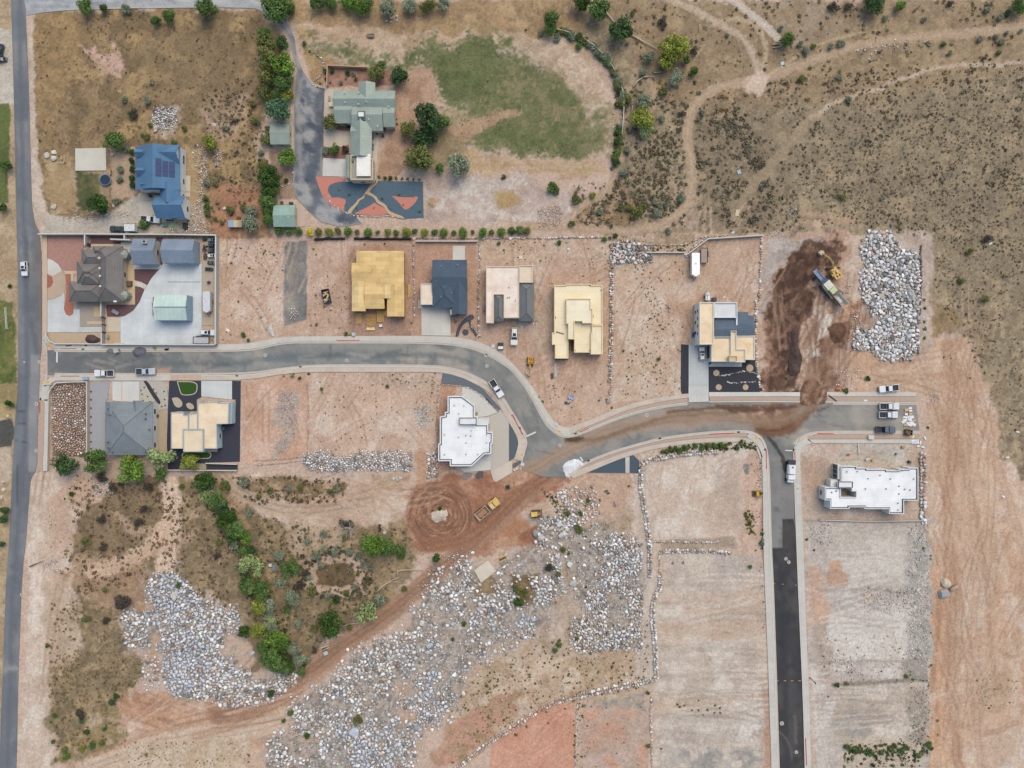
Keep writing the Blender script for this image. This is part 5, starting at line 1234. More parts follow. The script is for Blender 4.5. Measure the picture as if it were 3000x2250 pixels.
 rwall('dark stone wall below the rock field, near its lower right corner','13','1295,1200 1290,1300 1300,1390',.9,.34,.6,.3,True)
 rwall('stone edging around the corner of the gravel driveway island','01','500,455 560,500 582,560 572,630 530,680 480,715 500,745 590,762',.5,.24,.3,.3)
 rwall('stone edging around the slate gravel garden','11','-230,-40 -215,-20 600,20 640,80 700,140 800,190 900,208 1050,212 1150,205 1280,228'.replace('-230,-40 -215,-20 ',''),.6,.22,.3,.3)
 rwall('stone edging of the planting bed beside the green shed','01','318,1420 320,1500 310,1560 280,1600 220,1610',.6,.24,.3,.3)
 rwall('stone edging along the curved slate bed at the bend','21','1580,0 1760,8 1880,50 1960,110 2040,190 2095,232',.5,.2,.3,.6)
 rwall('pale stone arc in the black gravel front garden, upper','12','1795,1582 1860,1580 1930,1560 2000,1545 2080,1555 2130,1580',.7,.24,.3,.4)
 rwall('pale stone arc in the black gravel front garden, lower','12','1860,1640 1920,1648 2000,1640 2100,1638',.7,.24,.3,.3)
 rwall('crumbling stone edge at the top of the bare lot','12','1510,560 1480,550 1560,480 1640,420 1680,395',.6,.28,.4,.3)
 rwall('pale stone bank above the lot with the white trailer','12','880,440 1000,452 1200,452 1400,460 1480,455 1540,430 1640,390 1760,378 1860,372',.5,.24,.3,.4)
 rwall('low stone line between the two bare lots south of the street','21','440,0 452,100 456,300 450,500 440,610',.4,.2,.3,.8)
 rwall('low stone line left of the white flat-roofed house','21','1572,0 1570,150 1560,350 1572,600',.5,.24,.3,.7)
 rwall('stone terrace line below the bare lots, upper','21','0,655 150,650 300,640 440,618',.4,.2,.3,.8)
 rwall('stone terrace line below the bare lots, lower','21','0,698 150,690 320,668 440,650',.4,.2,.3,.8)
 rwall('low stone line between the red pad and the pale lot','32','566,1040 562,1150 556,1300 548,1500 545,1658',.4,.22,.3,.6)
TINT={'g':(98,124,68),'b':(110,140,62),'y':(144,152,70),'o':(120,126,74),'s':(142,152,128),'d':(74,100,60),'p':(152,168,114),'n':(204,192,56),'q':(92,86,78),'t':(92,124,92),'h':(72,98,46)}
WORD={'g':'green','b':'bright green','y':'yellow-green','o':'olive green','s':'grey-green','d':'dark green','p':'pale green','n':'yellow','q':'dry grey','t':'bluish green','h':'deep green'}
def leafcol(c,k=1.32):
 l=lin(c);return(l[0]/EXPO[0]*k,l[1]/EXPO[1]*k,l[2]/EXPO[2]*k,1)
def crown_mesh(name,seed,nl=16,leaves=2100,ls=.074,flat=.85,spread=.62):
 r=np.random.RandomState(seed)
 cen=[];rad=[]
 for i in range(nl):
  a=r.uniform(0,6.283);d=spread*math.sqrt(r.rand());z=r.uniform(-.35,.5)*(1-d*.6)
  cen.append((d*math.cos(a),d*math.sin(a),z));rad.append(r.uniform(.26,.46)*(1-.25*d))
 cen=np.array(cen);rad=np.array(rad)
 tone=r.uniform(.72,1.28,nl)
 k=r.choice(nl,leaves,p=rad**2/(rad**2).sum())
 n=r.normal(size=(leaves,3));n/=np.linalg.norm(n,axis=1)[:,None]
 p=cen[k]+n*rad[k][:,None]*r.uniform(.6,1.24,leaves)[:,None]
 p[:,2]*=flat
 dirn=n+r.normal(size=n.shape)*.55+np.array([0,0,.35]);dirn/=np.linalg.norm(dirn,axis=1)[:,None]
 t=np.cross(dirn,r.normal(size=n.shape));t/=np.linalg.norm(t,axis=1)[:,None]
 b=np.cross(dirn,t)
 s=ls*r.uniform(.6,1.35,leaves)[:,None]
 q=np.stack([p-t*s,p+b*s*.62,p+t*s,p-b*s*.62],1).reshape(-1,3)
 f=np.arange(leaves*4).reshape(-1,4)
 col=np.repeat(np.clip(tone[k]*r.uniform(.72,1.3,leaves),.4,1.7),4)
 hue=np.repeat(r.normal(0,.07,leaves),4)
 C4=np.stack([col*(1+hue),col,col*(1-hue),np.ones_like(col)],1)
 me=bpy.data.meshes.new(name);me.from_pydata(q.tolist(),[],f.tolist())
 at=me.color_attributes.new('Col','FLOAT_COLOR','POINT');at.data.foreach_set('color',C4 .astype(np.float32).ravel())
 me.materials.append(leafmat());me.update()
 return me
def trunk_mesh(name,seed):
 r=random.Random(seed);mb=MB()
 mb.tube([(0,0,-1.15),(.02,.01,-.7),(.03,0,-.3),(.05,.02,.1)],[.09,.07,.055,.03],7)
 for i in range(6):
  a=i*1.05+r.uniform(-.3,.3);l=r.uniform(.4,.65)
  z0=r.uniform(-.6,-.2)
  mb.tube([(.02,.01,z0),(l*.45*math.cos(a),l*.45*math.sin(a),z0+.28),(l*math.cos(a),l*math.sin(a),z0+.5+r.uniform(0,.2))],[.045,.03,.012],5)
 return mb.build(name,mat((112,96,80),.9,.2,3.),mesh_only=True)
def bare_mesh(name,seed,n=26):
 r=random.Random(seed);mb=MB()
 def grow(p,d,L,rad,lev):
  q=p+d*L*.5+Vector((r.uniform(-.1,.1),r.uniform(-.1,.1),0))*L;e=q+(d+Vector((r.uniform(-.3,.3),r.uniform(-.3,.3),r.uniform(-.1,.2)))).normalized()*L*.5
  mb.tube([tuple(p),tuple(q),tuple(e)],[rad,rad*.75,rad*.5],5)
  if lev:
   for _ in range(3):grow(q if r.random()<.4 else e,(d+Vector((r.uniform(-.8,.8),r.uniform(-.8,.8),r.uniform(-.1,.4)))).normalized(),L*.62,rad*.55,lev-1)
 mb.tube([(0,0,-1.0),(0,0,-.5)],[.07,.05],6)
 for i in range(7):
  a=i*.9+r.uniform(-.3,.3);grow(Vector((0,0,-.5)),Vector((math.cos(a),math.sin(a),.45)).normalized(),.55,.035,2)
 return mb.build(name,mat((176,168,158),.9,.12,3.),mesh_only=True)
def survey(s):
 out=[]
 for blk in s.split('|'):
  t,q=blk.split(':')
  for e in q.split():
   x,y,r,c=e.split(',');out.append((t,float(x),float(y),float(r),c))
 return out
TREES=survey('00:740,55,72,g 890,70,40,d 1790,65,92,g 1460,140,62,g 1345,175,50,g 985,1240,85,g 1815,1235,72,y 60,1420,58,g|01:170,30,130,g 280,60,60,g 530,22,68,g 640,20,56,g 770,32,60,b 880,42,82,b 960,45,60,g 1150,58,80,s 1330,48,64,s 1480,42,66,o 1615,38,58,s 75,300,66,g 95,400,82,o 225,370,60,d 100,520,84,o 245,560,118,b 95,650,84,o 215,690,100,g 70,800,70,o 275,815,58,y 175,835,60,g 195,955,120,t 105,1130,50,o 95,1225,52,o 262,1362,84,b 80,1420,56,o 110,1530,88,h 125,1620,84,h 1025,640,76,o 1070,575,48,g 1235,660,84,d 668,1062,76,o 668,1282,56,g 1490,1040,146,d 1315,1120,74,o 1480,1195,92,d 1600,1050,78,g 1405,1370,128,o 1740,1430,104,s 1580,1440,50,g|11:110,60,78,g 112,150,62,g 110,240,58,g|02:340,165,82,g 330,262,58,g 600,22,92,h 740,80,104,g 945,255,108,d 1400,420,108,y 1325,535,82,y 1510,512,48,g 1570,620,44,g 1120,1025,98,y 1170,1130,68,p 1140,870,64,s 1415,670,68,s 1185,490,54,s|03:165,335,70,g 920,30,84,d 1140,40,46,b 2175,50,62,g|10:860,100,98,h 20,130,42,h 2170,240,84,s 2160,150,60,s|20:560,690,100,d 825,668,110,g 1135,740,118,b 1110,660,64,y 1390,640,108,p 1390,765,58,g 1635,690,76,y 1760,835,90,h 1880,1005,80,g 1930,1185,72,h 2040,1265,88,g 2130,1330,54,b 2150,1570,84,p 80,168,44,h 38,1085,42,d 30,1175,44,d 20,1380,30,d|21:1015,1385,116,b 1150,1415,68,g 1245,1450,58,g 1555,1512,50,h 290,1590,76,g 10,1600,60,p|31:45,120,80,g 20,260,82,y 262,280,40,g 320,190,68,s 640,410,102,h 950,320,96,p 1065,205,58,s 15,470,62,y 170,560,96,b 150,730,104,g 335,620,60,s 235,785,62,g 375,720,58,s|30:1050,210,70,q 2105,480,60,h 2150,90,66,g')
BARE=[('02',945,215,92),('02',520,40,52),('31',110,380,84),('31',250,640,60),('31',330,770,48),('21',800,1250,90),('20',1290,640,50),('20',1750,760,40),('20',2080,1560,70),('21',1130,1480,44),('21',1320,1470,40),('00',1215,80,52)]
HEDGE=[('11',x,y,r,t)for x,y,r,t in((195,335,45,'g'),(280,340,42,'g'),(370,340,45,'g'),(455,340,42,'n'),(540,345,42,'o'),(635,340,41,'y'),(705,335,37,'o'),(795,340,48,'b'),(870,335,28,'o'),(965,340,45,'b'),(1045,343,28,'g'),(1130,345,36,'y'),(1210,347,33,'g'),(1297,343,45,'y'),(1375,343,30,'g'),(1460,345,45,'y'),(1540,347,30,'g'),(1625,347,43,'b'),(1708,352,25,'g'),(1790,347,46,'b'),(1868,348,22,'g'),(1955,347,47,'b'),(2038,342,33,'g'),(2120,342,43,'b'),(2200,335,32,'g'),(2285,335,40,'g'),(2335,330,40,'o'))]
BUSH=survey('00:1500,1235,34,g 1135,1320,36,h 1135,1390,36,h 1138,1460,36,h 1138,1530,36,h 1138,1600,36,h 1040,1460,42,s 1035,1550,34,s 1085,1290,42,s 1090,75,54,s 2180,900,40,o 2195,1050,40,o 1790,1580,42,s 1870,1590,36,o 345,1212,18,g 1315,718,24,s 1270,870,38,s 1075,860,34,s 1150,980,50,q 1270,1180,38,o 1225,1165,24,g 1945,1110,34,s 2030,1035,30,q 1300,1080,30,g 1590,1110,34,o|01:258,1555,28,h 600,1300,44,s 760,1290,44,q 415,375,26,g 465,445,20,g 600,610,26,g 655,612,26,d 605,680,22,d 555,720,18,g 790,630,30,d 845,635,26,s 860,680,24,o 775,680,16,o 730,715,24,s 640,715,14,d 800,1090,26,d 1060,1530,20,d 1110,1535,22,d 1160,1538,22,d 1210,1540,20,d 1260,1543,20,d 1310,1545,20,d 1360,1550,20,d 1410,1552,20,d 1215,1072,16,d 1215,1030,12,d 720,1640,18,g 2140,1530,26,o 20,1050,30,s 45,1320,40,s 30,1400,34,q|02:480,272,36,s 570,320,44,d 585,405,44,g 660,385,34,g 790,485,50,s 832,540,48,g 890,640,44,s 915,730,48,o 985,845,54,o 935,880,34,s 920,1100,40,h 920,1220,50,h 905,1320,54,g 900,1400,50,h 395,330,46,s 250,285,34,s 120,260,20,g 1130,620,42,s 1300,790,48,o 1570,440,40,q 1300,190,52,q 1045,120,30,g 360,1620,62,g 1860,305,26,s 960,1480,46,s 1300,1030,40,s 1470,980,36,q 1640,965,30,s 1345,340,30,s 1550,360,26,s 990,1290,36,s|03:110,250,30,s 280,385,34,s 335,435,42,s 395,400,30,o 545,400,38,s 630,370,38,s 285,680,40,o 605,665,34,s 1015,165,36,s 1350,170,28,s 455,200,20,d 270,185,18,d 695,860,40,s 1515,375,34,g 1575,455,24,s 1835,340,36,s 2010,150,38,s 1990,450,34,o 1970,320,30,s 2020,365,34,s 2060,285,28,s 1890,80,40,s 570,60,50,q 690,55,40,q 1575,30,36,q 1860,508,22,q 1920,515,20,q 2070,120,38,d 2190,260,26,s|10:1240,268,58,g 1985,150,48,o 1915,265,28,o 1855,230,24,o 1880,85,26,s 1775,55,36,g 1780,120,38,g 1780,180,38,o 2100,130,40,o 85,810,26,d 1000,75,34,s 1995,612,17,d 2095,1230,30,g 2145,1272,22,g 2055,945,16,g 2155,655,15,g 1300,30,24,o 1025,70,28,s|12:5,340,40,h 75,330,44,s 890,372,30,h 855,290,22,t 805,405,30,g 410,435,24,g 850,460,20,g 1080,180,60,o 700,25,38,y 560,60,52,o 940,140,34,o 1020,135,44,o 1130,130,40,o 1250,185,50,s 1340,110,26,s 1280,120,26,s 1460,50,42,s 1350,340,32,s 510,275,40,o 760,170,40,s 1230,85,30,s 1455,495,22,g 105,530,10,h 245,590,12,h 685,577,10,h 803,628,9,h 805,658,9,h 907,1028,11,h 962,1370,18,g 1030,1390,12,g 992,1590,13,h 1190,1090,14,g 1265,1055,12,g 1255,1110,12,g 1140,1410,12,g 1275,1150,12,g 1265,1440,24,o 1245,1490,18,o 1005,1617,12,g|21:200,1490,64,s 30,960,36,o 280,900,36,s 120,920,44,o 380,890,40,o 640,930,40,o 690,900,40,s 520,1480,52,s 600,1420,44,s 680,1440,52,s 800,1450,48,s 880,1490,44,s 560,1560,40,s 440,1360,44,s 580,1300,40,s 430,1640,40,q 1590,1072,22,h 1525,1090,14,h 880,1640,26,b 780,1210,60,q 930,1560,40,s 1000,1590,34,s 770,1330,40,o 1135,15,22,g 565,35,22,g|31:490,130,52,o 690,195,48,d 620,170,40,s 780,145,36,o 855,90,32,s 655,225,28,b 370,80,52,q 200,60,60,s 360,400,50,s 465,85,24,p 880,1240,52,o 440,1370,40,h 300,1180,36,o 440,720,46,s 500,640,30,q 810,440,36,o 1280,110,36,o 500,450,40,o 130,1010,40,d 240,1250,24,g 1800,410,28,g 1700,545,22,g 450,10,40,s|30:690,1190,50,q 700,1250,28,t 905,1320,28,t 750,1340,34,h 715,1490,36,y 790,1460,40,g 570,1560,40,b 465,1210,26,g 460,1430,24,g 440,1260,18,g 490,1300,20,g 480,1585,22,g 960,1090,40,d 1000,1040,34,d 900,120,34,o 1265,1540,22,g 2152,1550,16,g 880,1440,34,o 560,1490,40,o 920,390,40,q 740,370,40,o 1540,80,34,g 410,600,24,g|20:890,800,60,q 970,890,44,q 1280,890,44,q 1040,860,34,q 615,945,28,d 560,990,16,d 1570,890,36,o 1950,870,50,o 2100,840,60,s 2160,1110,50,s 2160,1430,52,d 1890,1370,40,o 1880,1490,36,q 870,1170,40,q 880,1400,44,q 1200,1200,44,q 1240,1080,44,q 740,1360,50,o|22:230,115,18,g 265,150,18,g 752,140,14,g 862,200,18,g 815,130,12,g 660,1000,26,g 690,1035,22,g 640,1040,22,g 590,1118,26,g 815,925,20,g 830,940,18,h 760,1000,22,g 570,1175,18,g 580,1250,46,o 560,1230,30,g 630,1320,22,g 675,1355,16,h 485,1115,28,g 450,1100,22,g 420,1060,20,g 385,1040,16,g 1010,880,15,h 690,890,14,g 1340,575,34,o 1370,555,26,g 1450,565,34,g 1500,550,28,g 1590,530,30,g 1640,545,30,g 1700,530,32,o 1750,530,30,g 1810,525,30,g 1850,530,24,o 1980,500,24,g 2010,490,20,g 1950,555,24,g 2118,540,16,h 1300,580,24,g 2055,1580,26,g 2105,1435,14,g 2170,1290,18,g 2172,1340,18,g 2050,1180,24,o 2070,1270,20,g 1390,1545,16,o 1480,1540,16,o 440,1430,36,o 490,1460,22,g 330,1585,44,q 400,1640,30,o|32:640,95,16,h 50,110,52,o 70,220,60,h 110,150,44,o 640,385,22,o 560,540,24,g 410,590,32,g 370,640,30,g 150,850,22,g 1430,1110,16,h 1450,1130,15,h 1490,1118,13,h 1555,1158,12,h 1615,1160,16,h 1690,1155,15,h 1755,1118,14,h 1797,1138,13,h 1800,1182,13,h 1750,1182,13,h 1612,1075,12,h 1655,1198,10,h 315,1270,14,h 125,1302,18,h 298,1175,13,h 458,1145,12,h 35,1370,20,d 610,1210,18,h 620,1120,18,d 650,1295,12,h 530,1075,20,g 545,1380,20,h 540,1460,18,h 545,1560,18,d 600,1560,18,d 1180,1470,26,o 1290,1490,16,h 1175,1010,26,g 745,830,20,g 700,900,20,o 860,880,20,o 970,850,20,o|33:600,945,28,d 675,925,26,o 520,1040,13,h 1200,870,24,g 978,820,14,h 725,830,12,h 1410,770,16,h 690,1480,40,g 770,1500,44,g 880,1520,46,g 930,1555,24,h 980,1530,30,g 1080,1495,28,g 1150,1510,36,g 1200,1480,34,g 1290,1550,32,g 1385,1460,36,g 1420,1490,20,h 730,1580,22,g 690,1580,18,h 905,1635,24,h 970,1610,20,h 1080,1635,22,h 1160,1630,22,h 1240,1640,20,h 1270,1600,16,h 805,1620,18,h 660,1645,18,g 1300,640,16,y 1275,710,14,g 1408,490,11,h 1412,318,11,h 1465,1250,16,h 1470,1370,13,g 1910,1140,14,g|13:865,1605,26,h 160,1610,22,g 1350,930,20,g 1355,1000,20,h 1350,1120,20,g 1355,1180,22,h 1350,1260,22,g 960,410,20,g 1900,400,40,q 1740,520,40,o 1665,770,34,o 650,50,44,o 1890,920,44,o 1520,1425,14,g 1580,1435,12,g 1745,1605,12,h 1870,1560,14,h|23:1380,375,20,h 335,1340,18,h 398,1435,18,g 455,1363,10,h 680,55,26,g 1408,1480,12,h 1345,1415,20,o 1408,1510,12,h|11:520,540,14,g 495,490,16,o 590,990,16,g 525,1145,22,g 515,890,16,g 65,525,15,g 155,540,18,o 775,1220,24,g 812,1235,20,g 475,1150,12,g 1342,1130,14,h 1720,1115,20,o 1415,170,20,h 1090,60,20,d 805,25,22,d 868,140,14,d 1235,20,22,o 1270,112,14,d 950,30,22,s 1018,138,14,d 1162,145,12,d 1356,42,12,d 703,115,8,d 312,1590,22,g 375,1605,24,g 455,1565,22,o 240,1590,14,g 1545,1565,12,g 935,450,12,g 1110,445,14,g 2095,440,24,g 2140,500,14,h 1915,1245,18,h')
def build_veg():
 crowns=[crown_mesh('crown',40+k)for k in range(7)]
 small=[crown_mesh('crown',60+k,9,700,.12,.8,.55)for k in range(5)]
 sparse=[crown_mesh('crown',70+k,12,620,.1,.8,.66)for k in range(3)]
 dome=[crown_mesh('crown',80+k,26,1100,.085,.95,.5)for k in range(4)]
 trunks=[trunk_mesh('trunk',5+k)for k in range(3)]
 bares=[bare_mesh('crown',15+k)for k in range(4)]
 def tree(t,x,y,r,tint,hfac=1.05):
  R=r/29.47
  h=R*hfac
  q=w1(t,x,y,h)
  root=thing('tree',None,None,(q[0],q[1],0))
  pool=sparse if tint in 'p' else crowns if r>50 else small
  c=bpy.data.objects.new('crown',RND.choice(pool));COL.objects.link(c);c.parent=root
  s=R*1.24
  c.location=(0,0,h);c.scale=(s*RND.uniform(.88,1.12),s*RND.uniform(.8,1.15),s*RND.uniform(.85,1.05));c.rotation_euler=(0,0,RND.uniform(0,6.28))
  k=RND.uniform(.9,1.1)
  lc=leafcol(TINT[tint]);c.color=(lc[0]*k,lc[1]*k,lc[2]*k,1)
  tr=bpy.data.objects.new('trunk',RND.choice(trunks));COL.objects.link(tr);tr.parent=root
  tr.location=(0,0,h);tr.scale=(s,s,h/1.12)
  AUTO.append((root,'tree',WORD[tint],'large' if R>3.2 else('small' if R<1.9 else 'mid-sized'),'tree',None))
 for a in TREES:tree(*a)
 ln=resample([(440,1040),(470,1085),(490,1130),(515,1165),(535,1220),(555,1275),(570,1330),(580,1380),(600,1430),(640,1442)],34)
 for(x,y)in ln:
  q=pts('F','%f,%f'%(x+RND.uniform(-15,15),y+RND.uniform(-12,12)))[0]
  tree('00',q[0]*2.9467,q[1]*2.9467,RND.uniform(40,74),RND.choice('gghosspd'),.8)
 for(t,x,y,r)in BARE:
  R=r/29.47;h=R*1.0;q=w1(t,x,y,h)
  root=thing('dead_tree',None,None,(q[0],q[1],0))
  c=bpy.data.objects.new('branches',RND.choice(bares));COL.objects.link(c);c.parent=root
  c.location=(0,0,h);c.scale=(R*1.05,R*1.05,R);c.rotation_euler=(0,0,RND.uniform(0,6.28))
  AUTO.append((root,'tree','leafless grey','large' if R>2.6 else 'small','tree',None))
 hn=len(HEDGE)
 for i,(t,x,y,r,tint)in enumerate(HEDGE):
  R=r/29.47;h=R*.8;q=w1(t,x,y,h)
  o=bpy.data.objects.new('hedge_bush',RND.choice(dome+small[:2]));COL.objects.link(o)
  s=R*RND.uniform(1.08,1.32);o.location=(q[0]+RND.uniform(-.2,.2),q[1]+RND.uniform(-.25,.25),h);o.scale=(s,s,s*.95);o.rotation_euler=(0,0,RND.uniform(0,6.28))
  o.color=leafcol(TINT[tint])
  ordn=['leftmost','second','third','fourth','fifth','sixth','seventh','eighth','ninth','tenth','eleventh','twelfth','thirteenth','fourteenth']
  pos=ordn[i]+' from the left' if 0<i<14 else('leftmost' if i==0 else('rightmost' if i==hn-1 else ordn[hn-1-i]+' from the right'))
  tag(o,'%s rounded bush, %s in the long hedge row above the lots'%(WORD[tint],pos),'bush','hedge row bushes above the lots')
 bs=[b for b in BUSH if b[3]>0]
 bs.sort(key=lambda b:-b[3])
 def shrub(t,x,y,r,tint):
  R=r/29.47;h=R*.55;q=w1(t,x,y,h)
  o=bpy.data.objects.new('shrub',RND.choice(small if tint not in 'q' else sparse));COL.objects.link(o)
  s=R*1.1;o.location=(q[0],q[1],h);o.scale=(s,s*RND.uniform(.85,1.15),s*.8);o.rotation_euler=(0,0,RND.uniform(0,6.28))
  o.color=leafcol(TINT[tint],1.15)
  AUTO.append((o,'shrub',WORD[tint],'large' if R>1.2 else('small' if R<.7 else 'mid-sized'),'shrub',None))
 for s_ in('390,268 455,280 525,302','600,340 640,370 700,400 780,476 850,560 885,622','910,690 940,760 962,850 930,900','925,1090 925,1180 915,1260 900,1340 905,1420'):
  for(x,y)in resample(smooth_line([tuple(map(float,e.split(',')))for e in s_.split()],1),None,42):bs.append(('02',x+RND.uniform(-14,14),y+RND.uniform(-12,12),RND.uniform(32,50),RND.choice('gsoohs')))
 bs.sort(key=lambda b:-b[3])
 for b in bs[:300]:shrub(*b)
 items=[(w1(b[0],b[1],b[2]),b[3]/29.47,TINT[b[4]])for b in bs[300:]]
 SAGE=[(140,134,112),(122,116,98),(148,136,108),(108,102,88),(154,146,124),(130,114,88)]
 WEED=[(82,98,54),(72,88,52),(100,106,60),(118,112,70)]
 DRY=[(166,140,90),(150,126,84),(128,112,76),(178,152,104)]
 def scat(s,n,a,b,pal,tile='F',pw=2.0,dens=True,sc=9,thr=.45,holes=()):
  p=wp(tile,s);x0=min(q[0]for q in p);x1=max(q[0]for q in p);y0=min(q[1]for q in p);y1=max(q[1]for q in p)
  X=np.random.RandomState(int(abs(x0*7+y1*13))%10000+n).rand(n*3,2);X[:,0]=x0+X[:,0]*(x1-x0);X[:,1]=y0+X[:,1]*(y1-y0)
  d=sdist(p,X[:,0],X[:,1])>0
  for(a_,b_,c_)in TRAILPTS:
   d&=np.hypot(X[:,0]-a_,X[:,1]-b_)>c_
  f=fbm(X[:,0],X[:,1],sc,4,3)
  k=0
  for(x,y),ins,v in zip(X,d,f):
   if not ins or(dens and v<thr and RND.random()>.25):continue
   items.append(((x,y),a+(b-a)*RND.random()**pw,RND.choice(pal)));k+=1
   if k>=n:break
 TRAILPTS=[]
 for L in LAYERS:
  if L[0]=='t' and L[2]>=1.9:
   q=resample(L[1],None,1.5)
   if abs(q[:,0]).max()<200:TRAILPTS+=[(a,b,L[2]*.55)for a,b in q if b>20]
 scat('1330,0 2212,0 2212,200 1700,240 1540,240 1400,220 1340,100',520,.25,.95,SAGE+DRY[:2])
 scat('1510,220 1700,160 2212,140 2212,560 2030,520 1880,490 1700,500 1560,500 1510,400',3000,.15,.7,SAGE+[(92,88,78)],sc=7,thr=.47,pw=2.6)
 scat('1750,260 2212,230 2212,1000 2150,880 2090,740 2020,640 2020,500 1850,480',2300,.12,.5,[(104,102,98),(94,94,92),(122,116,102),(144,136,112),(154,140,108)],sc=6,thr=.5)
 scat('1330,180 1500,230 1480,470 1330,500 1250,490 1310,400',600,.2,.9,SAGE+[(116,118,80)],thr=.42)
 scat('1240,400 1480,370 1480,490 1250,490',260,.2,.9,SAGE+[(116,118,80)])
 scat('70,40 560,30 600,150 540,500 420,300 100,320',700,.15,.5,SAGE[:4]+DRY,thr=.5)
 scat('440,200 560,150 550,490 450,500 440,300',420,.2,.8,SAGE,thr=.42)
 scat('150,1050 340,1040 480,1030 540,1110 500,1330 360,1240 180,1290 120,1240 160,1150',1100,.2,.85,[(138,122,98),(122,110,90),(150,132,104),(156,134,102),(98,90,76)],sc=6,thr=.45)
 scat('110,1290 260,1310 310,1440 280,1500 250,1590 130,1640 105,1500',650,.18,.7,[(140,128,94),(122,116,84),(154,134,98)],sc=6)
 scat('550,1110 700,1140 880,1140 900,1190 800,1330 640,1420 520,1320',900,.2,.85,SAGE[:4]+[(104,108,74),(92,100,66)],sc=6)
 scat('430,1030 500,1090 560,1200 600,1330 660,1440 590,1450 545,1330 500,1190 440,1090',420,.3,1.0,[(92,100,64),(112,116,80),(78,88,58),(134,136,110)],dens=False,pw=1)
 scat('500,1030 745,1030 740,1085 540,1090',260,.2,.8,[(112,98,70),(100,92,66),(118,112,76)])
 scat('720,110 1000,95 1150,130 1230,200 1300,290 1240,335 1000,320 960,220 900,140',260,.1,.3,WEED+[(96,108,58)],sc=6)
 scat('1000,1480 1240,1350 1400,1340 1400,1490 1240,1510 1050,1590 960,1600',620,.15,.55,WEED,sc=5,thr=.5)
 scat('1690,1340 1400,1480 1580,1500 1700,1500',0,.1,.2,WEED)
 pc=w1('F',728,1242)
 for k in range(170):
  a=RND.uniform(0,6.28)
  if 0.1<a<1.2 and RND.random()<.7:continue
  f=RND.uniform(.95,1.3);items.append(((pc[0]+8.2*f*math.cos(a),pc[1]+6.4*f*math.sin(a)),RND.uniform(.35,.9),RND.choice([(96,98,76),(82,86,66),(110,108,84)])))
 scat('1500,235 1590,235 1640,300 1700,420 1650,490 1510,490',330,.4,1.15,[(134,128,108),(120,116,98),(146,138,112),(112,106,92)],sc=6,thr=.5,pw=1.4)
 scat('1340,250 1480,260 1470,460 1340,480 1300,430',190,.4,1.1,[(126,122,100),(112,108,90),(134,130,104)],sc=6,thr=.45,pw=1.4)
 for s,n in(('478,520 612,520 612,725 478,735',170),('668,525 765,530 765,735 668,735',90),('1325,560 1480,560 1475,860 1325,870',260),('1380,600 1440,600 1440,860 1380,860',130),('1040,520 1315,520 1315,580 1040,570',60),('1250,560 1315,560 1315,700 1260,700',30),('668,810 940,810 940,1000 670,980',170),('830,805 940,808 935,850 830,840',60),('1180,830 1300,830 1250,920 1200,910',60),('1620,1000 1660,1000 1660,1400 1630,1300',60),('1770,1380 1960,1370 1970,1480 1780,1480',90),('1960,1440 2008,1440 2008,1650 1965,1640',150),('1830,1600 1990,1590 1990,1659 1830,1659',160),('2110,1470 2200,1460 2190,1530 2110,1530',70),('1250,1515 1400,1505 1400,1659 1255,1659',70),('1000,1560 1200,1520 1060,1600 960,1659',130),('240,1600 540,1590 540,1655 250,1655',160),('600,1560 780,1480 900,1570 850,1650 620,1640',90),('1200,1130 1330,1130 1370,1200 1370,1330 1250,1320',110),('1330,510 1500,505 1500,535 1330,540',90),('1400,960 1640,955 1640,975 1400,990',70),('100,1080 170,1020 230,1010 160,1180 110,1260',80),('2070,850 2110,850 2130,1000 2100,1000',0),('1240,1515 1256,1512 1250,1659 1238,1659',60),('650,1150 780,1130 880,1140 760,1190',60),('620,800 660,800 660,812 620,812',20),('150,1330 270,1340 280,1480 150,1480',60)):
  if n:scat(s,n,.1,.38,WEED+[(132,122,84)],thr=.5,sc=5)
 scat('1250,600 1380,540 1540,520 1880,500 2100,500 2120,560 1900,560 1500,580',210,.25,.75,[(84,104,50),(96,108,58),(74,92,46)],'22',thr=.4,sc=4,pw=1.3)
 scat('660,1460 1290,1440 1440,1480 1300,1600 660,1600',190,.25,.7,[(84,100,56),(74,92,50),(104,108,66)],'33',thr=.4,sc=4,pw=1.3)
 scat('1000,480 1500,450 1500,520 1000,520',70,.2,.5,WEED,'12',thr=.4);scat('250,900 480,1000 480,1150 420,1150',50,.3,.7,WEED[:2],'22',thr=.3,sc=4)
 scat('2010,1090 2080,1090 2105,1300 2025,1290',60,.25,.65,[(84,104,50),(96,108,58)],'22',thr=.4,sc=4);scat('2140,1250 2180,1250 2185,1420 2150,1420',30,.25,.6,[(84,104,50)],'22',dens=False)
 r=np.random.RandomState(9);T=[]
 for k in range(6):
  n=12;d=r.normal(size=(n,3));d[:,2]=np.abs(d[:,2]);d/=np.linalg.norm(d,axis=1)[:,None]
  p=d*r.uniform(.35,.85,n)[:,None];p[:,2]*=.8
  dn=d+r.normal(size=d.shape)*.5;dn/=np.linalg.norm(dn,axis=1)[:,None]
  t=np.cross(dn,r.normal(size=d.shape));t/=np.linalg.norm(t,axis=1)[:,None];b=np.cross(dn,t);s=r.uniform(.3,.5,n)[:,None]
  T.append((np.stack([p-t*s,p+b*s*.7,p+t*s,p-b*s*.7],1).reshape(-1,3),np.repeat(r.uniform(.75,1.25,n),4)))
 V=[];Cc=[]
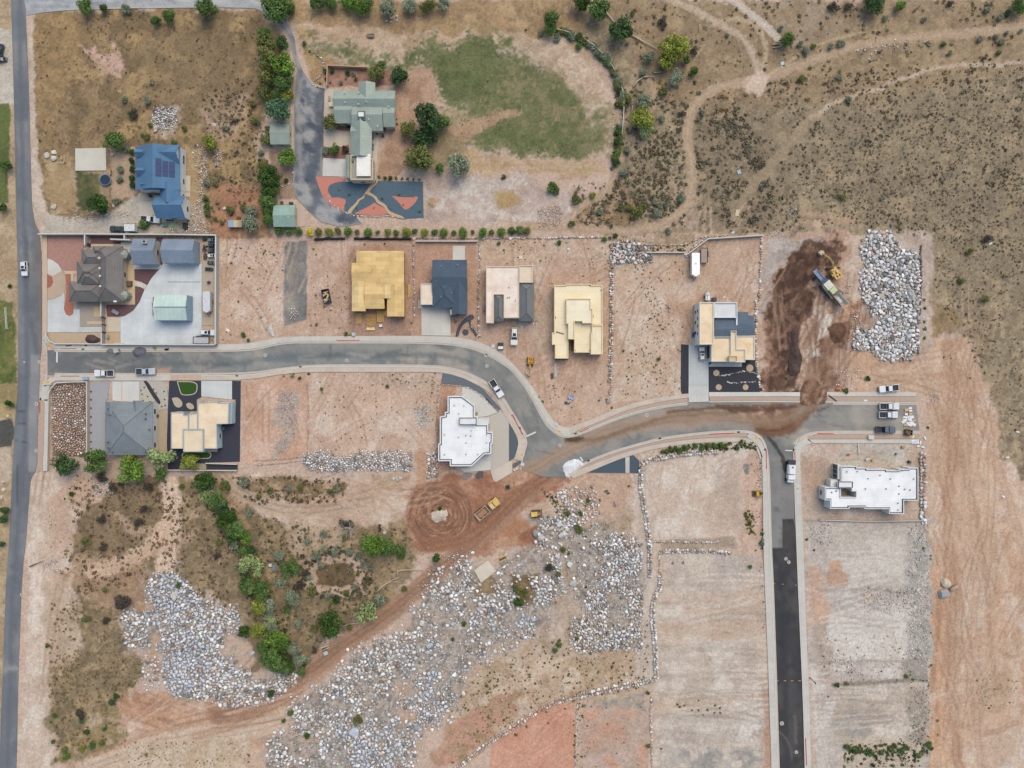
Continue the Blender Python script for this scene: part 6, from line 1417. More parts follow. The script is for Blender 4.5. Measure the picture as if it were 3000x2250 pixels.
 for(xy,R,c)in items:
  v,k=T[RND.randrange(6)];a=RND.uniform(0,6.28);ca,sa=math.cos(a),math.sin(a)
  q=np.empty_like(v);q[:,0]=(v[:,0]*ca-v[:,1]*sa)*R+xy[0];q[:,1]=(v[:,0]*sa+v[:,1]*ca)*R+xy[1];q[:,2]=v[:,2]*R*.8-.05
  V.append(q);lc=np.array(leafcol(c,1.15));Cc.append(np.concatenate([k[:,None]*lc[None,:3],np.ones((len(k),1))],1))
 V=np.concatenate(V).astype(np.float32);Cc=np.concatenate(Cc).astype(np.float32);nf=len(V)//4
 me=bpy.data.meshes.new('scrub')
 me.vertices.add(len(V));me.vertices.foreach_set('co',V.ravel())
 me.loops.add(nf*4);me.loops.foreach_set('vertex_index',np.arange(nf*4,dtype=np.int32))
 me.polygons.add(nf);me.polygons.foreach_set('loop_start',np.arange(0,nf*4,4,dtype=np.int32));me.polygons.foreach_set('loop_total',np.full(nf,4,np.int32));me.update(calc_edges=True)
 at=me.color_attributes.new('Col','FLOAT_COLOR','POINT');at.data.foreach_set('color',Cc.ravel())
 me.materials.append(leafmat())
 o=bpy.data.objects.new('scrub',me);COL.objects.link(o);o.color=(1,1,1,1)
 tag(o,'low sagebrush and weeds dotted over the dry slopes and lots','scrub',kind='stuff')
 def log(t,s,r0,label,c=(190,176,158)):
  p=wp(t,s);n=len(p);mb=MB()
  mb.tube([(a,b,.12+r0)for a,b in p],[r0*(1-.6*i/max(1,n-1))for i in range(n)],7)
  tag(mb.build('fallen_log',mat(c,.9,.12,3.),smooth=True),label,'log')
 log('21','1222,1645 1228,1612 1260,1602 1350,1600 1445,1602',.28,'long pale bent log lying left of the red turning circle')
 log('31','1045,135 1090,85 1130,60 1180,30 1240,5',.3,'pale fallen trunk beside the haul road near the dry pond')
 log('31','1130,60 1200,45 1270,55',.16,'short pale limb forking off the trunk beside the haul road')
 log('31','755,430 810,410 880,405',.2,'grey fallen limb beside the pale green tree at the haul road')
 log('02','1045,755 1080,705 1130,670 1190,662 1230,668',.24,'curved bleached log lying in the scrub right of the meadow')
 log('02','1222,632 1290,625',.22,'short bleached log beside the yellow-green scrub trees')
 log('02','1130,790 1160,730 1180,700',.14,'thin grey limb in the scrub right of the meadow')
 log('02','795,90 870,185 930,250',.26,'long pale fallen trunk leaning at the dead-branched tree')
 log('02','1020,300 1120,360 1220,410 1270,445',.24,'long pale fallen trunk between the two scrub thickets')
 log('02','1040,312 1090,330 1140,362',.16,'thinner pale trunk lying along the long fallen trunk',(200,186,166))
 log('02','1040,910 1030,995',.18,'upright-lying pale log beside the white rail fence')
 log('02','1620,215 1615,285',.16,'pale log beside the grey trail junction')
 log('21','700,1320 760,1275 840,1210',.2,'grey driftwood limb under the dead branch heap')
 log('21','815,1330 820,1270 860,1225',.2,'grey forked limb at the dead branch heap')
 log('21','1095,1225 1190,1278',.14,'straight plank-like pole beside the buried tanks',(200,176,146))
 log('30','2165,780 2170,910',.18,'thin grey log at the right end of the rock heap')
 log('13','290,165 300,175',.1,'short stick on the scrub above the excavation')
 log('03','1250,105 1320,40',.2,'dark pole lying in the dry grass at the top edge',(110,96,84))
 log('20','262,1572 380,1522',.2,'dark brown pole lying beside the left road',(122,96,78))
 log('12','1085,235 1110,195 1118,150',.16,'bleached dead stem in the olive scrub above the lots')
def bld(name,label,cat,tile,x,y):
 q=w1(tile,x,y)
 return thing(name,label,cat,(q[0],q[1],0))
FR=(226,226,222)
def window(root,p,ang,z,w=1.3,h=1.2,frame=FR):
 nx,ny=math.sin(ang),-math.cos(ang)
 mb=MB();t=.07
 cx,cy=p[0]+nx*.02,p[1]+ny*.02
 ca,sa=math.cos(ang),math.sin(ang)
 for s in(-1,1):mb.box(cx+ca*s*(w/2-t/2),cy+sa*s*(w/2-t/2),z,t,.08,h,ang)
 for zz in(z,z+h-t):mb.box(cx,cy,zz,w-2*t,.08,t,ang)
 f=mb.build('window',flat(frame),root)
 mb=MB();mb.box(cx,cy,z+t,w-2*t,.04,h-2*t,ang);mb.build('pane',glassmat(),f)
def panel(root,name,p,ang,z,w,h,m,d=.08):
 nx,ny=math.sin(ang),-math.cos(ang)
 mb=MB();mb.box(p[0]+nx*d*.4,p[1]+ny*d*.4,z,w,d,h,ang);return mb.build(name,m,root)
def auto_windows(root,poly,h,every=4.6,mn=2.8,skip=(),z=1.0,frame=FR):
 if poly_area(poly)<0:poly=poly[::-1]
 n=len(poly)
 for i in range(n):
  a,b=poly[i],poly[(i+1)%n];L=math.hypot(b[0]-a[0],b[1]-a[1])
  if L<mn or i in skip:continue
  k=max(1,int(L/every));an=math.atan2(b[1]-a[1],b[0]-a[0])
  for j in range(k):
   t=(j+.5)/k
   window(root,(a[0]+(b[0]-a[0])*t,a[1]+(b[1]-a[1])*t),an,z,min(1.5,L*.45),min(1.3,h-z-.4),frame)
def rect(tile,x0,y0,x1,y1,h):
 a=w1(tile,x0,y0,h);b=w1(tile,x1,y1,h)
 return min(a[0],b[0]),min(a[1],b[1]),max(a[0],b[0]),max(a[1],b[1])
def gable(root,tile,x0,y0,x1,y1,eave,rise,axis,rc,wc,kind='shingle',over=.4,wins=True,z0=0.0,roofname='roof',per=None,wall=True,ends=True):
 X0,Y0,X1,Y1=rect(tile,x0,y0,x1,y1,eave)
 t=.16
 mb=MB()
 if axis=='x':
  ym=(Y0+Y1)/2
  for ya in(Y0,Y1):
   r=[(ya,eave),(ym,eave+rise),(ym,eave+rise+t),(ya,eave+t)]
   mb.loft([[(X0,a,z)for a,z in r],[(X1,a,z)for a,z in r]]if ya==Y1 else[[(X1,a,z)for a,z in r],[(X0,a,z)for a,z in r]])
 else:
  xm=(X0+X1)/2
  for xa in(X0,X1):
   r=[(xa,eave),(xm,eave+rise),(xm,eave+rise+t),(xa,eave+t)]
   mb.loft([[(a,Y1,z)for a,z in r],[(a,Y0,z)for a,z in r]]if xa==X1 else[[(a,Y0,z)for a,z in r],[(a,Y1,z)for a,z in r]])
 mb.build(roofname,roofmat(rc,kind,axis,per),root)
 if not wall:return
 o=over
 if axis=='x':
  w0,w1_,v0,v1=X0+o,X1-o,Y0+o,Y1-o
  top=eave+rise*o/max(.1,(Y1-Y0)/2)-.02;pk=eave+rise-.04
  sec=[(v0,z0),(v1,z0),(v1,top),((v0+v1)/2,pk),(v0,top)]
  mb=MB();mb.loft([[(w0,a,z)for a,z in sec],[(w1_,a,z)for a,z in sec]])
 else:
  w0,w1_,v0,v1=X0+o,X1-o,Y0+o,Y1-o
  top=eave+rise*o/max(.1,(X1-X0)/2)-.02;pk=eave+rise-.04
  sec=[(w1_,z0),(w0,z0),(w0,top),((w0+w1_)/2,pk),(w1_,top)]
  mb=MB();mb.loft([[(a,v0,z)for a,z in sec],[(a,v1,z)for a,z in sec]])
 mb.build('wall',mat(wc,.85,.05,.6),root)
 if wins:auto_windows(root,[(w0,v0),(w1_,v0),(w1_,v1),(w0,v1)],eave)
 return X0,Y0,X1,Y1
def hip(root,tile,x0,y0,x1,y1,eave,rise,rc,wc,kind='shingle',over=.4,wins=True,ridge=None):
 X0,Y0,X1,Y1=rect(tile,x0,y0,x1,y1,eave)
 w,d=X1-X0,Y1-Y0
 m=min(w,d)/2
 if w>=d:a,b=(X0+m,Y0+m),(X1-m,Y0+m)
 else:a,b=(X0+m,Y0+m),(X0+m,Y1-m)
 zt=eave+rise
 c=[(X0,Y0),(X1,Y0),(X1,Y1),(X0,Y1)]
 mx,my=MB(),MB()
 if w>=d:
  mx.add([(X0,Y0,eave),(X1,Y0,eave),(b[0],b[1],zt),(a[0],a[1],zt)],[(0,1,2,3)]);mx.add([(X1,Y1,eave),(X0,Y1,eave),(a[0],a[1],zt),(b[0],b[1],zt)],[(0,1,2,3)])
  my.add([(X1,Y0,eave),(X1,Y1,eave),(b[0],b[1],zt)],[(0,1,2)]);my.add([(X0,Y1,eave),(X0,Y0,eave),(a[0],a[1],zt)],[(0,1,2)])
 else:
  my.add([(X1,Y0,eave),(X1,Y1,eave),(b[0],b[1],zt),(a[0],a[1],zt)],[(0,1,2,3)]);my.add([(X0,Y1,eave),(X0,Y0,eave),(a[0],a[1],zt),(b[0],b[1],zt)],[(0,1,2,3)])
  mx.add([(X0,Y0,eave),(X1,Y0,eave),(a[0],a[1],zt)],[(0,1,2)]);mx.add([(X1,Y1,eave),(X0,Y1,eave),(b[0],b[1],zt)],[(0,1,2)])
 me=MB();me.v=mx.v+my.v;nb=len(mx.v);me.f=mx.f+[tuple(i+nb for i in f)for f in my.f]
 k=len(me.v);me.v+=[(p[0],p[1],eave-.15)for p in c]+[(p[0],p[1],eave)for p in c]
 for i in range(4):
  j=(i+1)%4;me.f.append((k+i,k+j,k+4+j,k+4+i))
 me.f.append((k+3,k+2,k+1,k))
 r=me.build('roof',roofmat(rc,kind,'x'),root)
 r.data.materials.append(roofmat(rc,kind,'y'))
 nmx=len(mx.f)
 for i in range(nmx,nmx+len(my.f)):r.data.polygons[i].material_index=1
 cap=MB()
 if math.hypot(a[0]-b[0],a[1]-b[1])>.3:cap.tube([(a[0],a[1],zt),(b[0],b[1],zt)],.1,5)
 for q in c:
  e=a if math.hypot(q[0]-a[0],q[1]-a[1])<math.hypot(q[0]-b[0],q[1]-b[1])else b
  cap.tube([(q[0],q[1],eave+.02),(e[0],e[1],zt)],.09,5)
 if kind!='osb':cap.build('ridge_cap',mat(tuple(v*.82 for v in rc),.9,.1,2.),root)
 o=over
 mb=MB();wpoly=[(X0+o,Y0+o),(X1-o,Y0+o),(X1-o,Y1-o),(X0+o,Y1-o)]
 mb.prism(wpoly,0,eave-.16);mb.build('wall',mat(wc,.85,.05,.6),root)
 if wins:auto_windows(root,wpoly,eave)
def flatroof(root,tile,s,h,rc,wc,par=.45,parw=.25,parc=None,holes=(),z0=0.0,wins=True,stain=None,cap=None,skip=(),roofname='roof'):
 p=wp(tile,s,h+par)
 if poly_area(p)<0:p=p[::-1]
 hs=[wp(tile,q,h+par)for q in holes]
 mb=MB();mb.prism(p,z0,h-.02,hs);mb.build('wall',mat(wc,.85,.05,.6),root)
 inn=inset(p,parw-.01)
 mb=MB();mb.prism(inn,h-.015,h+.06,[inset(q[::-1]if poly_area(q)<0 else q,-parw+.01)for q in hs]);mb.build(roofname,flatmat(rc,stain),root)
 if par>0:
  mb=MB();mb.ring(p,parw,h-.02,h+par)
  mb.build('parapet',mat(parc or wc,.8,.05,.8),root)
  for q in hs:
   qq=inset(q[::-1]if poly_area(q)<0 else q,-parw);mb=MB();mb.ring(qq,parw,h-.02,h+par);mb.build('parapet',mat(parc or wc,.8,.05,.8),root)
 if cap:
  mb=MB();mb.ring(inset(p,parw-.02),.26,h+.03,h+.14);mb.build('parapet_shade',flat(cap),root)  # dark strip: shade on the inner parapet face, put in as colour
 if wins and z0<.5:auto_windows(root,p,h,4.6,2.8,skip)
 return p
def vents(root,tile,spots,z,r=.13,c=(200,200,196),h=.35):
 for x,y in spots:
  q=w1(tile,x,y,z);mb=MB();mb.cyl(q[0],q[1],z-.3,r,h+.3,10);mb.cyl(q[0],q[1],z+h,r*1.4,.06,10);mb.build('vent',flat(c),root)
def unit(root,name,tile,x,y,z0,sx,sy,sz,c,rz=0.0,bevel=.03):
 q=w1(tile,x,y,z0+sz);mb=MB();mb.box(q[0],q[1],z0,sx,sy,sz,rz);return mb.build(name,flat(c),root,bevel=bevel)
def build_houses():
 b=bld('house','two-storey house with a blue shingle roof and solar panels','house','00',1380,1450)
 BL=(90,126,160);WH=(222,222,222)
 gable(b,'00',1172,1268,1556,1642,4.6,3.0,'y',BL,WH)
 gable(b,'00',1325,1252,1552,1420,4.7,2.3,'x',BL,WH,over=.3)
 for x,y in((1215,1325),(1220,1482)):
  gable(b,'00',x-38,y-34,x+40,y+34,5.6,1.3,'x',BL,WH,over=.15,z0=4.7,wins=False,roofname='dormer_roof')
 gable(b,'00',1235,1565,1400,1640,4.8,1.6,'x',BL,WH,over=.2,z0=2.0,wins=False)
 gable(b,'10',1384,-70,1558,105,4.3,2.2,'y',BL,WH,over=.4)
 gx=gable(b,'10',1350,32,1600,226,4.0,2.6,'x',BL,WH,over=.45)
 X0,Y0,X1,Y1=rect('00',1172,1268,1556,1642,4.6);xm=(X0+X1)/2;sl=3.0/((X1-X0)/2)
 for(px0,px1,py0,py1)in((.12,.33,.33,.74),(.37,.57,.37,.73),(.61,.81,.37,.73)):
  xa=xm+(X1-xm)*px0;xb=xm+(X1-xm)*px1;ya=Y1-(Y1-Y0)*py1;yb=Y1-(Y1-Y0)*py0
  for k in range(3):
   y0=ya+(yb-ya)*k/3+.03;y1=ya+(yb-ya)*(k+1)/3-.03
   zz=lambda x:4.6+3.0-sl*(x-xm)+.27
   mb=MB();mb.loft([[(xa,y0,zz(xa)),(xb,y0,zz(xb)),(xb,y1,zz(xb)),(xa,y1,zz(xa))],[(xa,y0,zz(xa)+.05),(xb,y0,zz(xb)+.05),(xb,y1,zz(xb)+.05),(xa,y1,zz(xa)+.05)]])
   mb.build('solar_panel',mat((30,60,112),.5,.1,2.,(24,50,96)),b)
 panel(b,'garage_door',(gx[0]+.45,(gx[1]+gx[3])/2),-math.pi/2,.05,4.6,2.3,flat((214,214,210)))
 b=bld('house','large house with a grey-brown hipped shingle roof inside the walled corner estate','house','10',900,700)
 GR=(124,120,118);TW=(196,180,160)
 hip(b,'10',842,466,1062,944,3.4,2.6,GR,TW)
 hip(b,'10',703,490,930,655,3.3,1.9,GR,TW)
 hip(b,'10',664,600,900,792,3.5,2.1,GR,TW)
 hip(b,'10',596,772,900,945,3.3,1.9,GR,TW)
 hip(b,'10',705,680,850,795,4.2,1.6,GR,TW,wins=False)
 hip(b,'10',800,466,910,560,3.5,1.3,GR,TW,wins=False)
 vents(b,'10',((861,568),(863,657),(866,723),(868,812)),5.6,.2,(226,220,200),.2)
 unit(b,'skylight','10',992,942,3.4,.9,.5,.25,(232,234,234))
 unit(b,'satellite_dish','10',905,598,5.2,.5,.5,.3,(206,200,196))
 for y in(540,890):
  q=w1('10',1068,y,2.5);mb=MB();mb.cyl(q[0],q[1],0,1.25,3.0,8);mb.cyl(q[0],q[1],3.0,1.5,.9,8,.15);mb.build('bay',mat((150,158,148),.7,.1,1.),b)
 q=w1('10',1095,785,1.5)
 p=thing('patio_grill','brown slatted grill stand on the patio of the grey-brown hipped house','grill',(q[0],q[1],0))
 mb=MB();mb.box(q[0],q[1],0,1.8,1.5,.9);mb.build('base',flat((92,74,60)),p);mb=MB()
 for k in range(6):mb.box(q[0]-.75+k*.3,q[1],.9,.16,1.5,.06)
 mb.build('slat',flat((128,104,84)),p)
 b=bld('outbuilding','small gabled outbuilding with a grey roof and a chimney','outbuilding','10',1250,510)
 gable(b,'10',1150,402,1348,624,3.3,1.7,'x',(130,142,160),(206,204,198))
 unit(b,'chimney','10',1243,428,3.6,1.3,.9,1.6,(196,196,194));unit(b,'chimney_pot','10',1240,424,5.2,.7,.5,.25,(50,50,54))
 b=bld('garage','wide grey-roofed garage at the top of the estate yard','garage','10',1550,510)
 gx=gable(b,'10',1402,408,1682,612,3.8,1.4,'x',(132,146,164),(150,164,178),kind='shingle',over=.2,wins=False)
 for k in range(3):
  panel(b,'garage_door',(gx[0]+(gx[2]-gx[0])*(.2+.3*k),gx[1]+.2),0,.05,2.6,2.4,flat((196,200,204)))
 b=bld('carport','tall carport with a mint green ribbed metal roof in the estate yard','carport','10',1490,1000)
 gable(b,'10',1334,886,1616,1106,3.9,.9,'x',(198,218,210),(150,172,190),kind='seam',over=.06,wins=False,per=1.2)
 q=w1('10',1472,992,4.8);mb=MB();a=w1('10',1334,992,4.85);c=w1('10',1616,992,4.85);mb.tube([(a[0],a[1],4.92),(c[0],c[1],4.92)],.14,6);mb.build('ridge_cap',flat((104,130,146)),b)
 b=bld('house','sprawling house with a pale green metal roof beside the meadow','house','01',940,1000)
 GN=(158,170,160);CW=(206,188,166)
 gable(b,'01',672,785,1204,960,3.4,1.6,'x',GN,CW,'seam')
 gable(b,'01',885,714,1030,900,3.5,1.3,'y',GN,CW,'seam')
 gable(b,'01',681,860,834,1066,3.2,1.3,'x',GN,CW,'seam')
 gable(b,'01',834,880,1098,1132,3.3,1.5,'x',GN,CW,'seam')
 gable(b,'01',1100,880,1202,1098,3.2,1.2,'x',GN,CW,'seam')
 gable(b,'01',820,1010,1000,1356,3.4,1.6,'y',GN,CW,'seam')
 gable(b,'01',821,1086,910,1198,3.45,1.0,'x',GN,CW,'seam',wins=False)
 gable(b,'01',775,1340,815,1540,2.9,.5,'y',GN,CW,'seam',over=.1,wins=False)
 unit(b,'chimney_base','01',910,998,4.0,2.1,2.6,1.0,(92,98,104));unit(b,'chimney','01',906,986,5.0,1.5,1.2,.8,(232,232,230))
 vents(b,'01',((765,800),(890,800),(1005,960),(975,1030),(1050,1090),(885,900),(925,1180),(1145,920),(770,885)),4.6,.16,(196,206,198),.2)
 flatroof(b,'01','815,1336 985,1336 985,1360 1008,1370 1008,1552 815,1552',3.4,(168,164,154),(214,192,164),.5,.3)
 X0,Y0,X1,Y1=rect('01',868,1328,990,1520,4.1)
 mb=MB();mb.box((X0+X1)/2,(Y0+Y1)/2,4.0,X1-X0,Y1-Y0,.12);mb.build('patio_roof',roofmat((232,230,226),'seam','y',.6),b)
 for(sx,sy)in((X0+.2,Y0+.2),(X1-.2,Y0+.2),(X0+.2,Y1-.2),(X1-.2,Y1-.2)):
  mb=MB();mb.box(sx,sy,3.4,.12,.12,.6);mb.build('post',flat((214,192,164)),b)
 unit(b,'roof_unit','01',832,1382,3.46,.6,.9,.5,(110,112,120))
 w=bld('garden_wall','pinkish block wall around the planted court above the green-roofed house','wall','01',790,590)
 pl=wp('01','622,752 626,582 968,598');mb=MB();mb.obox(pl[0],pl[1],.25,-.1,1.6,.12);mb.obox(pl[1],pl[2],.25,-.1,1.598);mb.build('masonry',mat((198,160,140),.9,.06,1.),w)
 b=bld('shed','pale green roofed shed at the side of the gravel driveway, upper one','shed','01',210,1150)
 gable(b,'01',125,1058,292,1248,2.6,.8,'x',GN,CW,'seam',over=.2)
 b=bld('shed','green metal-roofed shed above the hedge row, lower of the two sheds','shed','11',250,205)
 gable(b,'11',153,112,340,300,2.6,.9,'x',(150,176,164),CW,'seam',over=.2)
 vents(b,'11',((210,210),(280,216)),3.3,.14,(190,210,206),.2)
 b=bld('house_under_construction','house frame with a bare yellow plywood-decked roof','house','11',1050,780)
 OS=(232,200,142);LW=(196,160,104)
 hip(b,'11',866,507,1276,920,3.4,.7,OS,LW,'osb',.15,False)
 gable(b,'11',828,610,1000,766,3.38,.6,'x',OS,LW,'osb',.15,False)
 gable(b,'11',829,768,946,1028,3.42,.7,'y',(236,208,154),LW,'osb',.15,False)
 gable(b,'11',942,760,1110,1006,3.4,.8,'x',OS,LW,'osb',.15,False)
 gable(b,'11',1132,800,1280,1074,3.4,.7,'y',OS,LW,'osb',.15,False)
 gable(b,'11',1075,800,1162,918,3.7,.6,'y',(236,208,154),LW,'osb',.1,False)
 b=bld('house','house with a dark slate-blue shingle roof and a small cream flat roof','house','11',1650,800)
 DB=(80,96,112);LG=(206,206,204)
 gable(b,'11',1523,585,1823,890,3.4,1.3,'x',DB,LG,over=.3)
 hip(b,'11',1524,742,1734,996,3.5,1.2,DB,LG,over=.3)
 gable(b,'11',1690,745,1825,1054,3.45,1.1,'y',DB,LG,over=.3)
 CR=(246,228,206)
 flatroof(b,'11','1420,786 1520,786 1520,842 1576,842 1576,972 1420,972',3.2,CR,(196,196,196),.3,.2,stain=(226,202,176))
 flatroof(b,'11','1671,1002 1738,1002 1738,1064 1671,1064',2.7,CR,(90,96,106),.35,.18,parc=(90,98,110),wins=False)
 vents(b,'11',((1740,630),(1600,640),(1640,715),(1760,715),(1560,760),(1600,905),(1690,870)),4.3,.14,(130,140,150),.25)
 q=rect('11',1420,786,1576,972,3.5);panel(b,'garage_door',((q[0]+q[2])/2,q[1]),0,.05,4.6,2.4,flat((90,94,100)))
 b=bld('house','long house with a pale cream flat roof and grey shingled strips','house','P',1490,860)
 PK=(248,234,220)
 flatroof(b,'P','1424,780 1521,780 1521,931 1475.5,931 1475.5,863 1447,863 1447,946 1424,946',3.6,PK,(222,208,190),.4,.22,stain=(232,208,190))
 flatroof(b,'P','1521.5,777 1561,777 1561,828 1521.5,828',3.9,(238,220,196),(222,208,190),.4,.22)
 hip(b,'P',1447,863,1475.5,941,3.5,1.0,(120,122,124),(214,200,184),over=.2)
 hip(b,'P',1520,828,1565,941,3.5,1.3,(120,122,124),(214,200,184),over=.3)
 vents(b,'P',((1491,842),(1487,872),(1493,871),(1510,880)),3.66,.12,(120,120,126),.3)
 b=bld('house','cream flat-roofed house of stepped levels with parapets','house','12',575,1110)
 CM=(252,237,204);CMW=(238,220,178)
 flatroof(b,'12','365,802 462,802 462,792 687,792 687,802 781,802 781,1145 690,1145 690,1216 683,1216 683,1384 538,1384 538,1272 487,1272 487,1435 372,1435 372,1316 346,1316 346,1211 365,1211',3.4,CM,CMW,.45,.22,stain=(246,228,188))
 flatroof(b,'12','691,1147 784,1147 784,1399 681,1399 681,1217 691,1217',3.9,CM,CMW,.45,.22)
 flatroof(b,'12','469,918 680,918 680,1006 697,1006 697,1131 606,1131 606,1114 541,1114 541,1268 485,1268 485,1136 469,1136',4.7,(252,240,212),CMW,.4,.2,z0=3.3,wins=False)
 for x,y in((470,800),(672,802),(770,845),(377,1082),(770,1160),(770,1386),(672,1370),(376,1425),(545,1365)):unit(b,'scupper','12',x,y,3.5,.22,.4,.2,(96,76,60),bevel=0)
 q=w1('12',700,1070,3.6);mb=MB();mb.box(q[0],q[1],3.47,.4,.9,.05);mb.build('hatch',flat((206,166,110)),b)
 a=w1('12',380,1205,3.6);c=w1('12',448,1224,3.6)
 mb=MB();mb.obox(a,c,.3,3.47,3.6);tag(mb.build('roof_board',flat((110,104,98))),'dark board lying on the left of the cream stepped roof','board')
 b=bld('house','modern house of cream, white and dark roof blocks with a tall white wing','house','12',1830,1230)
 CP=(248,226,192)
 flatroof(b,'12','1620,950 1744,950 1744,1314 1620,1314',5.6,CP,(232,230,226),.4,.18,stain=(234,206,166),wins=False)
 X0,Y0,X1,Y1=rect('12',1620,950,1744,1314,6.0)
 for k in range(4):window(b,(X0,Y1-(Y1-Y0)*(.19+.18*k)),-math.pi/2,3.4,.9,.8,(60,60,64))
 for k in range(3):window(b,(X0,Y1-(Y1-Y0)*(.2+.25*k)),-math.pi/2,.9,.9,1.1,(60,60,64))
 flatroof(b,'12','1747,950 1946,950 1946,1084 1747,1084',4.4,(232,234,236),(228,230,232),.5,.22)
 a=w1('12',1941,1084,4.6);c=w1('12',1941,1148,4.6);mb=MB();mb.obox(a,c,.4,0,4.6,-.02);mb.build('fin_wall',mat((228,230,232),.85,.05,.6),b)
 DG=(98,112,128)
 gable(b,'12',1747,1084,1934,1290,3.6,.8,'x',DG,(226,226,224),over=.05,wins=False)
 gable(b,'12',1930,1034,2036,1240,3.3,.6,'x',DG,(226,226,224),over=.15)
 gable(b,'12',2000,1064,2088,1236,3.0,.5,'x',DG,(226,226,224),over=.15)
 flatroof(b,'12','1722,1248 1888,1248 1888,1462 1722,1462',3.9,CP,(226,224,220),.4,.18,stain=(232,204,162),wins=False)
 flatroof(b,'12','1940,1240 2098,1240 2098,1446 2016,1446 2016,1356 1940,1356',3.7,CP,(226,224,220),.4,.18,stain=(232,204,162))
 flatroof(b,'12','1889,1196 1938,1196 1938,1358 2014,1358 2014,1468 1889,1468',4.3,(242,220,184),(226,224,220),.35,.16,wins=False)
 flatroof(b,'12','1877,1413 1945,1413 1945,1462 1877,1462',5.2,(226,204,164),(222,206,176),.4,.14,z0=4.2,wins=False)
 q=rect('12',1722,1248,1888,1462,4.3);panel(b,'garage_door',(q[0],q[1]+3.4),-math.pi/2,.05,4.6,2.4,flat((70,72,76)),.1)
 b=bld('house','white flat-roofed house with angled corners at the bend of the street','house','21',1800,430)
 WT=(248,250,252);WW=(226,228,230);PSHADE=(70,80,100)  # last tone is the painted shade line inside the parapets
 flatroof(b,'21','1655,101 1782,101 1890,182 1890,276 1917,276 1917,345 2006,345 2006,410 2046,413 2044,514 2033,516 2032,602 1974,606 1862,708 1674,708 1674,664 1574,664 1574,512 1588,510 1588,280 1631,271 1631,240 1655,236',3.6,WT,WW,.5,.32,cap=PSHADE)
 flatroof(b,'21','1756,288 1906,288 1906,348 1756,348',4.5,WT,WW,.35,.12,z0=3.5,wins=False,parc=(80,90,108))
 flatroof(b,'21','1919,290 2014,290 2014,344 1919,344',2.8,(226,230,234),WW,.15,.12,wins=False)
 vents(b,'21',((1715,182),(1797,184),(1752,252),(1793,318),(1630,434),(1860,400),(1815,440),(1750,456),(1857,445),(1993,434),(1815,505),(1993,505),(1630,605),(1917,605),(1815,604),(1878,320)),3.66,.13,(150,158,168),.25)
 b=bld('house','white flat-roofed house with a small open court at the right-hand lots','house','23',900,900)
 flatroof(b,'23','630,708 768,708 768,722 857,722 857,734 1028,734 1028,746 1134,746 1134,734 1216,734 1216,722 1299,722 1299,1004 1176,1004 1176,1120 1047,1120 1047,1078 835,1078 835,1062 704,1062 704,1076 538,1076 538,1002 492,1002 492,890 630,890',3.8,WT,WW,.4,.2,holes=('630,898 724,898 724,925 763,925 763,976 630,976',),cap=PSHADE)
 flatroof(b,'23','610,841 734,841 734,894 610,894',4.6,WT,WW,.3,.12,z0=3.9,wins=False,parc=(80,90,108))
 flatroof(b,'23','541,824 604,824 604,884 541,884',3.0,(236,234,228),WW,.15,.12,wins=False)
 for(x,y,n,hh)in((604,760,3,2.6),(468,940,2,2.4),(512,1036,2,2.4)):
  pass
 flatroof(b,'23','604,694 629,694 629,820 604,820',3.5,(230,230,228),WW,.1,.1,wins=False)
 X,Y=w1('23',604,694,3.6);X2,Y2=w1('23',604,820,3.6)
 for k in range(3):window(b,(X,Y+(Y2-Y)*(.18+.32*k)),-math.pi/2,.5,1.2,2.6,(60,92,92))
 X,Y=w1('23',492,890,4.0);X2,Y2=w1('23',492,1000,4.0)
 window(b,(X,Y+(Y2-Y)*.28),-math.pi/2,.6,1.5,2.2,(70,96,104));panel(b,'door',(X,Y+(Y2-Y)*.74),-math.pi/2,.05,1.1,2.3,flat((146,84,64)))
 vents(b,'23',((680,755),(768,753),(862,814),(1056,816),(1256,817),(692,869),(1158,744),(1120,1025),(1163,1065),(1120,1085),(965,785),(840,902),(1018,902),(1130,878),(1180,905),(1225,912),(1130,945),(548,933),(588,920)),3.86,.13,(110,120,124),.25)
 b=bld('house','square house with a grey hipped shingle roof south of the street','house','20',1120,380)
 GH=(134,142,148)
 hip(b,'20',912,152,1320,612,3.5,3.0,GH,(220,222,222),over=.35)
 gable(b,'20',915,150,1032,260,3.48,1.3,'y',GH,(220,222,222),over=.3,wins=False)
 gable(b,'20',1150,140,1236,270,3.48,1.2,'y',GH,(220,222,222),over=.3,wins=False)
 vents(b,'20',((935,212),(1047,282),(1035,338),(1260,255),(1258,298),(1290,390),(1147,407),(1035,435),(935,550),(968,590),(1255,588),(1290,550),(930,500),(1088,390),(1070,462)),4.6,.16,(96,100,106),.3)
 q=rect('20',912,152,1320,612,3.5);panel(b,'garage_door',((q[0]+q[2])/2,q[3]-.35),math.pi,.05,4.8,2.4,flat((206,206,204)))
 b=bld('house','cream flat-roofed house surrounded by black gravel south of the street','house','20',1720,370)
 CB=(246,226,196);BW=(176,192,200)
 flatroof(b,'20','1476,240 1586,240 1586,264 1628,264 1628,388 1582,388 1582,556 1476,556',3.4,CB,BW,.3,.16,stain=(230,206,172))
 flatroof(b,'20','1708,150 1724,150 1724,156 1880,148 1880,158 1978,158 1972,342 1872,345 1876,556 1756,556 1756,388 1708,388',3.5,CB,BW,.3,.16,stain=(230,206,172))
 flatroof(b,'20','1630,252 1705,252 1705,388 1630,388',3.8,CB,BW,.25,.14,wins=False)
 flatroof(b,'20','1583,390 1754,390 1754,583 1583,583',4.2,(238,220,190),BW,.3,.16)
 flatroof(b,'20','1974,158 2008,158 2000,340 1974,340',2.6,(166,186,194),BW,.1,.1,wins=False)
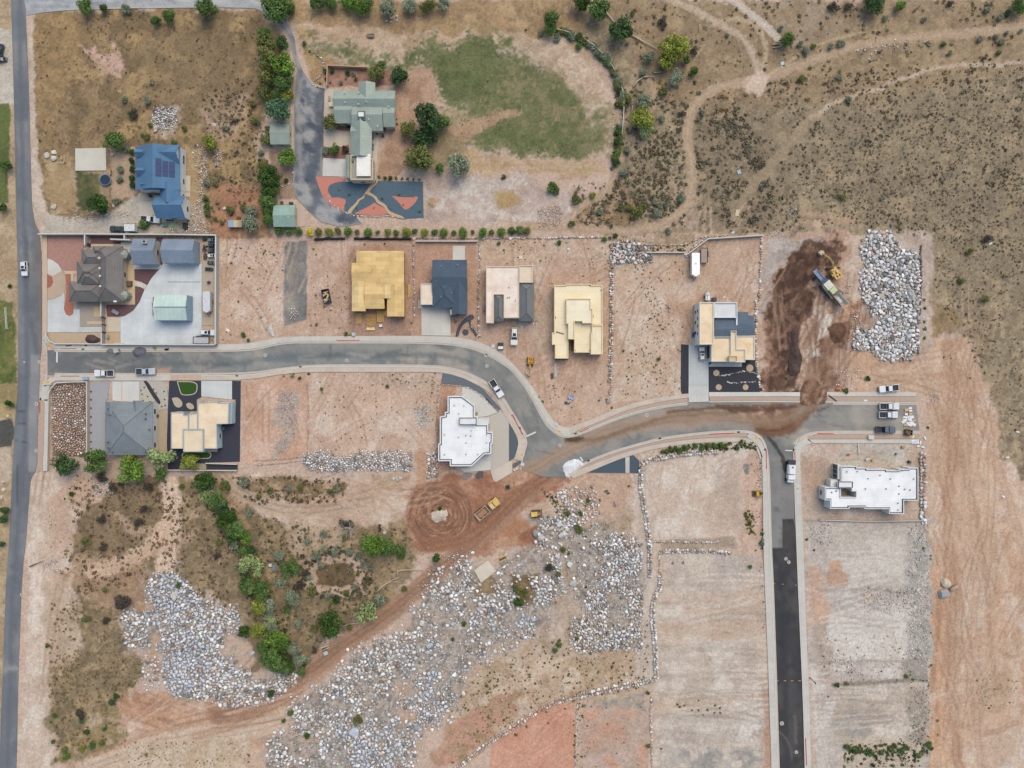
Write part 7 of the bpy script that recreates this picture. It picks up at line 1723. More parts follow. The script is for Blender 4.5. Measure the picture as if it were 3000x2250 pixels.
 q=rect('20',1880,158,1978,345,3.8);panel(b,'garage_door',((q[0]+q[2])/2,q[3]),math.pi,.05,3.0,2.4,flat((222,224,226)))
def build_walls():
 def wall(label,tile,s,m,th=.25,h=1.7,name='block_wall',cap=True):
  p=wp(tile,s);root=thing(name,label,'wall',(p[0][0],p[0][1],0));mb=MB();mc=MB()
  for i,(a,b)in enumerate(zip(p[:-1],p[1:])):
   mb.obox(a,b,th,-.1,h-i*.002,th/2-.005*i);mc.obox(a,b,th+.06,h-.001*i,h+.06-.002*i,th/2+.03)
  mb.build('masonry',m,root);mc.build('coping',mat((206,206,202),.85,.05,1.),root)
 g=mat((176,174,170),.9,.07,1.2)
 wall('grey block wall along the top of the corner estate','10','370,372 760,372 1100,374 1500,376 1886,382',g,.3,2.0)
 wall('grey block wall along the right side of the corner estate','10','1886,394 1884,800 1882,1312',g,.3,2.0)
 wall('long grey block wall along the street side of the corner estate','10','905,1316 1400,1318 1876,1320',g,.25,1.6)
 wall('curved low wall at the street corner of the estate','10','888,1312 490,1310 444,1286 418,1246 412,1214',g,.22,.9)
 wall('grey wall between the two estate driveways','10','902,940 900,1070',g,.3,1.8)
 wall('lower wall piece at the estate gate','10','902,1216 902,1306',g,.25,1.6)
 wall('short grey wall beside the dark gravel strip in the estate','10','765,376 766,462',g,.3,2.0)
 wall('white pergola beam wall over the estate path','10','992,418 1150,424',mat((214,214,210),.8,.05,1.),.3,2.2)
 wall('short grey wall behind the gabled outbuilding','10','1104,376 1104,412',g,.3,2.0)
 t=mat((200,186,172),.9,.06,1.)
 wall('thin wall between the crushed rock lot and the grey gravel yard','20','768,-20 770,300 770,584',t,.2,1.2)
 wall('low tan wall around the upper left of the crushed rock lot','20','770,-22 640,-20 500,-12 452,40 434,90 428,400 422,740',t,.2,.9)
 wall('low tan wall along the bottom of the black gravel yard','20','1452,738 1785,740 2052,742',t,.22,1.0)
 wall('low wall above the bottom terrace of the black gravel yard','20','1790,680 2052,688',t,.22,.8)
 wall('pale rail wall along the top of the dark-blue roofed house lot','11','1385,428 1650,428 1908,428',t,.2,1.0)
 wall('angled pale wall around the lot with the white trailer','12','1495,548 1590,480 1685,408 1860,398 2155,378',t,.22,1.2)
 wall('low pale wall of the narrow planted strip','12','1160,524 1320,524 1482,524',t,.22,.9)
 wall('thin low wall below the white building','23','445,1170 740,1178 900,1180 1310,1176',mat((150,124,92),.95,.1,1.),.18,.5)
 q=w1('10',908,1130);gt=thing('gate','dark metal sliding gate between the two estate driveways','gate',(q[0],q[1],0))
 a=w1('10',908,1086);b=w1('10',912,1210);mb=MB()
 for z in(.25,1.5):mb.obox(a,b,.08,z,z+.1)
 mb.build('rail',flat((70,76,92)),gt)
 mb=MB()
 for k in range(14):
  t_=k/13;mb.box(a[0]+(b[0]-a[0])*t_,a[1]+(b[1]-a[1])*t_,.35,.05,.05,1.15)
 mb.build('bars',flat((70,76,92)),gt)
 for k,t_ in enumerate((0,.5,1)):mb=MB();mb.box(a[0]+(b[0]-a[0])*t_,a[1]+(b[1]-a[1])*t_,-.05,.3,.3,1.9);mb.build('post',flat((60,64,84)),gt)
 def silt(label,tile,s):
  p=wp(tile,s);root=thing('silt_fence',label,'fence',(p[0][0],p[0][1],0));mb=MB()
  q=resample(p,None,.8);rs=np.random.RandomState(3)
  vs=[];fs=[]
  for i,(x,y)in enumerate(q):
   d=rs.uniform(-.08,.08);vs+=[(x,y+d,-.05),(x,y+.12+d,.8),(x,y+.5+d,.82),(x,y+.75+d*2,.06)]
  for i in range(len(q)-1):
   for k in range(3):fs.append((4*i+k,4*i+k+1,4*i+k+5,4*i+k+4))
  mb.add(vs,fs);mb.build('fabric',mat((40,38,38),.8,.2,3.),root)
  for x,y in resample(p,None,4.):mb=MB();mb.box(x,y-.06,-.1,.05,.05,1.1);mb.build('stake',flat((130,108,84)),root)
 silt('black silt fence above the bare lot, left stretch','11','508,420 640,412 772,410')
 silt('black silt fence above the yellow-decked house, right stretch','11','850,412 1100,414 1345,414')
 f=thing('rail_fence','white rail fence curving round the right side of the meadow','fence',(*w1('02',880,600),0))
 wm=flat((230,230,226));n=0
 for s in('390,268 455,280 525,302','625,352 700,400 780,476 850,560 885,622','930,730 955,800 962,900 960,1000 950,1110 944,1170'):
  q=resample(smooth_line(wp('02',s),1),None,2.4)
  mb=MB()
  for a,b in zip(q[:-1],q[1:]):
   for z in(.45,.85,1.2):mb.obox(a,b,.1,z,z+.14)
  mb.build('rail',wm,f)
  for x,y in q:mb=MB();mb.box(x,y,-.1,.13,.13,1.5);mb.build('post',wm,f)
 f=thing('fence','short white fence beside the left-hand lawn','fence',(*w1('10',65,1090),0));a=w1('10',60,1000);b=w1('10',72,1180);mb=MB()
 for z in(.4,.9):mb.obox(a,b,.09,z,z+.12)
 mb.build('rail',wm,f)
 for k in range(5):mb=MB();mb.box(a[0]+(b[0]-a[0])*k/4,a[1]+(b[1]-a[1])*k/4,-.1,.11,.11,1.2);mb.build('post',wm,f)
def rr(x0,x1,w,rad,z,n=4,nose=None):
 out=[]
 for(cx,cy,a0)in((x1-rad,w/2-rad,0),(x0+rad,w/2-rad,90),(x0+rad,-w/2+rad,180),(x1-rad,-w/2+rad,270)):
  for k in range(n+1):
   a=math.radians(a0+90*k/n);out.append((cx+rad*math.cos(a),cy+rad*math.sin(a),z))
 return out
def quadpanel(mb,a,b,c,d,off=.015):
 A_,B_,C_,D_=map(Vector,(a,b,c,d));n=(B_-A_).cross(D_-A_).normalized()*off
 top=[tuple(q+n)for q in(A_,B_,C_,D_)];bot=[tuple(q-n*.5)for q in(A_,B_,C_,D_)]
 mb.loft([bot,top])
PROTO={}
def wheels(root,xs,w,r=.36,t=.24,c=(34,34,36)):
 for x in xs:
  for s in(-1,1):
   mb=MB();mb.ycyl(x,s*(w/2-t/2+.02),r,r,t);wh=mb.build('wheel',flat(c,.8),root)
   mb=MB();mb.ycyl(x,s*(w/2+.025),r,r*.6,.03,10);mb.build('rim',flat((170,172,176),.35,.6),wh)
def greenhouse(root,x0,x1,y,z0,rx0,rx1,ry,z1,roofname='cab'):
 base=[(x1,-y,z0),(x1,y,z0),(x0,y,z0),(x0,-y,z0)];top=[(rx1,-ry,z1),(rx1,ry,z1),(rx0,ry,z1),(rx0,-ry,z1)]
 mb=MB();mb.loft([base,top,[(q[0]*.97+(rx0+rx1)*.015,q[1]*.94,z1+.05)for q in top]]);mb.build(roofname,paintmat(),root,bevel=.03)
 def lerp(a,b,t):return tuple(a[i]+(b[i]-a[i])*t for i in range(3))
 def glass(nm,i,j,m0=.06,m1=.94,lo=.12,hi=.92):
  a,b,c,d=base[i],base[j],top[j],top[i]
  A_=lerp(lerp(a,d,lo),lerp(b,c,lo),m0);B_=lerp(lerp(a,d,lo),lerp(b,c,lo),m1);C_=lerp(lerp(a,d,hi),lerp(b,c,hi),m1);D_=lerp(lerp(a,d,hi),lerp(b,c,hi),m0)
  mb=MB();quadpanel(mb,A_,B_,C_,D_,.02);mb.build(nm,glassmat(),root)
 glass('windscreen',0,1);glass('rear_window',2,3);glass('side_window',1,2,.05,.47);glass('side_window',1,2,.53,.95);glass('side_window',3,0,.05,.47);glass('side_window',3,0,.53,.95)
def lamps(root,xf,xr,w,z):
 for s in(-1,1):
  mb=MB();mb.box(xf,s*(w/2-.25),z,.1,.34,.17);mb.build('headlight',flat((236,238,240),.2),root)
  mb=MB();mb.box(xr,s*(w/2-.14),z+.02,.08,.2,.3);mb.build('tail_light',flat((150,30,30),.3),root)
def mirrors(root,x,w,z):
 for s in(-1,1):mb=MB();mb.box(x,s*(w/2+.1),z,.14,.24,.16);mb.build('mirror',flat((40,42,46)),root)
def make_pickup(root):
 L,w=5.7,1.98
 mb=MB();mb.loft([rr(-.75,L/2,w*.94,.22,.34),rr(-.75,L/2,w,.26,.6),rr(-.75,L/2-.03,w*.98,.28,.96),rr(-.75,L/2-.12,w*.9,.26,1.04)])
 for s in(-1,1):mb.box(-1.82,s*(w/2-.09),.45,2.06,.16,.62)
 mb.box(-L/2+.06,0,.45,.1,w-.06,.6);mb.box(-1.8,0,.42,2.0,w-.3,.12)
 mb.build('body',paintmat(),root,bevel=.03)
 mb=MB();mb.box(-1.8,0,.545,1.94,w-.36,.03);mb.build('bed',flat((62,66,74),.8),root)
 greenhouse(root,-.78,1.12,.9,1.03,-.62,.42,.74,1.72)
 mb=MB();mb.box(L/2+.03,0,.4,.14,w*.9,.22);mb.build('bumper',flat((150,152,156),.3,.5),root)
 wheels(root,(-1.75,1.8),w);lamps(root,L/2-.05,-L/2+.02,w,.68);mirrors(root,.98,w,1.1)
def make_suv(root):
 L,w=4.7,1.9
 mb=MB();mb.loft([rr(-L/2,L/2,w*.94,.3,.32),rr(-L/2,L/2,w,.36,.6),rr(-L/2+.03,L/2-.05,w*.98,.36,.95),rr(-L/2+.1,L/2-.18,w*.9,.34,1.04)]);mb.build('body',paintmat(),root,smooth=False)
 greenhouse(root,-2.2,.95,.87,1.02,-1.95,.2,.68,1.66,'roof')
 mb=MB();mb.box(-.35,0,1.715,.8,.9,.02);mb.build('sunroof',glassmat(),root)
 wheels(root,(-1.45,1.45),w);lamps(root,L/2-.08,-L/2+.05,w,.68);mirrors(root,.78,w,1.05)
def make_sedan(root):
 L,w=4.6,1.82
 mb=MB();mb.loft([rr(-L/2,L/2,w*.92,.34,.28),rr(-L/2,L/2,w,.42,.52),rr(-L/2+.03,L/2-.06,w*.98,.42,.82),rr(-L/2+.14,L/2-.2,w*.9,.4,.92)]);mb.build('body',paintmat(),root)
 greenhouse(root,-1.6,.95,.82,.9,-.95,.15,.62,1.4,'roof')
 wheels(root,(-1.4,1.4),w,.33);lamps(root,L/2-.1,-L/2+.07,w,.58);mirrors(root,.72,w,.95)
def make_trailer(root,L=3.0,w=2.0,h=1.9,vnose=False):
 mb=MB()
 base=[(-L/2,-w/2),(L/2,-w/2)]+([(L/2+.7,0)]if vnose else[])+[(L/2,w/2),(-L/2,w/2)]
 mb.prism(base,.45,.45+h);mb.build('body',paintmat(),root,bevel=.05)
 mb=MB();e=L/2+(.7 if vnose else 0)
 mb.tube([(L/2-.2,-w/3,.42),(e+1.1,0,.42)],.05,5);mb.tube([(L/2-.2,w/3,.42),(e+1.1,0,.42)],.05,5);mb.build('drawbar',flat((60,62,66)),root)
 wheels(root,(-.35,.35)if L>4 else(0,),w+.1,.32)
 mb=MB();mb.box(0,0,.45+h+.001,.4,.4,.1);mb.build('roof_vent',flat((200,202,204)),root)
def make_flatbed(root):
 L,w=4.3,1.9
 mb=MB()
 for k in range(9):mb.box(0,-w/2+.11+k*(w-.22)/8,.55,L,.17,.05)
 mb.build('deck',paintmat(),root)
 mb=MB()
 for s in(-1,1):mb.box(0,s*(w/2),.5,L,.08,.35);mb.box(s*L/2,0,.5,.08,w,.3)
 mb.tube([(L/2,-.5,.5),(L/2+1.1,0,.5)],.05,5);mb.tube([(L/2,.5,.5),(L/2+1.1,0,.5)],.05,5);mb.build('frame',flat((66,58,54)),root)
 wheels(root,(-.9,0.),w+.5,.34)
 for s in(-1,1):mb=MB();mb.box(-.45,s*(w/2+.16),.72,1.7,.26,.06);mb.build('fender',flat((60,56,54)),root)
VK={'pickup':(make_pickup,'pickup_truck','pickup'),'suv':(make_suv,'parked_car','car'),'sedan':(make_sedan,'parked_car','car'),'boxtrailer':(make_trailer,'box_trailer','trailer'),'flatbed':(make_flatbed,'flat_trailer','trailer'),'longtrailer':(lambda r:make_trailer(r,6.2,2.3,2.1,True),'box_trailer','trailer')}
VGRP={'pickup':'pickups parked along the streets and yards','suv':'cars parked on the lots','sedan':'cars parked on the lots','boxtrailer':'trailers','flatbed':'trailers','longtrailer':'trailers'}
def vehicle(kind,tile,x,y,ang,c,label,sc=1.0,group=None):
 q=w1(tile,x,y,.8)
 f,nm,cat=VK[kind]
 if kind not in PROTO:
  root=thing(nm,label,cat,(0,0,0));f(root);PROTO[kind]=(root,child_map())
 else:
  root=copy_tree(*PROTO[kind])[0]
 root.location=(q[0],q[1],.03);root.rotation_euler=(0,0,math.radians(ang));root.scale=(sc,sc,sc)
 tag(root,label,cat,VGRP[kind])
 for o in COL.objects:
  if o.parent==root and o.name.split('.')[0]in('body','cab','roof','deck'):o.color=C(c)
 return root
def build_vehicles():
 bpy.context.view_layer.update()
 W_=(232,234,236)
 vehicle('suv','10',210,660,-88,W_,'white car driving on the wide left road',.92)
 vehicle('pickup','10',1297,236,-3,(222,226,230),'white pickup parked beside the blue-roofed house')
 vehicle('pickup','10',900,1563,180,W_,'white pickup with loaded bed at the kerb of the street, left of two');
 vehicle('pickup','10',1256,1549,2,(190,200,208),'silver pickup at the kerb of the street, right of two')
 vehicle('pickup','21',2078,36,-57,W_,'white pickup parked at the kerb on the street bend')
 vehicle('pickup','23',1044,36,186,W_,'white pickup parked on the dirt above the street end')
 vehicle('pickup','23',1048,190,0,(226,228,230),'white pickup with a pale loaded bed at the dead end of the street')
 vehicle('pickup','23',1040,263,0,(224,228,232),'white pickup with a dark bed in the middle of the street end',.97)
 vehicle('pickup','23',1016,392,0,(84,98,110),'dark slate pickup parked at the kerb at the street end')
 vehicle('suv','10',1836,458,0,(44,48,54),'black off-road buggy, second in the vehicle row along the estate wall',.62)
 vehicle('suv','10',1832,502,2,(82,84,88),'dark grey off-road buggy, third in the vehicle row along the estate wall',.62)
 vehicle('pickup','10',1348,985,90,(104,36,44),'dark red pickup poking out from under the mint carport',.95)
 vehicle('sedan','10',1008,317,178,(40,62,64),'dark green car parked above the estate wall',.93)
 vehicle('suv','10',1836,413,0,(120,126,134),'grey off-road buggy, uppermost of the vehicle row along the estate wall',.62)
 vehicle('sedan','10',1822,607,-6,(92,100,100),'small grey covered car lower in the vehicle row along the estate wall',.56)
 vehicle('suv','10',1800,662,-6,(44,54,76),'small dark blue off-road buggy, lowest of the estate vehicle row',.5)
 vehicle('suv','10',1832,547,4,(226,228,230),'white off-road buggy in the vehicle row along the estate wall',.6)
 vehicle('suv','10',1795,1212,-1,W_,'white car parked at the lower right corner of the estate',.9)
 vehicle('suv','12',20,1245,-92,(228,224,216),'long white car parked below the cream and shingle house',1.12)
 vehicle('suv','12',1640,1395,90,(214,218,222),'white jeep on the driveway of the modern cream house',.86)
 vehicle('sedan','00',-2,432,80,(46,50,66),'dark car cut by the left edge, upper of two',.85)
 vehicle('sedan','00',4,512,10,(36,40,58),'dark car cut by the left edge, lower of two',.7)
 vehicle('boxtrailer','10',1140,315,0,(226,226,224),'small white box trailer beside the dark green car')
 vehicle('longtrailer','10',1800,945,-90,(216,218,222),'long white camper trailer beside the estate wall',.9)
 vehicle('longtrailer','12',1574,625,-90,(240,240,242),'long white box trailer on the wide bare lot')
 vehicle('flatbed','12',1660,546,-90,(132,108,92),'brown flat trailer beside the long white box trailer')
 vehicle('flatbed','10',1735,1277,0,(210,214,220),'empty flat trailer at the bottom of the estate yard',1.05)
 vehicle('flatbed','10',1765,553,90,(90,80,72),'tiny brown trailer left of the estate vehicle row',.42)
 vehicle('flatbed','01',988,302,178,(90,80,64),'small dark utility trailer on the dirt above the meadow',.48)
YEL=(220,182,104)
def track_unit(root,x0,x1,y,w=.6,h=.85):
 mb=MB();n=8;prof=[]
 r=h/2
 for k in range(n+1):a=-math.pi/2+math.pi*k/n;prof.append((x1-r+r*math.cos(a),r+r*math.sin(a)))
 for k in range(n+1):a=math.pi/2+math.pi*k/n;prof.append((x0+r+r*math.cos(a),r+r*math.sin(a)))
 mb.loft([[(p[0],y+w/2,p[1])for p in prof],[(p[0],y-w/2,p[1])for p in prof]])
 L=x1-x0
 for k in range(int(L/.22)):mb.box(x0+.2+k*.22,y,h-.02,.1,w+.04,.06)
 mb.build('track',mat((86,74,66),.8,.2,3.),root)
def excavator(name,label,tile,x,y,house_deg,track_deg,sc,boom=(3.2,2.6),c=YEL):
 q=w1(tile,x,y,1.2)
 root=thing(name,label,'excavator',(q[0],q[1],0));root.scale=(sc,)*3
 root.rotation_euler=(0,0,math.radians(house_deg))
 a=math.radians(track_deg-house_deg);ca,sa=math.cos(a),math.sin(a)
 n0=len(COL.objects)
 for s in(-1,1):track_unit(root,-2.1,2.1,s*1.25)
 for o in[o for o in COL.objects if o.parent==root]:
  for v in o.data.vertices:v.co=(v.co.x*ca-v.co.y*sa,v.co.x*sa+v.co.y*ca,v.co.z)
 P_=mat(c,.5,.1,1.5);D_=flat((70,66,60),.6)
 mb=MB();mb.cyl(0,0,.75,.8,.4,16);mb.build('turntable',D_,root)
 mb=MB();mb.loft([rr(-2.3,1.2,2.5,.35,1.1),rr(-2.3,1.2,2.5,.35,1.5)]);mb.box(-1.55,0,1.5,1.4,2.35,.75,0,.94);mb.box(-.3,-.7,1.5,1.2,.9,.5,0,.95);mb.build('body',P_,root,bevel=.05)
 for k in range(2):mb=MB();mb.box(-1.5,-.5+k*.9,2.24,.7,.5,.06);mb.build('engine_grille',D_,root)
 mb=MB();mb.box(.5,.75,1.5,1.3,.95,1.35,0,.9);mb.build('cab',P_,root,bevel=.05)
 mb=MB();mb.box(1.1,.75,1.9,.16,.8,.75);mb.build('windscreen',glassmat(),root)
 mb=MB();mb.box(.5,.75,2.85,.6,.5,.03);mb.build('roof_hatch',glassmat(),root)
 b1,b2=boom
 mb=MB();mb.tube([(.9,-.15,1.6),(1.6+b1*.35,-.15,3.6),(1.4+b1,-.15,3.5)],[.3,.32,.22],4);mb.build('boom',P_,root)
 mb=MB();mb.tube([(1.3+b1,-.15,3.7),(1.6+b1+b2*.8,-.15,1.5)],[.24,.16],4);mb.build('arm',P_,root)
 mb=MB();mb.tube([(1.0,-.15,2.0),(1.5+b1*.3,-.15,3.3)],.08,6);mb.tube([(1.6+b1*.4,-.15,3.9),(1.2+b1,-.15,4.0)],.08,6);mb.build('hydraulic_ram',flat((170,170,172),.3,.6),root)
 bx=1.6+b1+b2*.8
 mb=MB();pr=[(bx-.3,1.5),(bx+.5,1.4),(bx+.9,.7),(bx+.5,.1),(bx-.2,.35),(bx-.1,.9)]
 mb.loft([[(p[0],.5,p[1])for p in pr],[(p[0],-.8,p[1])for p in pr]]);mb.build('bucket',mat((196,182,160),.6,.15,2.),root)
 return root
def build_machines():
 excavator('excavator','yellow tracked excavator digging beside the long rock crusher','13',570,690,124,2,.98,(3.0,2.5))
 excavator('mini_excavator','yellow mini excavator on the dirt left of the cream stepped house','12',158,1462,-92,88,.62,(2.4,2.6),(210,158,50))
 p0=w1('13',405,680,2);p1=w1('13',668,985,2)
 ang=math.atan2(p1[1]-p0[1],p1[0]-p0[0]);L=math.hypot(p1[0]-p0[0],p1[1]-p0[1])
 root=thing('rock_crusher','long pale green mobile rock crusher with a conveyor in the excavation','crusher',((p0[0]+p1[0])/2,(p0[1]+p1[1])/2,0));root.rotation_euler=(0,0,ang)
 h=L/2;G_=mat((216,214,198),.6,.12,1.5);D_=mat((112,104,96),.7,.15,2.);B_=mat((156,172,196),.5,.1,1.5)
 def rb(nm,m,*boxes,bevel=.04):
  mb=MB()
  for b in boxes:mb.box(*b)
  return mb.build(nm,m,root,bevel=bevel)
 for s in(-1,1):track_unit(root,-2.4,2.4,s*1.15,.5,1.0)
 rb('chassis',D_,(0,0,1.0,L*.86,1.5,.5))
 rb('conveyor',B_,(-h+1.6,-.62,1.9,3.8,.12,.5),(-h+1.6,.62,1.9,3.8,.12,.5),(-h+.1,0,1.8,.25,1.3,.6))
 rb('conveyor_belt',mat((130,148,178),.7,.1,2.),(-h+1.6,0,1.95,3.7,1.1,.12))
 rb('engine_bay',mat((92,104,130),.6,.1,2.),(-h+3.9,0,1.5,1.4,1.9,1.0));rb('engine_grille',flat((54,66,96)),(-h+3.7,-.45,2.5,.6,.6,.06),(-h+3.7,.45,2.5,.6,.6,.06),(-h+4.3,0,2.5,.35,1.2,.06))
 rb('engine_cover',G_,(-h+5.6,0,1.5,2.3,2.2,1.5));rb('hood_panel',mat((216,214,200),.6,.08,2.),(-h+5.6,.2,3.0,1.9,1.3,.06))
 rb('crusher_box',mat((196,200,160),.6,.12,1.5),(-h+7.6,0,1.4,1.6,1.9,1.8));rb('flywheel',D_,(-h+7.7,-1.2,1.6,1.1,.25,1.1),(-h+7.7,1.2,1.6,1.1,.25,1.1))
 rb('walkway',D_,(-h+7.2,-1.35,1.5,4.4,.35,.06));rb('handrail',flat((200,200,180)),*[(-h+5.2+k*1.0,-1.5,1.56,.06,.06,.9)for k in range(5)],(-h+7.2,-1.5,2.4,4.4,.06,.06),bevel=0)
 mb=MB()
 for s in(-1,1):mb.loft([[(h-4.3,s*.55,1.7),(h-.2,s*.62,1.7),(h-.2,s*.7,1.7),(h-4.3,s*.63,1.7)],[(h-4.3,s*.95,2.9),(h-.2,s*1.05,2.9),(h-.2,s*1.13,2.9),(h-4.3,s*1.03,2.9)]]if s>0 else[[(h-4.3,s*.63,1.7),(h-.2,s*.7,1.7),(h-.2,s*.62,1.7),(h-4.3,s*.55,1.7)],[(h-4.3,s*1.03,2.9),(h-.2,s*1.13,2.9),(h-.2,s*1.05,2.9),(h-4.3,s*.95,2.9)]])
 mb.build('hopper',G_,root);rb('feeder',mat((176,164,150),.7,.15,2.),(h-2.2,0,1.6,4.0,1.1,.15));rb('feeder_load',mat((206,208,210),.8,.1,2.),(h-2.6,0,1.75,2.0,.9,.25))
 mb=MB();mb.box(h-4.4,1.9,1.3,1.6,.5,.15,.5);mb.build('side_conveyor',D_,root)
 q=w1('21',1998,1078,1.5);root=thing('dump_truck','yellow articulated dump truck with an open tipper body by the turning circle','dump truck',(q[0],q[1],0));root.rotation_euler=(0,0,math.radians(39))
 Y_=mat((222,190,110),.5,.12,1.5)
 mb=MB();mb.loft([rr(1.0,4.0,2.4,.3,.8),rr(1.0,4.0,2.4,.3,1.5)]);mb.loft([rr(2.4,4.1,1.9,.5,1.5),rr(2.4,3.9,1.7,.5,2.0)]);mb.build('body',Y_,root)
 mb=MB();mb.box(1.7,0,1.5,1.2,1.9,1.4,0,.9);mb.build('cab',Y_,root,bevel=.06);mb=MB();mb.box(1.7,0,2.92,.8,1.2,.04);mb.build('cab_roof',flat((206,196,180)),root);mb=MB();mb.box(2.28,0,2.0,.1,1.5,.75);mb.build('windscreen',glassmat(),root)
 T_=mat((196,178,158),.7,.12,2.)
 mb=MB();mb.box(-1.9,0,1.25,4.2,2.3,.15);
 for s in(-1,1):mb.box(-1.9,s*1.2,1.25,4.2,.12,1.0)
 mb.box(.2,0,1.25,.14,2.5,1.2);mb.box(-3.95,0,1.25,.12,2.3,.35);mb.build('tipper_body',T_,root)
 mb=MB();mb.loft([rr(-3.6,0,2.0,.4,1.4),rr(-3.2,-.4,1.4,.4,1.75)]);mb.build('load',mat((170,132,106),.95,.2,1.5),root)
 wheels(root,(2.9,),2.7,.75,.6);wheels(root,(-1.6,-3.0),2.7,.75,.6)
 q=w1('22',205,1122,1.2);root=thing('bulldozer','yellow bulldozer working beside the boulders near the turning circle','bulldozer',(q[0],q[1],0));root.rotation_euler=(0,0,math.radians(3))
 for s in(-1,1):track_unit(root,-1.2,1.4,s*.85,.45,.8)
 mb=MB();mb.box(-.5,0,.7,2.0,1.3,.9,0,.95);mb.build('body',mat((226,188,92),.5,.1,1.5),root,bevel=.06);mb=MB();mb.box(-.9,0,1.6,1.0,1.2,.9,0,.9);mb.build('cab',mat((230,196,110),.5,.1,1.5),root,bevel=.05)
 mb=MB();mb.box(-1.42,0,1.8,.06,.9,.5);mb.build('rear_window',glassmat(),root)
 for s in(-1,1):mb=MB();mb.box(.9,s*.95,.5,1.6,.14,.2);mb.build('push_arm',flat((170,140,80)),root)
 mb=MB();pr=[(1.7,.1),(1.85,.1),(1.8,.6),(1.95,1.1),(1.8,1.1),(1.65,.6)];mb.loft([[(p[0],1.4,p[1])for p in pr],[(p[0],-1.4,p[1])for p in pr]]);mb.build('blade',mat((150,136,116),.5,.15,2.),root)
 q=w1('22',2132,946,.9);root=thing('skid_steer','small yellow skid steer with a dark cab at the pavement edge','loader',(q[0],q[1],0));root.rotation_euler=(0,0,math.radians(182))
 mb=MB();mb.box(-.1,0,.4,1.7,1.0,.9,0,.94);mb.build('body',mat((228,178,40),.4,.08,1.5),root,bevel=.06);mb=MB();mb.box(-.5,-.25,1.3,.8,.7,.75,0,.92);mb.build('cab',flat((48,54,70),.3),root,bevel=.04)
 for s in(-1,1):mb=MB();mb.tube([(-.8,s*.62,1.35),(.4,s*.62,1.2),(1.1,s*.62,.4)],.1,4);mb.build('lift_arm',mat((228,178,40),.4,.08,1.5),root)
 mb=MB();pr=[(1.0,.1),(1.6,.05),(1.65,.15),(1.15,.25),(1.1,.8),(.98,.8)];mb.loft([[(p[0],.85,p[1])for p in pr],[(p[0],-.85,p[1])for p in pr]]);mb.build('bucket',mat((92,84,76),.6,.15,2.),root)
 wheels(root,(-.6,.55),1.5,.4,.3)
 q=w1('23',202,750,1.6);root=thing('tank_truck','white truck with a water tank at the kerb of the branch street','truck',(q[0],q[1],.02));root.rotation_euler=(0,0,math.radians(-93))
 wp_=paintmat()
 def part(nm,m,*boxes,bevel=.05,col=(236,238,240)):
  mb=MB()
  for b in boxes:mb.box(*b)
  o=mb.build(nm,m,root,bevel=bevel);o.color=C(col);return o
 part('chassis',flat((60,62,66)),(0,0,.6,6.4,1.0,.25));
 mb=MB();mb.loft([rr(-1.9,.95,2.3,.3,.95),rr(-1.9,.95,2.35,.35,1.5),rr(-1.85,.9,2.1,.35,2.2),rr(-1.75,.8,1.5,.35,2.5)]);o=mb.build('tank',wp_,root);o.color=C((238,240,242))
 mb=MB();mb.cyl(-1.2,0,2.5,.25,.12,12);mb.build('tank_hatch',flat((90,96,104)),root)
 part('rear_platform',flat((58,64,72)),(-2.6,0,.9,1.3,2.2,.9));part('cab',wp_,(1.75,0,.8,1.4,2.2,1.5,0,.93));part('bonnet',wp_,(2.85,0,.8,1.0,1.9,.85,0,.9))
 part('windscreen',glassmat(),(2.42,0,1.7,.1,1.7,.45),bevel=0)
 for s in(-1,1):part('headlight',flat((236,236,230),.2),(3.33,s*.7,1.0,.08,.3,.2),bevel=0);part('mirror',flat((40,42,46)),(2.3,s*1.25,1.6,.15,.25,.35),bevel=0)
 wheels(root,(2.6,),2.3,.5,.3);wheels(root,(-1.3,-2.3),2.3,.5,.5)
 def dumpster(label,tile,x,y,ang,L,w,c,load):
  q=w1(tile,x,y,1.0);r=thing('dumpster',label,'dumpster',(q[0],q[1],0));r.rotation_euler=(0,0,math.radians(ang));mb=MB()
  for s in(-1,1):mb.box(0,s*w/2,.1,L,.1,1.2);mb.box(s*L/2,0,.1,.1,w+.1,1.2)
  mb.box(0,0,.1,L-.1,w-.1,.1);mb.build('bin',flat(c),r)
  mb=MB();rs=random.Random(3)
  for k in range(16):mb.box(rs.uniform(-L*.33,L*.33),rs.uniform(-w*.32,w*.32),.2+k*.06,rs.uniform(.6,1.6),rs.uniform(.15,.5),.05,rs.uniform(0,3))
  mb.build('scrap_load',mat(load,.9,.14,1.5),r)
  mb=MB()
  for s in(-1,1):
   for k in range(4):mb.box(-L*.4+k*L*.27,s*(w/2+.08),.15,.1,.08,1.1)
  mb.build('side_rib',flat(c),r)
 dumpster('dark blue dumpster full of scrap lumber left of the yellow-decked house','11',605,898,102,4.0,2.0,(44,62,96),(206,178,132))
 dumpster('brown open dumpster at the kerb of the street end','23',1216,415,-8,1.9,1.4,(112,92,72),(128,104,84))
 def gear(name,label,cat,tile,x,y,ang,parts):
  q=w1(tile,x,y,.8);r=thing(name,label,cat,(q[0],q[1],0));r.rotation_euler=(0,0,math.radians(ang+.05))
  for nm,c,bx in parts:
   mb=MB()
   for b in bx:mb.box(*b)
   mb.build(nm,flat(c),r,bevel=.03)
  return r
 r=gear('light_tower','white towed machine behind the modern cream house','machine','12',1685,902,92,(('body',(226,230,234),[(0,0,.5,2.2,1.2,1.1)]),('hood',(206,210,216),[(.7,0,1.6,.6,1.0,.25)]),('mast',(150,154,160),[(-.2,.2,1.62,1.6,.12,.12)]),('tow_bar',(70,72,76),[(1.5,0,.5,.9,.12,.1)])));wheels(r,(0,),1.5,.32)
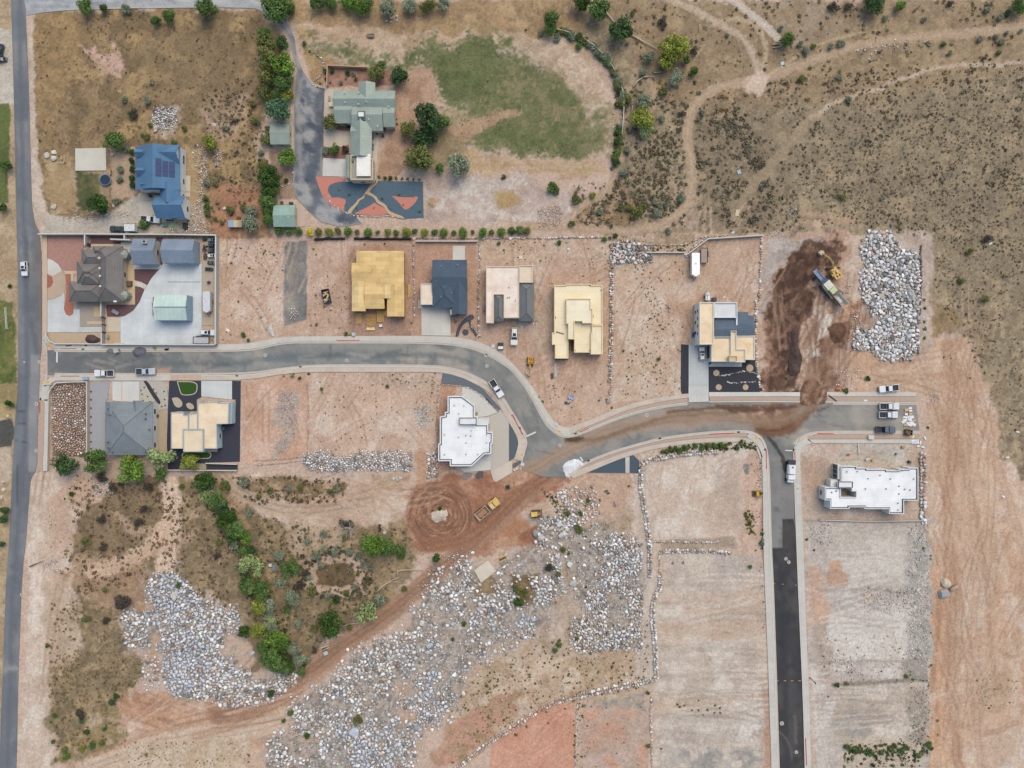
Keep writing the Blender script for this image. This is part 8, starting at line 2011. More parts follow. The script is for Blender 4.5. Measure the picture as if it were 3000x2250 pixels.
 gear('storage_bin','dark round-topped bin beside the white towed machine','bin','12',1748,925,0,(('tub',(76,84,104),[(0,0,0,1.3,1.1,.9,0,.9)]),('lid',(64,72,92),[(0,0,.9,1.25,1.05,.1)])))
 r=gear('site_generator','small white and dark generator beside the bend of the street','generator','11',2112,1330,0,(('body',(52,62,74),[(0,.5,.3,1.5,1.0,.9)]),('cover',(230,232,232),[(0,-.4,.3,1.5,.9,.8)]),('skid',(90,90,92),[(0,.05,.1,1.7,2.1,.15)])))
 gear('patio_box','grey storage box lying on the purple gravel bed of the estate','box','10',995,1036,-32,(('box',(120,122,128),[(0,0,0,2.0,1.0,.8)]),('lid',(140,142,148),[(0,0,.8,2.05,1.05,.08)])))
 gear('camper_shell','low hut with a blue and tan striped roof in the orange dirt','hut','10',2040,278,0,(('wall',(170,150,126),[(0,0,0,3.8,1.6,1.6)]),('blue_roof',(142,172,206),[(-1.35,0,1.6,1.4,2.0,.12)]),('tan_roof',(206,186,150),[(.05,0,1.6,1.3,2.0,.1)]),('grey_roof',(176,160,130),[(1.35,0,1.6,1.2,2.0,.12)])))
 r=gear('quad_bike','dark quad bike left of the estate vehicle row','quad bike','10',1762,480,80,(('body',(64,84,96),[(0,0,.5,1.4,.5,.4)]),('seat',(30,32,34),[(-.2,0,.9,.7,.35,.12)]),('rack',(80,84,88),[(.6,0,.88,.5,.8,.05),(-.7,0,.88,.4,.8,.05)])));wheels(r,(-.55,.55),1.15,.3)
 gear('log_splitter','small dark machine at the top of the estate vehicle row','machine','10',1760,407,0,(('engine',(60,62,64),[(0,0,.2,.9,.7,.6)]),('frame',(86,80,76),[(0,0,.1,1.2,.8,.1)])))
 gear('cement_mixer','blue-grey tilted mixer cart between the two sand heaps on the street','mixer','10',1004,1372,20,(('hopper',(176,186,196),[(0,0,.5,1.4,1.3,.7,0,.75)]),('stand',(80,84,90),[(0,0,.1,1.5,1.0,.4)]),('planks',(206,190,164),[(.2,.3,1.2,1.5,.2,.06,.3),(-.2,-.2,1.2,1.3,.2,.06,-.4)])))
 gear('blue_barrel','blue machine part standing on the estate yard gravel','barrel','10',1797,777,0,(('drum',(44,74,142),[(0,0,0,.8,.6,.9,.3,.9)]),('stand',(60,60,64),[(0,.3,0,.5,.3,.4)])))
def heap(name,label,cat,tile,s,h,c,c2=None,z0=0.0,st=.32,sp=.3):
 p=smooth_line(wp(tile,s)+[wp(tile,s)[0]],1)[:-1]
 c2=c2 or tuple(v*.88 for v in c)
 xs=[q[0]for q in p];ys=[q[1]for q in p];big=[(min(xs)-9,min(ys)-9),(max(xs)+9,min(ys)-9),(max(xs)+9,max(ys)+9),(min(xs)-9,max(ys)+9)]
 w=min(max(xs)-min(xs),max(ys)-min(ys))*.42
 zf=lambda X,Y:z0-.04+h*sstep(-.2,1,sdist(p,X,Y)/w)*(.62+.75*fbm(X,Y,1.6,2,3))+.1*h*fbm(X,Y,.5,5,2)
 o=sheet(name,p,z0,[('a',big,c,c2,None,.5,.1,1.4,1,None,sp,tuple(v*.7 for v in c),.6)],vcolmat('loose_heap',.2,.95,2.2,.6,.1),st,.05,None,zf=zf,jit=.35,grain=1)
 return tag(o,label,cat)
def simple(name,label,cat,tile,x,y,parts,ang=0,group=None,z=0.0):
 q=w1(tile,x,y,z+.5)
 if len(parts)==1:
  mb=MB();a=math.radians(ang)
  for b in parts[0][2]:
   bx=q[0]+b[0]*math.cos(a)-b[1]*math.sin(a);by=q[1]+b[0]*math.sin(a)+b[1]*math.cos(a)
   mb.box(bx,by,z+b[2],b[3],b[4],b[5],a+(b[6]if len(b)>6 else 0),b[7]if len(b)>7 else 1.0)
  return tag(mb.build(name,flat(parts[0][1]),bevel=.02),label,cat,group)
 r=thing(name,label,cat,(q[0],q[1],z),math.radians(ang+.05),group)
 for nm,c,bx in parts:
  mb=MB()
  for b in bx:mb.box(*b)
  mb.build(nm,flat(c),r,bevel=.02)
 return r
def discs(name,label,cat,tile,x,y,parts,group=None):
 q=w1(tile,x,y);r=thing(name,label,cat,(q[0],q[1],0),0,group)
 for nm,c,rad,z0,h in parts:mb=MB();mb.cyl(q[0],q[1],z0,rad,h,28);mb.build(nm,flat(c),r)
 return r
def build_small():
 q=w1('00',908,1552,.8);r=thing('trampoline','round trampoline with a dark blue mat beside the lawn','trampoline',(q[0],q[1],0))
 mb=MB();n=28;a=[2*math.pi*i/n for i in range(n)]
 mb.ring([(q[0]+1.62*math.cos(t),q[1]+1.62*math.sin(t))for t in a],.16,.78,.86);mb.build('rim',flat((96,138,168)),r)
 mb=MB();mb.cyl(q[0],q[1],.78,1.46,.04,28);mb.build('jump_mat',flat((36,52,74)),r)
 for k in range(6):t=k*math.pi/3;mb=MB();mb.tube([(q[0]+1.5*math.cos(t),q[1]+1.5*math.sin(t),-.05),(q[0]+1.5*math.cos(t),q[1]+1.5*math.sin(t),.8)],.04,6);mb.build('leg',flat((120,126,132)),r)
 simple('bench','pale garden bench beside the trampoline','bench','00',953,1486,(('seat',(196,184,150),[(-.12,0,.42,.45,1.6,.06)]),('backrest',(170,150,112),[(.15,0,.45,.1,1.6,.5)]),('leg',(120,104,84),[(-.12,-.6,-.05,.4,.08,.47)]),('leg',(120,104,84),[(-.12,.6,-.05,.4,.08,.47)])))
 discs('fire_pit','round stone fire pit in the yard right of the blue-roofed house','fire pit','00',1690,1262,(('rim',(140,128,118),.55,-.05,.35),('ash',(70,66,64),.38,.3,.02)))
 simple('play_frame','low timber frame with posts left of the pale concrete pad','frame','00',528,1370,(('beam',(206,196,176),[(.9,0,.5,.14,2.2,.14),(0,-1.1,.5,1.8,.14,.14)]),('post',(96,84,72),[(-.8,.9,-.05,.2,.2,.8)]),('post',(96,84,72),[(.9,-1.1,-.05,.2,.2,.55)]),('crate',(196,164,110),[(0,.2,0,.5,.8,.4)])))
 simple('hot_tub','dark square hot tub beside the kayaks','hot tub','10',1600,290,(('tub',(58,60,68),[(0,0,0,1.2,1.7,.8)]),('cover',(46,48,56),[(0,0,.8,1.25,1.75,.1)])))
 def kayak(tile,x,y,ang,L,w,c,label):
  q=w1(tile,x,y,.3);mb=MB();n=14;pr=[]
  for k in range(n+1):t=-1+2*k/n;pr.append((t*L/2,w/2*(1-abs(t)**2.2)))
  out=pr+[(x_,-y_)for x_,y_ in pr[::-1][1:-1]]
  a=math.radians(ang);T=lambda p,k,z:(q[0]+(p[0]*math.cos(a)-p[1]*k*math.sin(a)),q[1]+(p[0]*math.sin(a)+p[1]*k*math.cos(a)),z)
  r=thing('kayak',label,'kayak',(q[0],q[1],0),0,'kayaks and boards by the blue-roofed house')
  mb.loft([[T(p,.5,.02)for p in out][::-1],[T(p,1,.18)for p in out][::-1],[T(p,.7,.3)for p in out][::-1]]);mb.build('hull',flat(c,.35),r,smooth=False)
  mb=MB();mb.loft([[T((p[0]*.28,p[1]),.55,.3)for p in out][::-1],[T((p[0]*.28,p[1]),.55,.315)for p in out][::-1]]);mb.build('cockpit',flat(tuple(v*.55 for v in c)),r)
 kayak('10',1417,280,12,2.2,.75,(64,206,206),'turquoise kayak lying left in the boat group')
 kayak('10',1422,296,3,1.9,.5,(226,92,54),'red-orange kayak lying below the turquoise one')
 kayak('10',1477,298,86,2.3,.5,(150,226,170),'mint green board standing lengthwise, left of two');kayak('10',1491,300,84,2.2,.45,(190,226,140),'lime green board standing lengthwise, right of two')
 kayak('10',1526,272,-4,1.4,.55,(240,214,60),'short yellow kayak near the house wall')
 for x,w in((1462,.0),(1508,0)):pass
 simple('bicycle_rack','row of dark bikes under the lower eave of the blue-roofed house','bicycles','10',1470,238,(('frame',(52,62,92),[(-.8,0,.3,.08,.9,.6),(-.3,0,.3,.08,.9,.6),(.3,0,.3,.08,.9,.6),(.8,0,.3,.08,.9,.6)]),('wheel',(34,36,42),[(-.8,.35,0,.06,.6,.6),(-.3,.35,0,.06,.6,.6),(.3,.35,0,.06,.6,.6),(.8,.35,0,.06,.6,.6)])))
 simple('patio_table','pale square table on the upper left patio of the green-roofed house','table','01',650,902,(('top',(226,216,180),[(0,0,.7,1.3,1.3,.06)]),('pedestal',(120,104,90),[(0,0,.05,.3,.3,.66)])))
 simple('patio_bench','narrow bench by the upper left patio wall','bench','01',632,850,(('seat',(170,140,116),[(0,0,.4,.5,1.5,.08)]),('leg',(120,100,84),[(0,-.6,.04,.4,.1,.36)]),('leg',(120,100,84),[(0,.6,.04,.4,.1,.36)])))
 for x,y,l in((1047,1155,'dark covered barbecue on the right patio of the green-roofed house'),(1097,1176,'dark pot on the dirt beside the right patio')):
  discs('planter',l,'planter','01',x,y,(('pot',(66,70,84),.35,.02,.6),('soil',(84,72,62),.28,.62,.02)))
 for y,l in((1190,'upper dark blue chair on the right patio'),(1250,'middle blue chair on the right patio'),(1282,'lower blue chair on the right patio')):
  simple('patio_chair',l,'chair','01',1006,y,(('seat',(60,82,122),[(0,0,.4,.6,.7,.1)]),('backrest',(50,70,108),[(-.3,0,.4,.1,.7,.5)]),('leg',(60,62,66),[(0,-.3,.03,.5,.06,.37)]),('leg',(60,62,66),[(0,.3,.03,.5,.06,.37)])))
 simple('sun_shade','grey slanted shade panel against the flat garage wall','shade','01',1000,1420,(('panel',(150,154,158),[(0,0,1.4,.6,1.7,.06)]),('post',(110,112,116),[(.2,.8,.04,.08,.08,1.36)]),('post',(110,112,116),[(.2,-.8,.04,.08,.08,1.36)])),-14)
 simple('grill_pad','brown square pad ornament behind the lower green shed','stove','11',302,95,(('base',(96,76,66),[(0,0,.04,1.1,.7,.6)]),('lid',(76,60,54),[(0,0,.64,1.0,.6,.15)])))
 discs('fire_bowl','rusty round fire bowl behind the lower green shed','fire bowl','11',226,93,(('bowl',(140,88,66),.45,.04,.5),('ash',(84,66,58),.33,.54,.02)))
 for i,(t,x,y,r,z,l)in enumerate((('22',1165,265,.55,.016,'on the muddy curve of the street'),('22',415,528,.5,.016,'in the middle of the street junction'),('11',80,1408,.5,.016,'on the street below the grey gravel strip'),('11',785,1452,.5,.016,'on the street below the yellow-decked house'),('11',1985,1410,.5,.016,'at the top of the street bend'),('11',1993,1500,.5,.016,'in the pale patch on the street bend'),('10',338,1465,.45,.012,'on the left road at the street mouth'),('10',210,1466,.3,.012,'small one on the left road beside the street mouth'),('33',120,1272,.6,.016,'on the dark branch street near the bottom, left one'),('33',245,1520,.5,.016,'on the dark branch street near the bottom edge'),('23',155,1507,.5,.016,'upper of the close pair on the branch street'),('23',180,1536,.5,.016,'lower of the close pair on the branch street'),('30',188,160,.5,.012,'at the right edge of the lower left road'),('20',315,168,.55,.012,'on the left road beside the rock lot'),('20',313,572,.5,.012,'on the left road beside the lower rock lot'))):
  q=w1(t,x,y);rt=thing('manhole_cover','round pale manhole collar '+l,'manhole',(q[0],q[1],0),0,'manholes in the roads')
  mb=MB();n=20;mb.ring([(q[0]+r*math.cos(2*math.pi*k/n),q[1]+r*math.sin(2*math.pi*k/n))for k in range(n)],r*.42,z-.02,z+.008);mb.build('collar',flat((196,192,182),.9),rt)
  mb=MB();mb.cyl(q[0],q[1],z-.02,r*.57,.025,18);mb.build('lid',flat((150,146,138),.7),rt)
 for t,x,y,a,l in(('22',550,427,18,'at the upper kerb right of the junction'),('22',1280,467,10,'at the lower kerb of the muddy curve'),('22',663,662,25,'at the lower kerb beside the white powder'),('22',1960,413,2,'at the lower kerb before the branch street'),('22',68,380,-65,'on the red kerb left of the junction'),('23',226,568,90,'at the kerb above the tank truck'),('10',710,1355,0,'on the upper kerb left of the sand heaps'),('10',2040,1585,0,'on the lower kerb right of the cream house drive'),('11',380,1508,0,'on the lower kerb below the grey gravel strip'),('22',2190,565,90,'on the left kerb of the branch street'),('20',343,126,90,'on the pavement beside the rock lot'),('10',735,1322,0,'at the wall foot above the red kerb')):
  simple('kerb_inlet','dark kerb drain '+l,'drain',t,x,y,(('frame',(70,72,76),[(0,0,.1,.75,.4,.085)]),('grate',(36,38,42),[(0,0,.185,.55,.24,.01)])),a,'kerb drains along the streets')
 for t,x,y,a,s,c,l in(('22',833,145,12,(.9,.8,.7),(160,164,166),'grey utility box at the low end of the long stone wall'),('22',383,345,-30,(.9,.8,.35),(226,226,222),'white square utility box at the junction corner'),('10',742,1608,0,(1.5,.9,1.0),(170,192,214),'pale blue utility box left of the white street pickup'),('11',842,1227,0,(.9,.9,.8),(206,216,222),'white utility box at the kerb below the yellow-decked house'),('23',888,457,0,(1.5,1.1,.9),(230,230,228),'white utility box on the verge below the slate pickup'),('22',2160,1378,0,(1.1,.8,.9),(74,96,92),'dark green utility box beside the branch street'),('21',1905,250,8,(.7,.6,.6),(140,158,148),'green-grey utility box at the white house corner'),('11',1930,1233,20,(.6,.6,.6),(210,210,206),'small white box at the wall end by the street bend'),('11',2045,1330,-25,(1.0,.9,.3),(226,230,230),'pale pallet-like box left of the small generator'),('22',90,692,-25,(1.0,.9,.5),(228,228,226),'white square box at the dirt end of the pavement'),('10',930,1248,0,(.6,.9,1.0),(170,170,166),'grey box beside the estate gate wall'),('20',1925,380,0,(1.0,1.0,.8),(96,96,104),'air conditioner on the black gravel right of the cream house'),('20',1355,272,0,(.8,.8,.7),(90,92,98),'air conditioner right of the grey hipped house'),('11',1516,747,0,(.5,.8,.8),(190,188,180),'air conditioner left of the dark-blue roofed house'),('10',972,468,0,(1.1,.7,.9),(200,210,214),'pale air conditioner behind the hipped estate house'),('10',766,455,0,(.7,.8,1.2),(48,50,58),'dark bin behind the hipped estate house'),('12',1573,1230,0,(1.0,1.3,.8),(50,92,150),'blue bin against the tall white wing'),('11',1970,1003,0,(.7,1.2,1.0),(140,136,140),'grey portable toilet left of the cream and shingle house')):
  simple('utility_box',l,'box',t,x,y,(('cabinet',c,[(0,0,-.05,s[0],s[1],s[2])]),('lid',tuple(v*.9 for v in c),[(0,0,s[2]-.05,s[0]+.06,s[1]+.06,.05)])),a)
 def lamp(label,t,x0,y0,x1,y1,h=6.0):
  a=w1(t,x0,y0);r=thing('street_lamp',label,'street lamp',(a[0],a[1],0));b=w1(t,x1,y1,h)
  mb=MB();mb.cyl(a[0],a[1],-.1,.16,.5,10);mb.build('base',flat((150,148,142)),r);mb=MB();mb.tube([(a[0],a[1],.3),(a[0],a[1],h)],[.1,.07],8);mb.build('pole',flat((54,60,76)),r)
  mb=MB();mb.tube([(a[0],a[1],h-.1),(b[0],b[1],h+.1)],.06,6);mb.build('arm',flat((54,60,76)),r);mb=MB();mb.box(b[0],b[1],h-.02,.6,.3,.16,math.atan2(b[1]-a[1],b[0]-a[0]));mb.build('lamp_head',flat((50,56,72)),r)
 lamp('dark street lamp at the corner of the crushed rock lot','20',462,8,392,12,3.0);lamp('dark street lamp on the bare lot beside the branch street','33',362,876,408,924,3.5)
 heap('powder_pile','white powdery spill across the pavement end at the junction','powder pile','22','430,705 470,660 540,635 588,645 612,668 636,690 615,705 580,712 560,745 520,770 505,812 488,800 470,812 448,785 452,765 425,752 440,730',.28,(240,238,240),(228,226,232),sp=.1)
 heap('sand_heap','pale grey sand heap on the street, left of two','heap','10','915,1365 945,1342 985,1350 990,1385 950,1408 918,1395',.5,(150,148,144))
 heap('sand_heap','dark grey gravel heap on the street, right of two','heap','10','1142,1375 1165,1340 1210,1332 1262,1345 1272,1372 1240,1415 1190,1432 1150,1410',.8,(128,128,134),(112,114,122))
 heap('soil_heap','small tan soil heap on the pavement below the estate wall','heap','10','1315,1350 1330,1333 1358,1338 1360,1360 1335,1370',.4,(190,166,128),z0=.12)
 heap('tarp_heap','black tarp heap on the pavement below the estate wall','heap','10','1412,1354 1435,1340 1472,1350 1450,1370 1430,1368',.35,(44,44,50),z0=.12)
 heap('gravel_heap','round purple-brown gravel heap beside the estate driveway','heap','10','735,1265 750,1232 800,1226 850,1245 870,1275 850,1305 790,1312 745,1295',.8,(104,80,80),(92,70,72))
 heap('gravel_heap','long dark gravel windrow in the excavation','heap','13','215,1180 255,1175 270,1230 240,1290 290,1380 285,1480 270,1580 190,1590 165,1500 195,1400 200,1280',.9,(98,80,74),(84,68,64))
 heap('soil_heap','dark crumbly soil heap right of the pale rock patch in the excavation','heap','13','520,1170 600,1120 660,1140 670,1230 640,1290 580,1310 540,1260',.8,(104,72,56),(122,88,68))
 heap('sand_heap','round tan sand heap beside the slate gravel garden','heap','11','1478,70 1500,45 1550,48 1562,90 1550,130 1500,130 1482,105',.4,(212,178,140))
 heap('sand_heap','pale sand heap inside the red turning circle','heap','21','1530,1110 1560,1085 1600,1095 1650,1075 1655,1130 1620,1170 1550,1180 1538,1150',.6,(222,202,184))
 heap('plaster_pile','white plaster washout heap in the bare lot left of the gravel strip','heap','11','95,1150 130,1110 130,1180 165,1240 140,1258 110,1215',.25,(222,216,210))
 def lumber(label,t,x0,y0,x1,y1,n,ang,c=(206,166,108),ln=None):
  a=w1(t,x0,y0,.4);b=w1(t,x1,y1,.4);cx,cy=(a[0]+b[0])/2,(a[1]+b[1])/2;w=abs(b[0]-a[0]);h=abs(b[1]-a[1]);mb=MB();rs=random.Random(int(x0))
  for k in range(n):
   for lv in range(2):
    if ang==0:mb.box(cx+rs.uniform(-.1,.1),cy-h/2+h*(k+.5)/n,lv*.14+.02,w*rs.uniform(.8,1),h/n*.78,.11,rs.uniform(-.02,.02))
    else:mb.box(cx-w/2+w*(k+.5)/n,cy+rs.uniform(-.1,.1),lv*.14+.02,w/n*.78,h*rs.uniform(.8,1),.11,rs.uniform(-.02,.02))
  tag(mb.build('lumber_stack',mat(c,.85,.16,2.)),label,'lumber','lumber stacks in front of the yellow-decked house')
 lumber('narrow lumber stack below the left corner of the yellow-decked house','11',864,1036,910,1142,4,90);lumber('wide middle stack of crosswise boards below the yellow deck','11',946,1048,1040,1162,10,0,(190,150,98));lumber('tall lumber stack below the dark doorway of the yellow deck','11',1042,1018,1104,1128,5,90)
 lumber('pale plywood stack, lowest below the yellow-decked house','11',952,1163,1028,1195,1,0,(232,206,154));lumber('thin planks lying right of the yellow-decked house','11',1310,792,1334,912,3,90,(214,178,112));lumber('plank block under the right corner of the yellow deck','11',1106,1020,1130,1076,2,90,(214,174,110))
 lumber('dark plank pile below the left front of the cream stepped house','12',362,1436,490,1450,2,0,(134,106,84));lumber('metal pipes on the dirt below the cream stepped house','12',366,1470,384,1600,3,90,(206,206,206));lumber('dark scrap boards beside the pipes','12',336,1560,358,1610,3,90,(96,80,68));lumber('planks in the recess of the cream stepped house','12',512,1280,530,1366,3,90,(140,112,92));lumber('tan plank leaning behind the cream stepped house','12',326,740,356,788,2,90,(206,172,128))
 simple('material_pallet','small white wrapped pallet below the lumber stacks','pallet','11',1077,1152,(('pallet',(180,150,110),[(0,0,0,1.0,.9,.15)]),('wrap',(226,228,232),[(0,0,.15,.9,.8,.4)])),10)
 rs=random.Random(4);SP=[(1230,205,'w'),(1230,228,'w'),(1197,220,'t'),(1228,255,'t'),(1190,258,'w'),(1225,280,'w'),(1185,285,'w'),(1240,283,'w'),(1180,308,'w'),(1220,305,'w'),(1258,312,'t'),(1235,330,'w'),(1170,322,'w'),(1188,350,'t'),(1220,350,'w'),(1262,348,'w'),(1205,335,'w'),(1240,345,'w')]
 for k,(x,y,c)in enumerate(SP):
  q=w1('23',x,y);mb=MB();mb.box(q[0],q[1],.02+.07*(k%5),rs.uniform(.8,1.35),rs.uniform(.55,.9),.1,rs.uniform(-.5,.5))
  side='upper' if y<245 else('lower' if y>325 else 'middle');hs='left' if x<1200 else('right' if x>1236 else 'centre')
  AUTOX.append((tag(mb.build('foam_panel',flat((232,234,238)if c=='w' else(206,172,118))),None,'panel','foam panels heaped at the street end'),('white' if c=='w' else 'tan')+' panel at the '+side+' '+hs+' of the heap at the street end'))
 for t,x0,y0,x1,y1,l in(('23',1150,330,1165,280,'thin white pipe at the upper left of the panel heap'),('23',1155,360,1175,330,'thin white pipe at the lower left of the panel heap'),('23',1180,395,1178,365,'short white pipe under the panel heap')):
  a=w1(t,x0,y0);b=w1(t,x1,y1);mb=MB();mb.tube([(a[0],a[1],.12),(b[0],b[1],.15)],.07,6);tag(mb.build('pipe',flat((232,234,236))),l,'pipe','white pipes by the panel heap')
 for x,y,a,l,c in((1262,455,50,'pale tilted board at the end of the lower kerb',(232,226,190)),(1363,465,-60,'white board standing on the dirt past the kerb end',(232,232,228)),(1325,503,70,'white board beside the big white scrap',(232,232,228)),(1345,543,-10,'white board on the dirt below the kerb end',(232,232,228)),(1308,535,10,'thin white slat below the kerb end',(232,232,228)),(1200,493,0,'white scrap board on the lower pavement',(230,230,228)),(2043,973,-35,'white board on the orange graded dirt, far right',(236,238,240)),(2080,633,8,'white scrap board in the scrub, far right',(232,230,222)),(2168,412,-15,'white scrap in the scrub near the right edge',(232,230,224)),(850,140,0,'small white block on the upper verge',(232,232,230))):
  simple('scrap_board',l,'board','23',x,y,(('board',c,[(0,0,0,1.0,.45,.12)]),),a)
 simple('scrap_heap','large white crumpled packaging at the lower kerb end','packaging','23',1277,497,(('sheet',(236,238,240),[(0,0,0,2.2,1.2,.2,.05)]),('fold',(206,212,218),[(.2,.1,.2,1.2,.6,.25,.5)]),('fold',(226,230,232),[(-.6,-.2,.2,.7,.5,.2,-.4)])))
 simple('barrier','orange road barrier on the dirt above the muddy track','barrier','23',610,40,(('panel',(240,110,40),[(0,0,.1,1.5,.35,.5)]),('foot',(70,70,72),[(.5,0,0,.3,.5,.1)]),('foot',(70,70,72),[(-.5,0,0,.3,.5,.1)])),-4)
 simple('sign_post','fallen dark sign post beside the orange barrier','post','23',670,44,(('post',(52,54,58),[(0,0,.1,1.9,.14,.12)]),('plate',(84,86,80),[(.7,0,.1,.5,.4,.05)])),-5)
 a=w1('23',520,92);b=w1('23',590,145);mb=MB();mb.tube([(a[0],a[1],.22),(b[0],b[1],.22)],.14,6);tag(mb.build('pipe',flat((40,38,40))),'black pipe lying across the upper pavement and verge','pipe')
 discs('water_barrel','blue drum on the dirt in front of the white building','barrel','23',1105,600,(('drum',(84,116,178),.32,0,.85),('lid',(150,170,206),.28,.85,.03)))
 discs('rubbish_bin','black round bin in front of the white building','bin','23',1215,670,(('drum',(40,40,44),.42,0,.8),('bag',(84,82,82),.34,.8,.08)))
 q=w1('23',695,608);mb=MB();mb.box(q[0],q[1],0,.9,.5,.3,.2,.7);tag(mb.build('fuel_can',flat((214,52,48))),'red can lying in front of the white building','can')
 simple('wheelbarrow','grey wheelbarrow-like scrap in front of the white building','wheelbarrow','23',858,645,(('tray',(206,206,204),[(0,0,.4,.9,.6,.25,0,1.15)]),('wheel',(40,40,42),[(.6,0,0,.4,.1,.4)]),('handle',(150,120,90),[(-.7,.2,.5,.7,.05,.05)]),('handle',(150,120,90),[(-.7,-.2,.5,.7,.05,.05)])),40)
 simple('crate','tan cardboard box right of the grey scrap by the white building','box','23',910,656,(('carton',(196,164,122),[(0,0,0,.7,.6,.5)]),('flap',(206,176,134),[(.35,0,.48,.3,.58,.03)])),30)
 simple('crate','brown cardboard box on the pale ground below the pavement','box','23',1172,542,(('carton',(176,142,100),[(0,0,0,.9,.7,.4)]),('flap',(190,156,112),[(.4,0,.38,.3,.68,.03)])),5)
 a=w1('23',780,512);b=w1('23',784,598);mb=MB();mb.obox(a,b,.35,0,.18);tag(mb.build('scrap_board',flat((206,202,194))),'long pale board standing below the lower pavement','board')
 r=simple('rubbish_pile','pile of blue and pale bags on the bare lot above the curve','rubbish pile','22',498,135,(('blue_bags',(150,176,226),[(.2,.6,0,1.4,.9,.7,.4,.7),(.7,.2,.1,.8,.7,.6,.2,.7),(.9,1.3,0,.6,.5,.5,.1,.8)]),('cardboard',(206,180,142),[(-.3,-.4,0,1.2,.8,.4,.5),(.2,-.3,.4,.7,.5,.15,.2)]),('dark_bags',(70,76,96),[(-.9,-.8,0,1.0,.7,.5,.6,.7),(-.3,-1.0,0,.9,.5,.3,.3,.7)])))
 simple('spool','pale scrap heap of bags at the dirt end of the pavement','rubbish pile','22',40,735,(('bag',(230,232,234),[(-.6,-.3,0,.7,.5,.35,.2,.7),(0,.1,0,.6,.5,.4,.5,.7)]),('timber',(186,156,116),[(.6,0,0,.9,.3,.2,.6)])))
 for y,l in((1218,'upper'),(1240,'middle'),(1262,'lower')):
  discs('tank','dark round tank lid, %s of three beside the bright green tree'%l,'tank','21',1068,y,(('lid',(52,50,54),.36,-.05,.3),('cap',(80,78,80),.14,.25,.08)),'tank lids beside the bright green tree')
 discs('well_cover','round pale concrete well cover beside the dark tank lids','well cover','21',1112,1280,(('ring',(206,204,196),.48,-.05,.3),('lid',(190,188,180),.36,.25,.04)))
 for t,x,y,s,l in(('21',398,1490,1.3,'dark square pit frame above the dry pond'),('21',2175,890,1.2,'dark square manhole box on the dirt right of the turning circle'),('12',846,394,.8,'rusty square frame at the corner of the stone wall')):
  simple('pit_frame',l,'frame',t,x,y,(('frame',(120,106,96),[(-s/2,0,0,.14,s,.3),(s/2,0,0,.14,s,.3),(0,s/2,0,s,.14,.298),(0,-s/2,0,s,.14,.298)]),('grate',(48,46,48),[(0,0,0,s-.14,s-.14,.1)])),8)
 simple('pump_box','weathered grey board box beside the haul road','box','31',590,640,(('beam',(206,196,178),[(-.1,.9,.1,3.0,.22,.22,.3),(.5,.3,.1,1.9,.2,.2,.5)]),('pit',(74,66,62),[(.1,-.1,0,1.3,1.1,.2,.3)]),('hatch',(186,196,192),[(.4,-.9,0,1.2,1.1,.5,.35)])))
 simple('jacuzzi_frame','blue-grey plank and box left of the dark pit frame','box','21',148,1588,(('plank',(120,138,160),[(0,0,0,.7,1.9,.2)]),('box',(206,204,196),[(-.9,.8,0,.9,.9,.5)])))
 simple('yellow_frame','yellow broken skip frame above the pale slab in the boulders','frame','21',2130,1505,(('side',(206,190,110),[(0,.5,0,2.0,.25,.8,.5),(0,-.6,0,2.0,.25,.7,.5)]),('floor',(120,84,62),[(0,0,0,1.9,1.0,.2,.5)])))
 simple('culvert','small pale timber culvert under the bright tree beside the trail','culvert','03',70,390,(('rail',(206,186,160),[(0,.45,0,2.0,.16,.3),(0,-.45,0,2.0,.16,.3)]),('gap',(46,42,40),[(0.3,0,0,1.2,.7,.05)])),4)
 for t,x,y,a,s,c,l in(('03',130,541,10,(1.0,1.0),(170,206,216),'pale blue square sheet lying at the trail junction'),('12',1950,175,-8,(1.1,1.9),(206,190,160),'tan plywood sheet lying in the scrub above the trailer lot'),('00',1842,1070,8,(.9,.8),(222,222,226),'white square sheet in the dry grass left of the hedge trees'),('12',75,560,5,(1.0,1.0),(222,206,196),'pale square sheet behind the cream and shingle house'),('12',488,487,-30,(.9,.5),(226,222,222),'white torn sheet below the stone edging'),('12',962,92,0,(.5,.5),(206,218,214),'small pale sheet in the olive scrub'),('13',1932,442,30,(1.0,.5),(216,222,222),'pale scrap sheet in the scrub right of the rock field'),('02',1965,1480,20,(1.0,1.2),(170,186,196),'pale blue-grey scrap sheet in the scrub'),('12',1912,345,20,(1.0,.7),(190,200,214),'crumpled blue-white sheet at the wall above the trailer lot'),('10',1960,1192,-30,(1.2,.8),(230,228,228),'white torn sheet right of the estate wall'),('12',1835,905,40,(.9,.5),(206,202,200),'pale scrap sheet behind the modern house')):
  simple('scrap_sheet',l,'sheet',t,x,y,(('sheet',c,[(0,0,0,s[0],s[1],.05)]),),a)
 for t,s,l in(('10','525,1350 580,1330 622,1326','dark strip of boards on the pavement below the estate'),):
  p=wp(t,'572,1330 622,1322');mb=MB();mb.obox(p[0],p[1],.25,.12,.25);tag(mb.build('scrap_board',flat((92,84,82))),l,'board')
 p=wp('10','985,1305 1072,1308');mb=MB();mb.obox(p[0],p[1],.3,0,.4);tag(mb.build('scrap_board',flat((206,196,176))),'pale boards stacked along the inner estate wall','board')
 simple('ladder','pale wooden ladder lying in the dry field','ladder','00',1150,1078,(('rail',(190,170,130),[(0,.25,0,2.4,.08,.1),(0,-.25,0,2.4,.08,.1)]),('rung',(190,170,130),[(-.9+k*.3,0,.02,.06,.45,.06)for k in range(7)])),6)
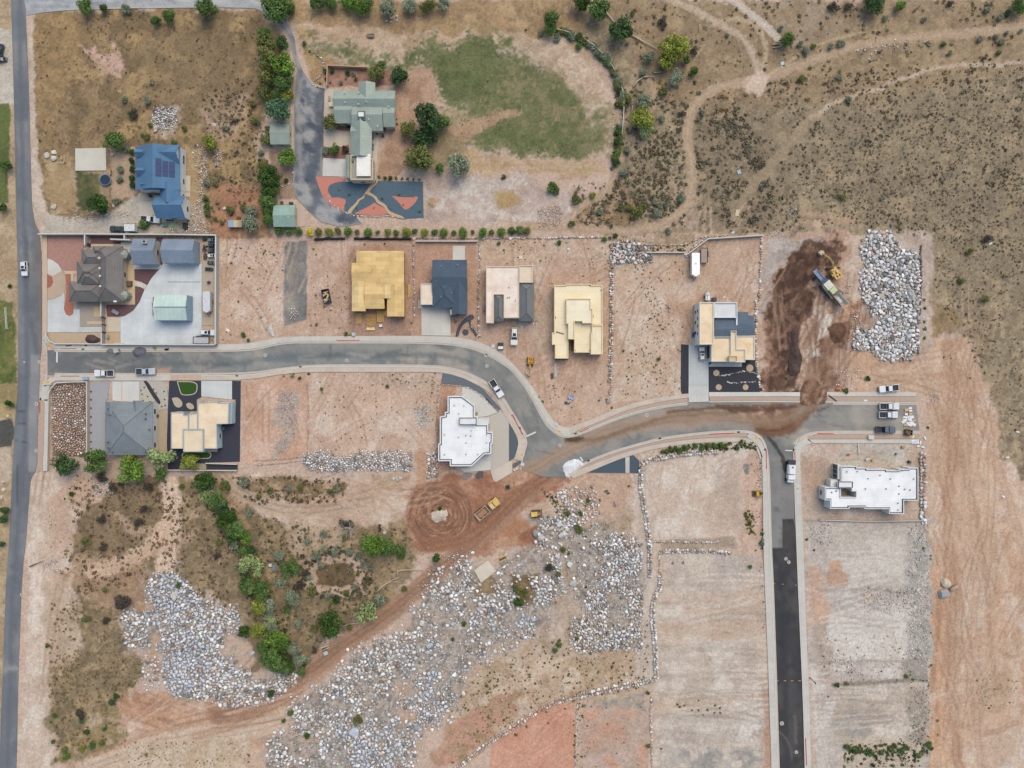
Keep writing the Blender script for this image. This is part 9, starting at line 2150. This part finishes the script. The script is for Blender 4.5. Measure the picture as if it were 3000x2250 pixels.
 for i,(x,y)in enumerate(((1250,-5),(1220,20),(1330,10),(1355,45),(1230,55),(1280,75),(1420,30),(1425,100),(1430,150),(1400,160),(1240,110),(1300,120))):
  q=w1('20',x,y+30);mb=MB();mb.cyl(q[0],q[1],0,.12,.3,7,.2);AUTOX.append((tag(mb.build('garden_plant',mat((52,70,50),.9,.2,6.)),None,'plant','small plants in the pale gravel front bed'),'small dark plant in the pale gravel bed beside the driveway of the hipped house'))
 for i,y in enumerate((62,132,205,280,350,418,495,555)):
  q=w1('20',785,y,.3);mb=MB();mb.cyl(q[0],q[1],0,.15,.35,7,.22);AUTOX.append((tag(mb.build('garden_plant',mat((40,62,58),.9,.2,6.)),None,'plant','row of plants along the thin wall'),'%s small plant from the top in the row along the thin wall'%('first','second','third','fourth','fifth','sixth','seventh','eighth')[i]))
MARKS=[('F',340,365,'the blue-roofed house'),('F',200,345,'the pale concrete pad'),('F',790,260,'the green-roofed house'),('F',605,290,'the upper green shed'),('F',620,465,'the lower green shed'),('F',220,590,'the hipped estate house'),('F',815,610,'the yellow-decked house'),('F',960,610,'the dark-blue roofed house'),('F',1100,635,'the cream shingled house'),('F',1250,690,'the cream stepped house'),('F',1570,715,'the modern cream house'),('F',1790,610,'the rock crusher'),('F',1930,640,'the rock field'),('F',1005,930,'the white house at the bend'),('F',1880,1060,'the white building'),('F',280,925,'the grey hipped house'),('F',430,920,'the cream house in black gravel'),('F',150,900,'the crushed rock lot'),('F',950,1110,'the red turning circle'),('F',725,1240,'the dry pond'),('F',410,1380,'the left rock heap'),('F',1070,1235,'the pale slab'),('F',850,1550,'the big boulder field'),('F',1280,1190,'the boulders below the gravel lot'),('F',1510,1080,'the graded dead-end lot'),('F',1700,1350,'the dark branch street'),('F',1150,1600,'the red pad'),('F',1320,1590,'the pale lower lot'),('F',1530,1540,'the striped lots'),('F',1880,1380,'the pale right-hand lots'),('F',1890,1560,'the lower right-hand lot'),('F',2060,1290,'the three lone boulders'),('F',1100,220,'the green meadow'),('F',1345,200,'the curved rail fence'),('F',1440,120,'the yellow-green thicket'),('F',1640,175,'the trail junction'),('F',1495,340,'the trail bend'),('F',1900,190,'the narrow footpath'),('F',1950,85,'the top right trail'),('F',2100,400,'the right-hand scrub'),('F',300,150,'the dry field'),('F',350,260,'the rubble patch'),('F',805,430,'the slate gravel garden'),('F',40,1200,'the left road'),('F',520,440,'the orange dirt yard'),('F',1080,430,'the pale hardpan'),('F',545,620,'the bare lot by the estate'),('F',590,900,'the orange bare lot'),('F',800,900,'the pale bare lot'),('F',1390,700,'the weedy bare lot'),('F',1450,915,'the muddy curve'),('F',700,30,'the top hedge'),('F',660,150,'the curving gravel driveway'),('F',1340,470,'the olive scrub thicket'),('F',200,1570,'the lower left tracks'),('F',470,1580,'the pale lower left lot'),('F',2080,560,'the lower right scrub'),('F',600,1060,'the brown weed bank'),('F',1530,990,'the weedy strip by the curve')]
def near_phrase(x,y):
 best=None
 for t,a,b,ph in MARKS:
  q=w1(t,a,b);d=math.hypot(q[0]-x,q[1]-y)
  if best is None or d<best[0]:best=(d,x-q[0],y-q[1],ph)
 d,dx,dy,ph=best
 if d<5:return 'at '+ph
 s=[]
 if dy>abs(dx)*.42:s.append('above')
 elif dy<-abs(dx)*.42:s.append('below')
 if dx>abs(dy)*.42:s.append('right of')
 elif dx<-abs(dy)*.42:s.append('left of')
 t=' and '.join(s)
 if t in('above','below'):t={'above':'straight above','below':'straight below'}[t]
 return('close ' if d<11 else '')+t+' '+ph
ORD=['leftmost','second from left','third from left','fourth from left','fifth from left','sixth from left','seventh from left','eighth from left']
def label_all():
 groups={}
 ext={}
 for(o,cat,tone,size,noun,desc)in AUTO:
  if desc and not desc.startswith('L'):
   e=ext.setdefault(desc,[1e9,-1e9,1e9,-1e9]);x,y=o.location.x,o.location.y
   e[0]=min(e[0],x);e[1]=max(e[1],x);e[2]=min(e[2],y);e[3]=max(e[3],y)
 for(o,cat,tone,size,noun,desc)in AUTO:
  x,y=o.location.x,o.location.y
  if desc and not desc.startswith('L'):
   e=ext[desc];u=(x-e[0])/max(1,e[1]-e[0]);v=(y-e[2])/max(1,e[3]-e[2])
   l='%s %s %s in the %s %s of the %s'%(size,tone,noun,'lower' if v<.2 else 'mid-lower' if v<.4 else 'middle' if v<.6 else 'mid-upper' if v<.8 else 'upper','left' if u<.33 else 'centre' if u<.67 else 'right',desc)
  else:
   l='%s %s %s %s'%(size,tone,noun,near_phrase(x,y))
  groups.setdefault(l,[]).append((o,cat,noun))
 GN={'boulder':'boulders','dead tree':'trees','tree':'trees','shrub':'shrubs'}
 for l,os_ in groups.items():
  os_.sort(key=lambda q:q[0].location.x)
  for i,(o,cat,noun)in enumerate(os_):
   ll=l
   if 1<len(os_)<=8:ll=l+', '+(ORD[i]if i<len(os_)-1 or len(os_)>8 else 'rightmost')
   if len(ll.split())>16:ll=ll.replace('close ','').replace(' of the ',' of ',1)
   o['label']=ll;o['category']=cat;o['group']=GN[noun]
 g2={}
 for o,l in AUTOX:g2 .setdefault(l,[]).append(o)
 for l,os_ in g2 .items():
  os_.sort(key=lambda q:q.name if q.type!='MESH' else sum(v.co.x for v in q.data.vertices)/len(q.data.vertices))
  for i,o in enumerate(os_):o['label']=l if len(os_)==1 or len(os_)>8 else l+', '+(ORD[i]if i<len(os_)-1 else 'rightmost')
AUTO=[];AUTOX=[]
def sky_sun_camera():
 w=bpy.data.worlds.new('World');SC.world=w;w.use_nodes=True
 nt=w.node_tree;bg=nt.nodes['Background'];sk=nt.nodes.new('ShaderNodeTexSky');sk.sky_type='NISHITA';sk.sun_disc=False
 el,az=math.radians(58),math.radians(28)
 sk.sun_elevation=el;sk.sun_rotation=az;sk.altitude=900;sk.air_density=1.0;sk.dust_density=4.0;sk.ozone_density=.6
 nt.links.new(sk.outputs['Color'],bg.inputs['Color']);bg.inputs['Strength'].default_value=SKY
 l=bpy.data.lights.new('sun','SUN');l.energy=SUN;l.angle=math.radians(50);l.color=SUNC
 o=bpy.data.objects.new('sun',l);COL.objects.link(o)
 d=Vector((math.sin(az)*math.cos(el),math.cos(az)*math.cos(el),math.sin(el)))
 o.rotation_euler=d.to_track_quat('Z','Y').to_euler()
 cam=bpy.data.cameras.new('camera');co=bpy.data.objects.new('camera',cam);COL.objects.link(co)
 cam.sensor_fit='HORIZONTAL';cam.angle=2*math.atan(150.0/H);cam.clip_start=1;cam.clip_end=5000
 co.location=(0,0,H);co.rotation_euler=(0,0,0);SC.camera=co
 vs=SC.view_settings;vs.view_transform='Standard';vs.look='None';vs.gamma=1;vs.exposure=EXPOSURE
 SC.cycles.max_bounces=5;SC.cycles.diffuse_bounces=3;SC.cycles.caustics_reflective=False;SC.cycles.caustics_refractive=False
SKY=.15;SUN=1.2;SUNC=(1.0,.9,.76);EXPOSURE=0.82
import time
def run():
 t=time.time()
 for f in(build_roads,build_ground,build_rocks,build_veg,build_houses,build_walls,build_vehicles,build_machines,build_small,label_all,sky_sun_camera):
  f();print('%-18s %.1f s  %d objects'%(f.__name__,time.time()-t,len(COL.objects)),flush=True)
run()
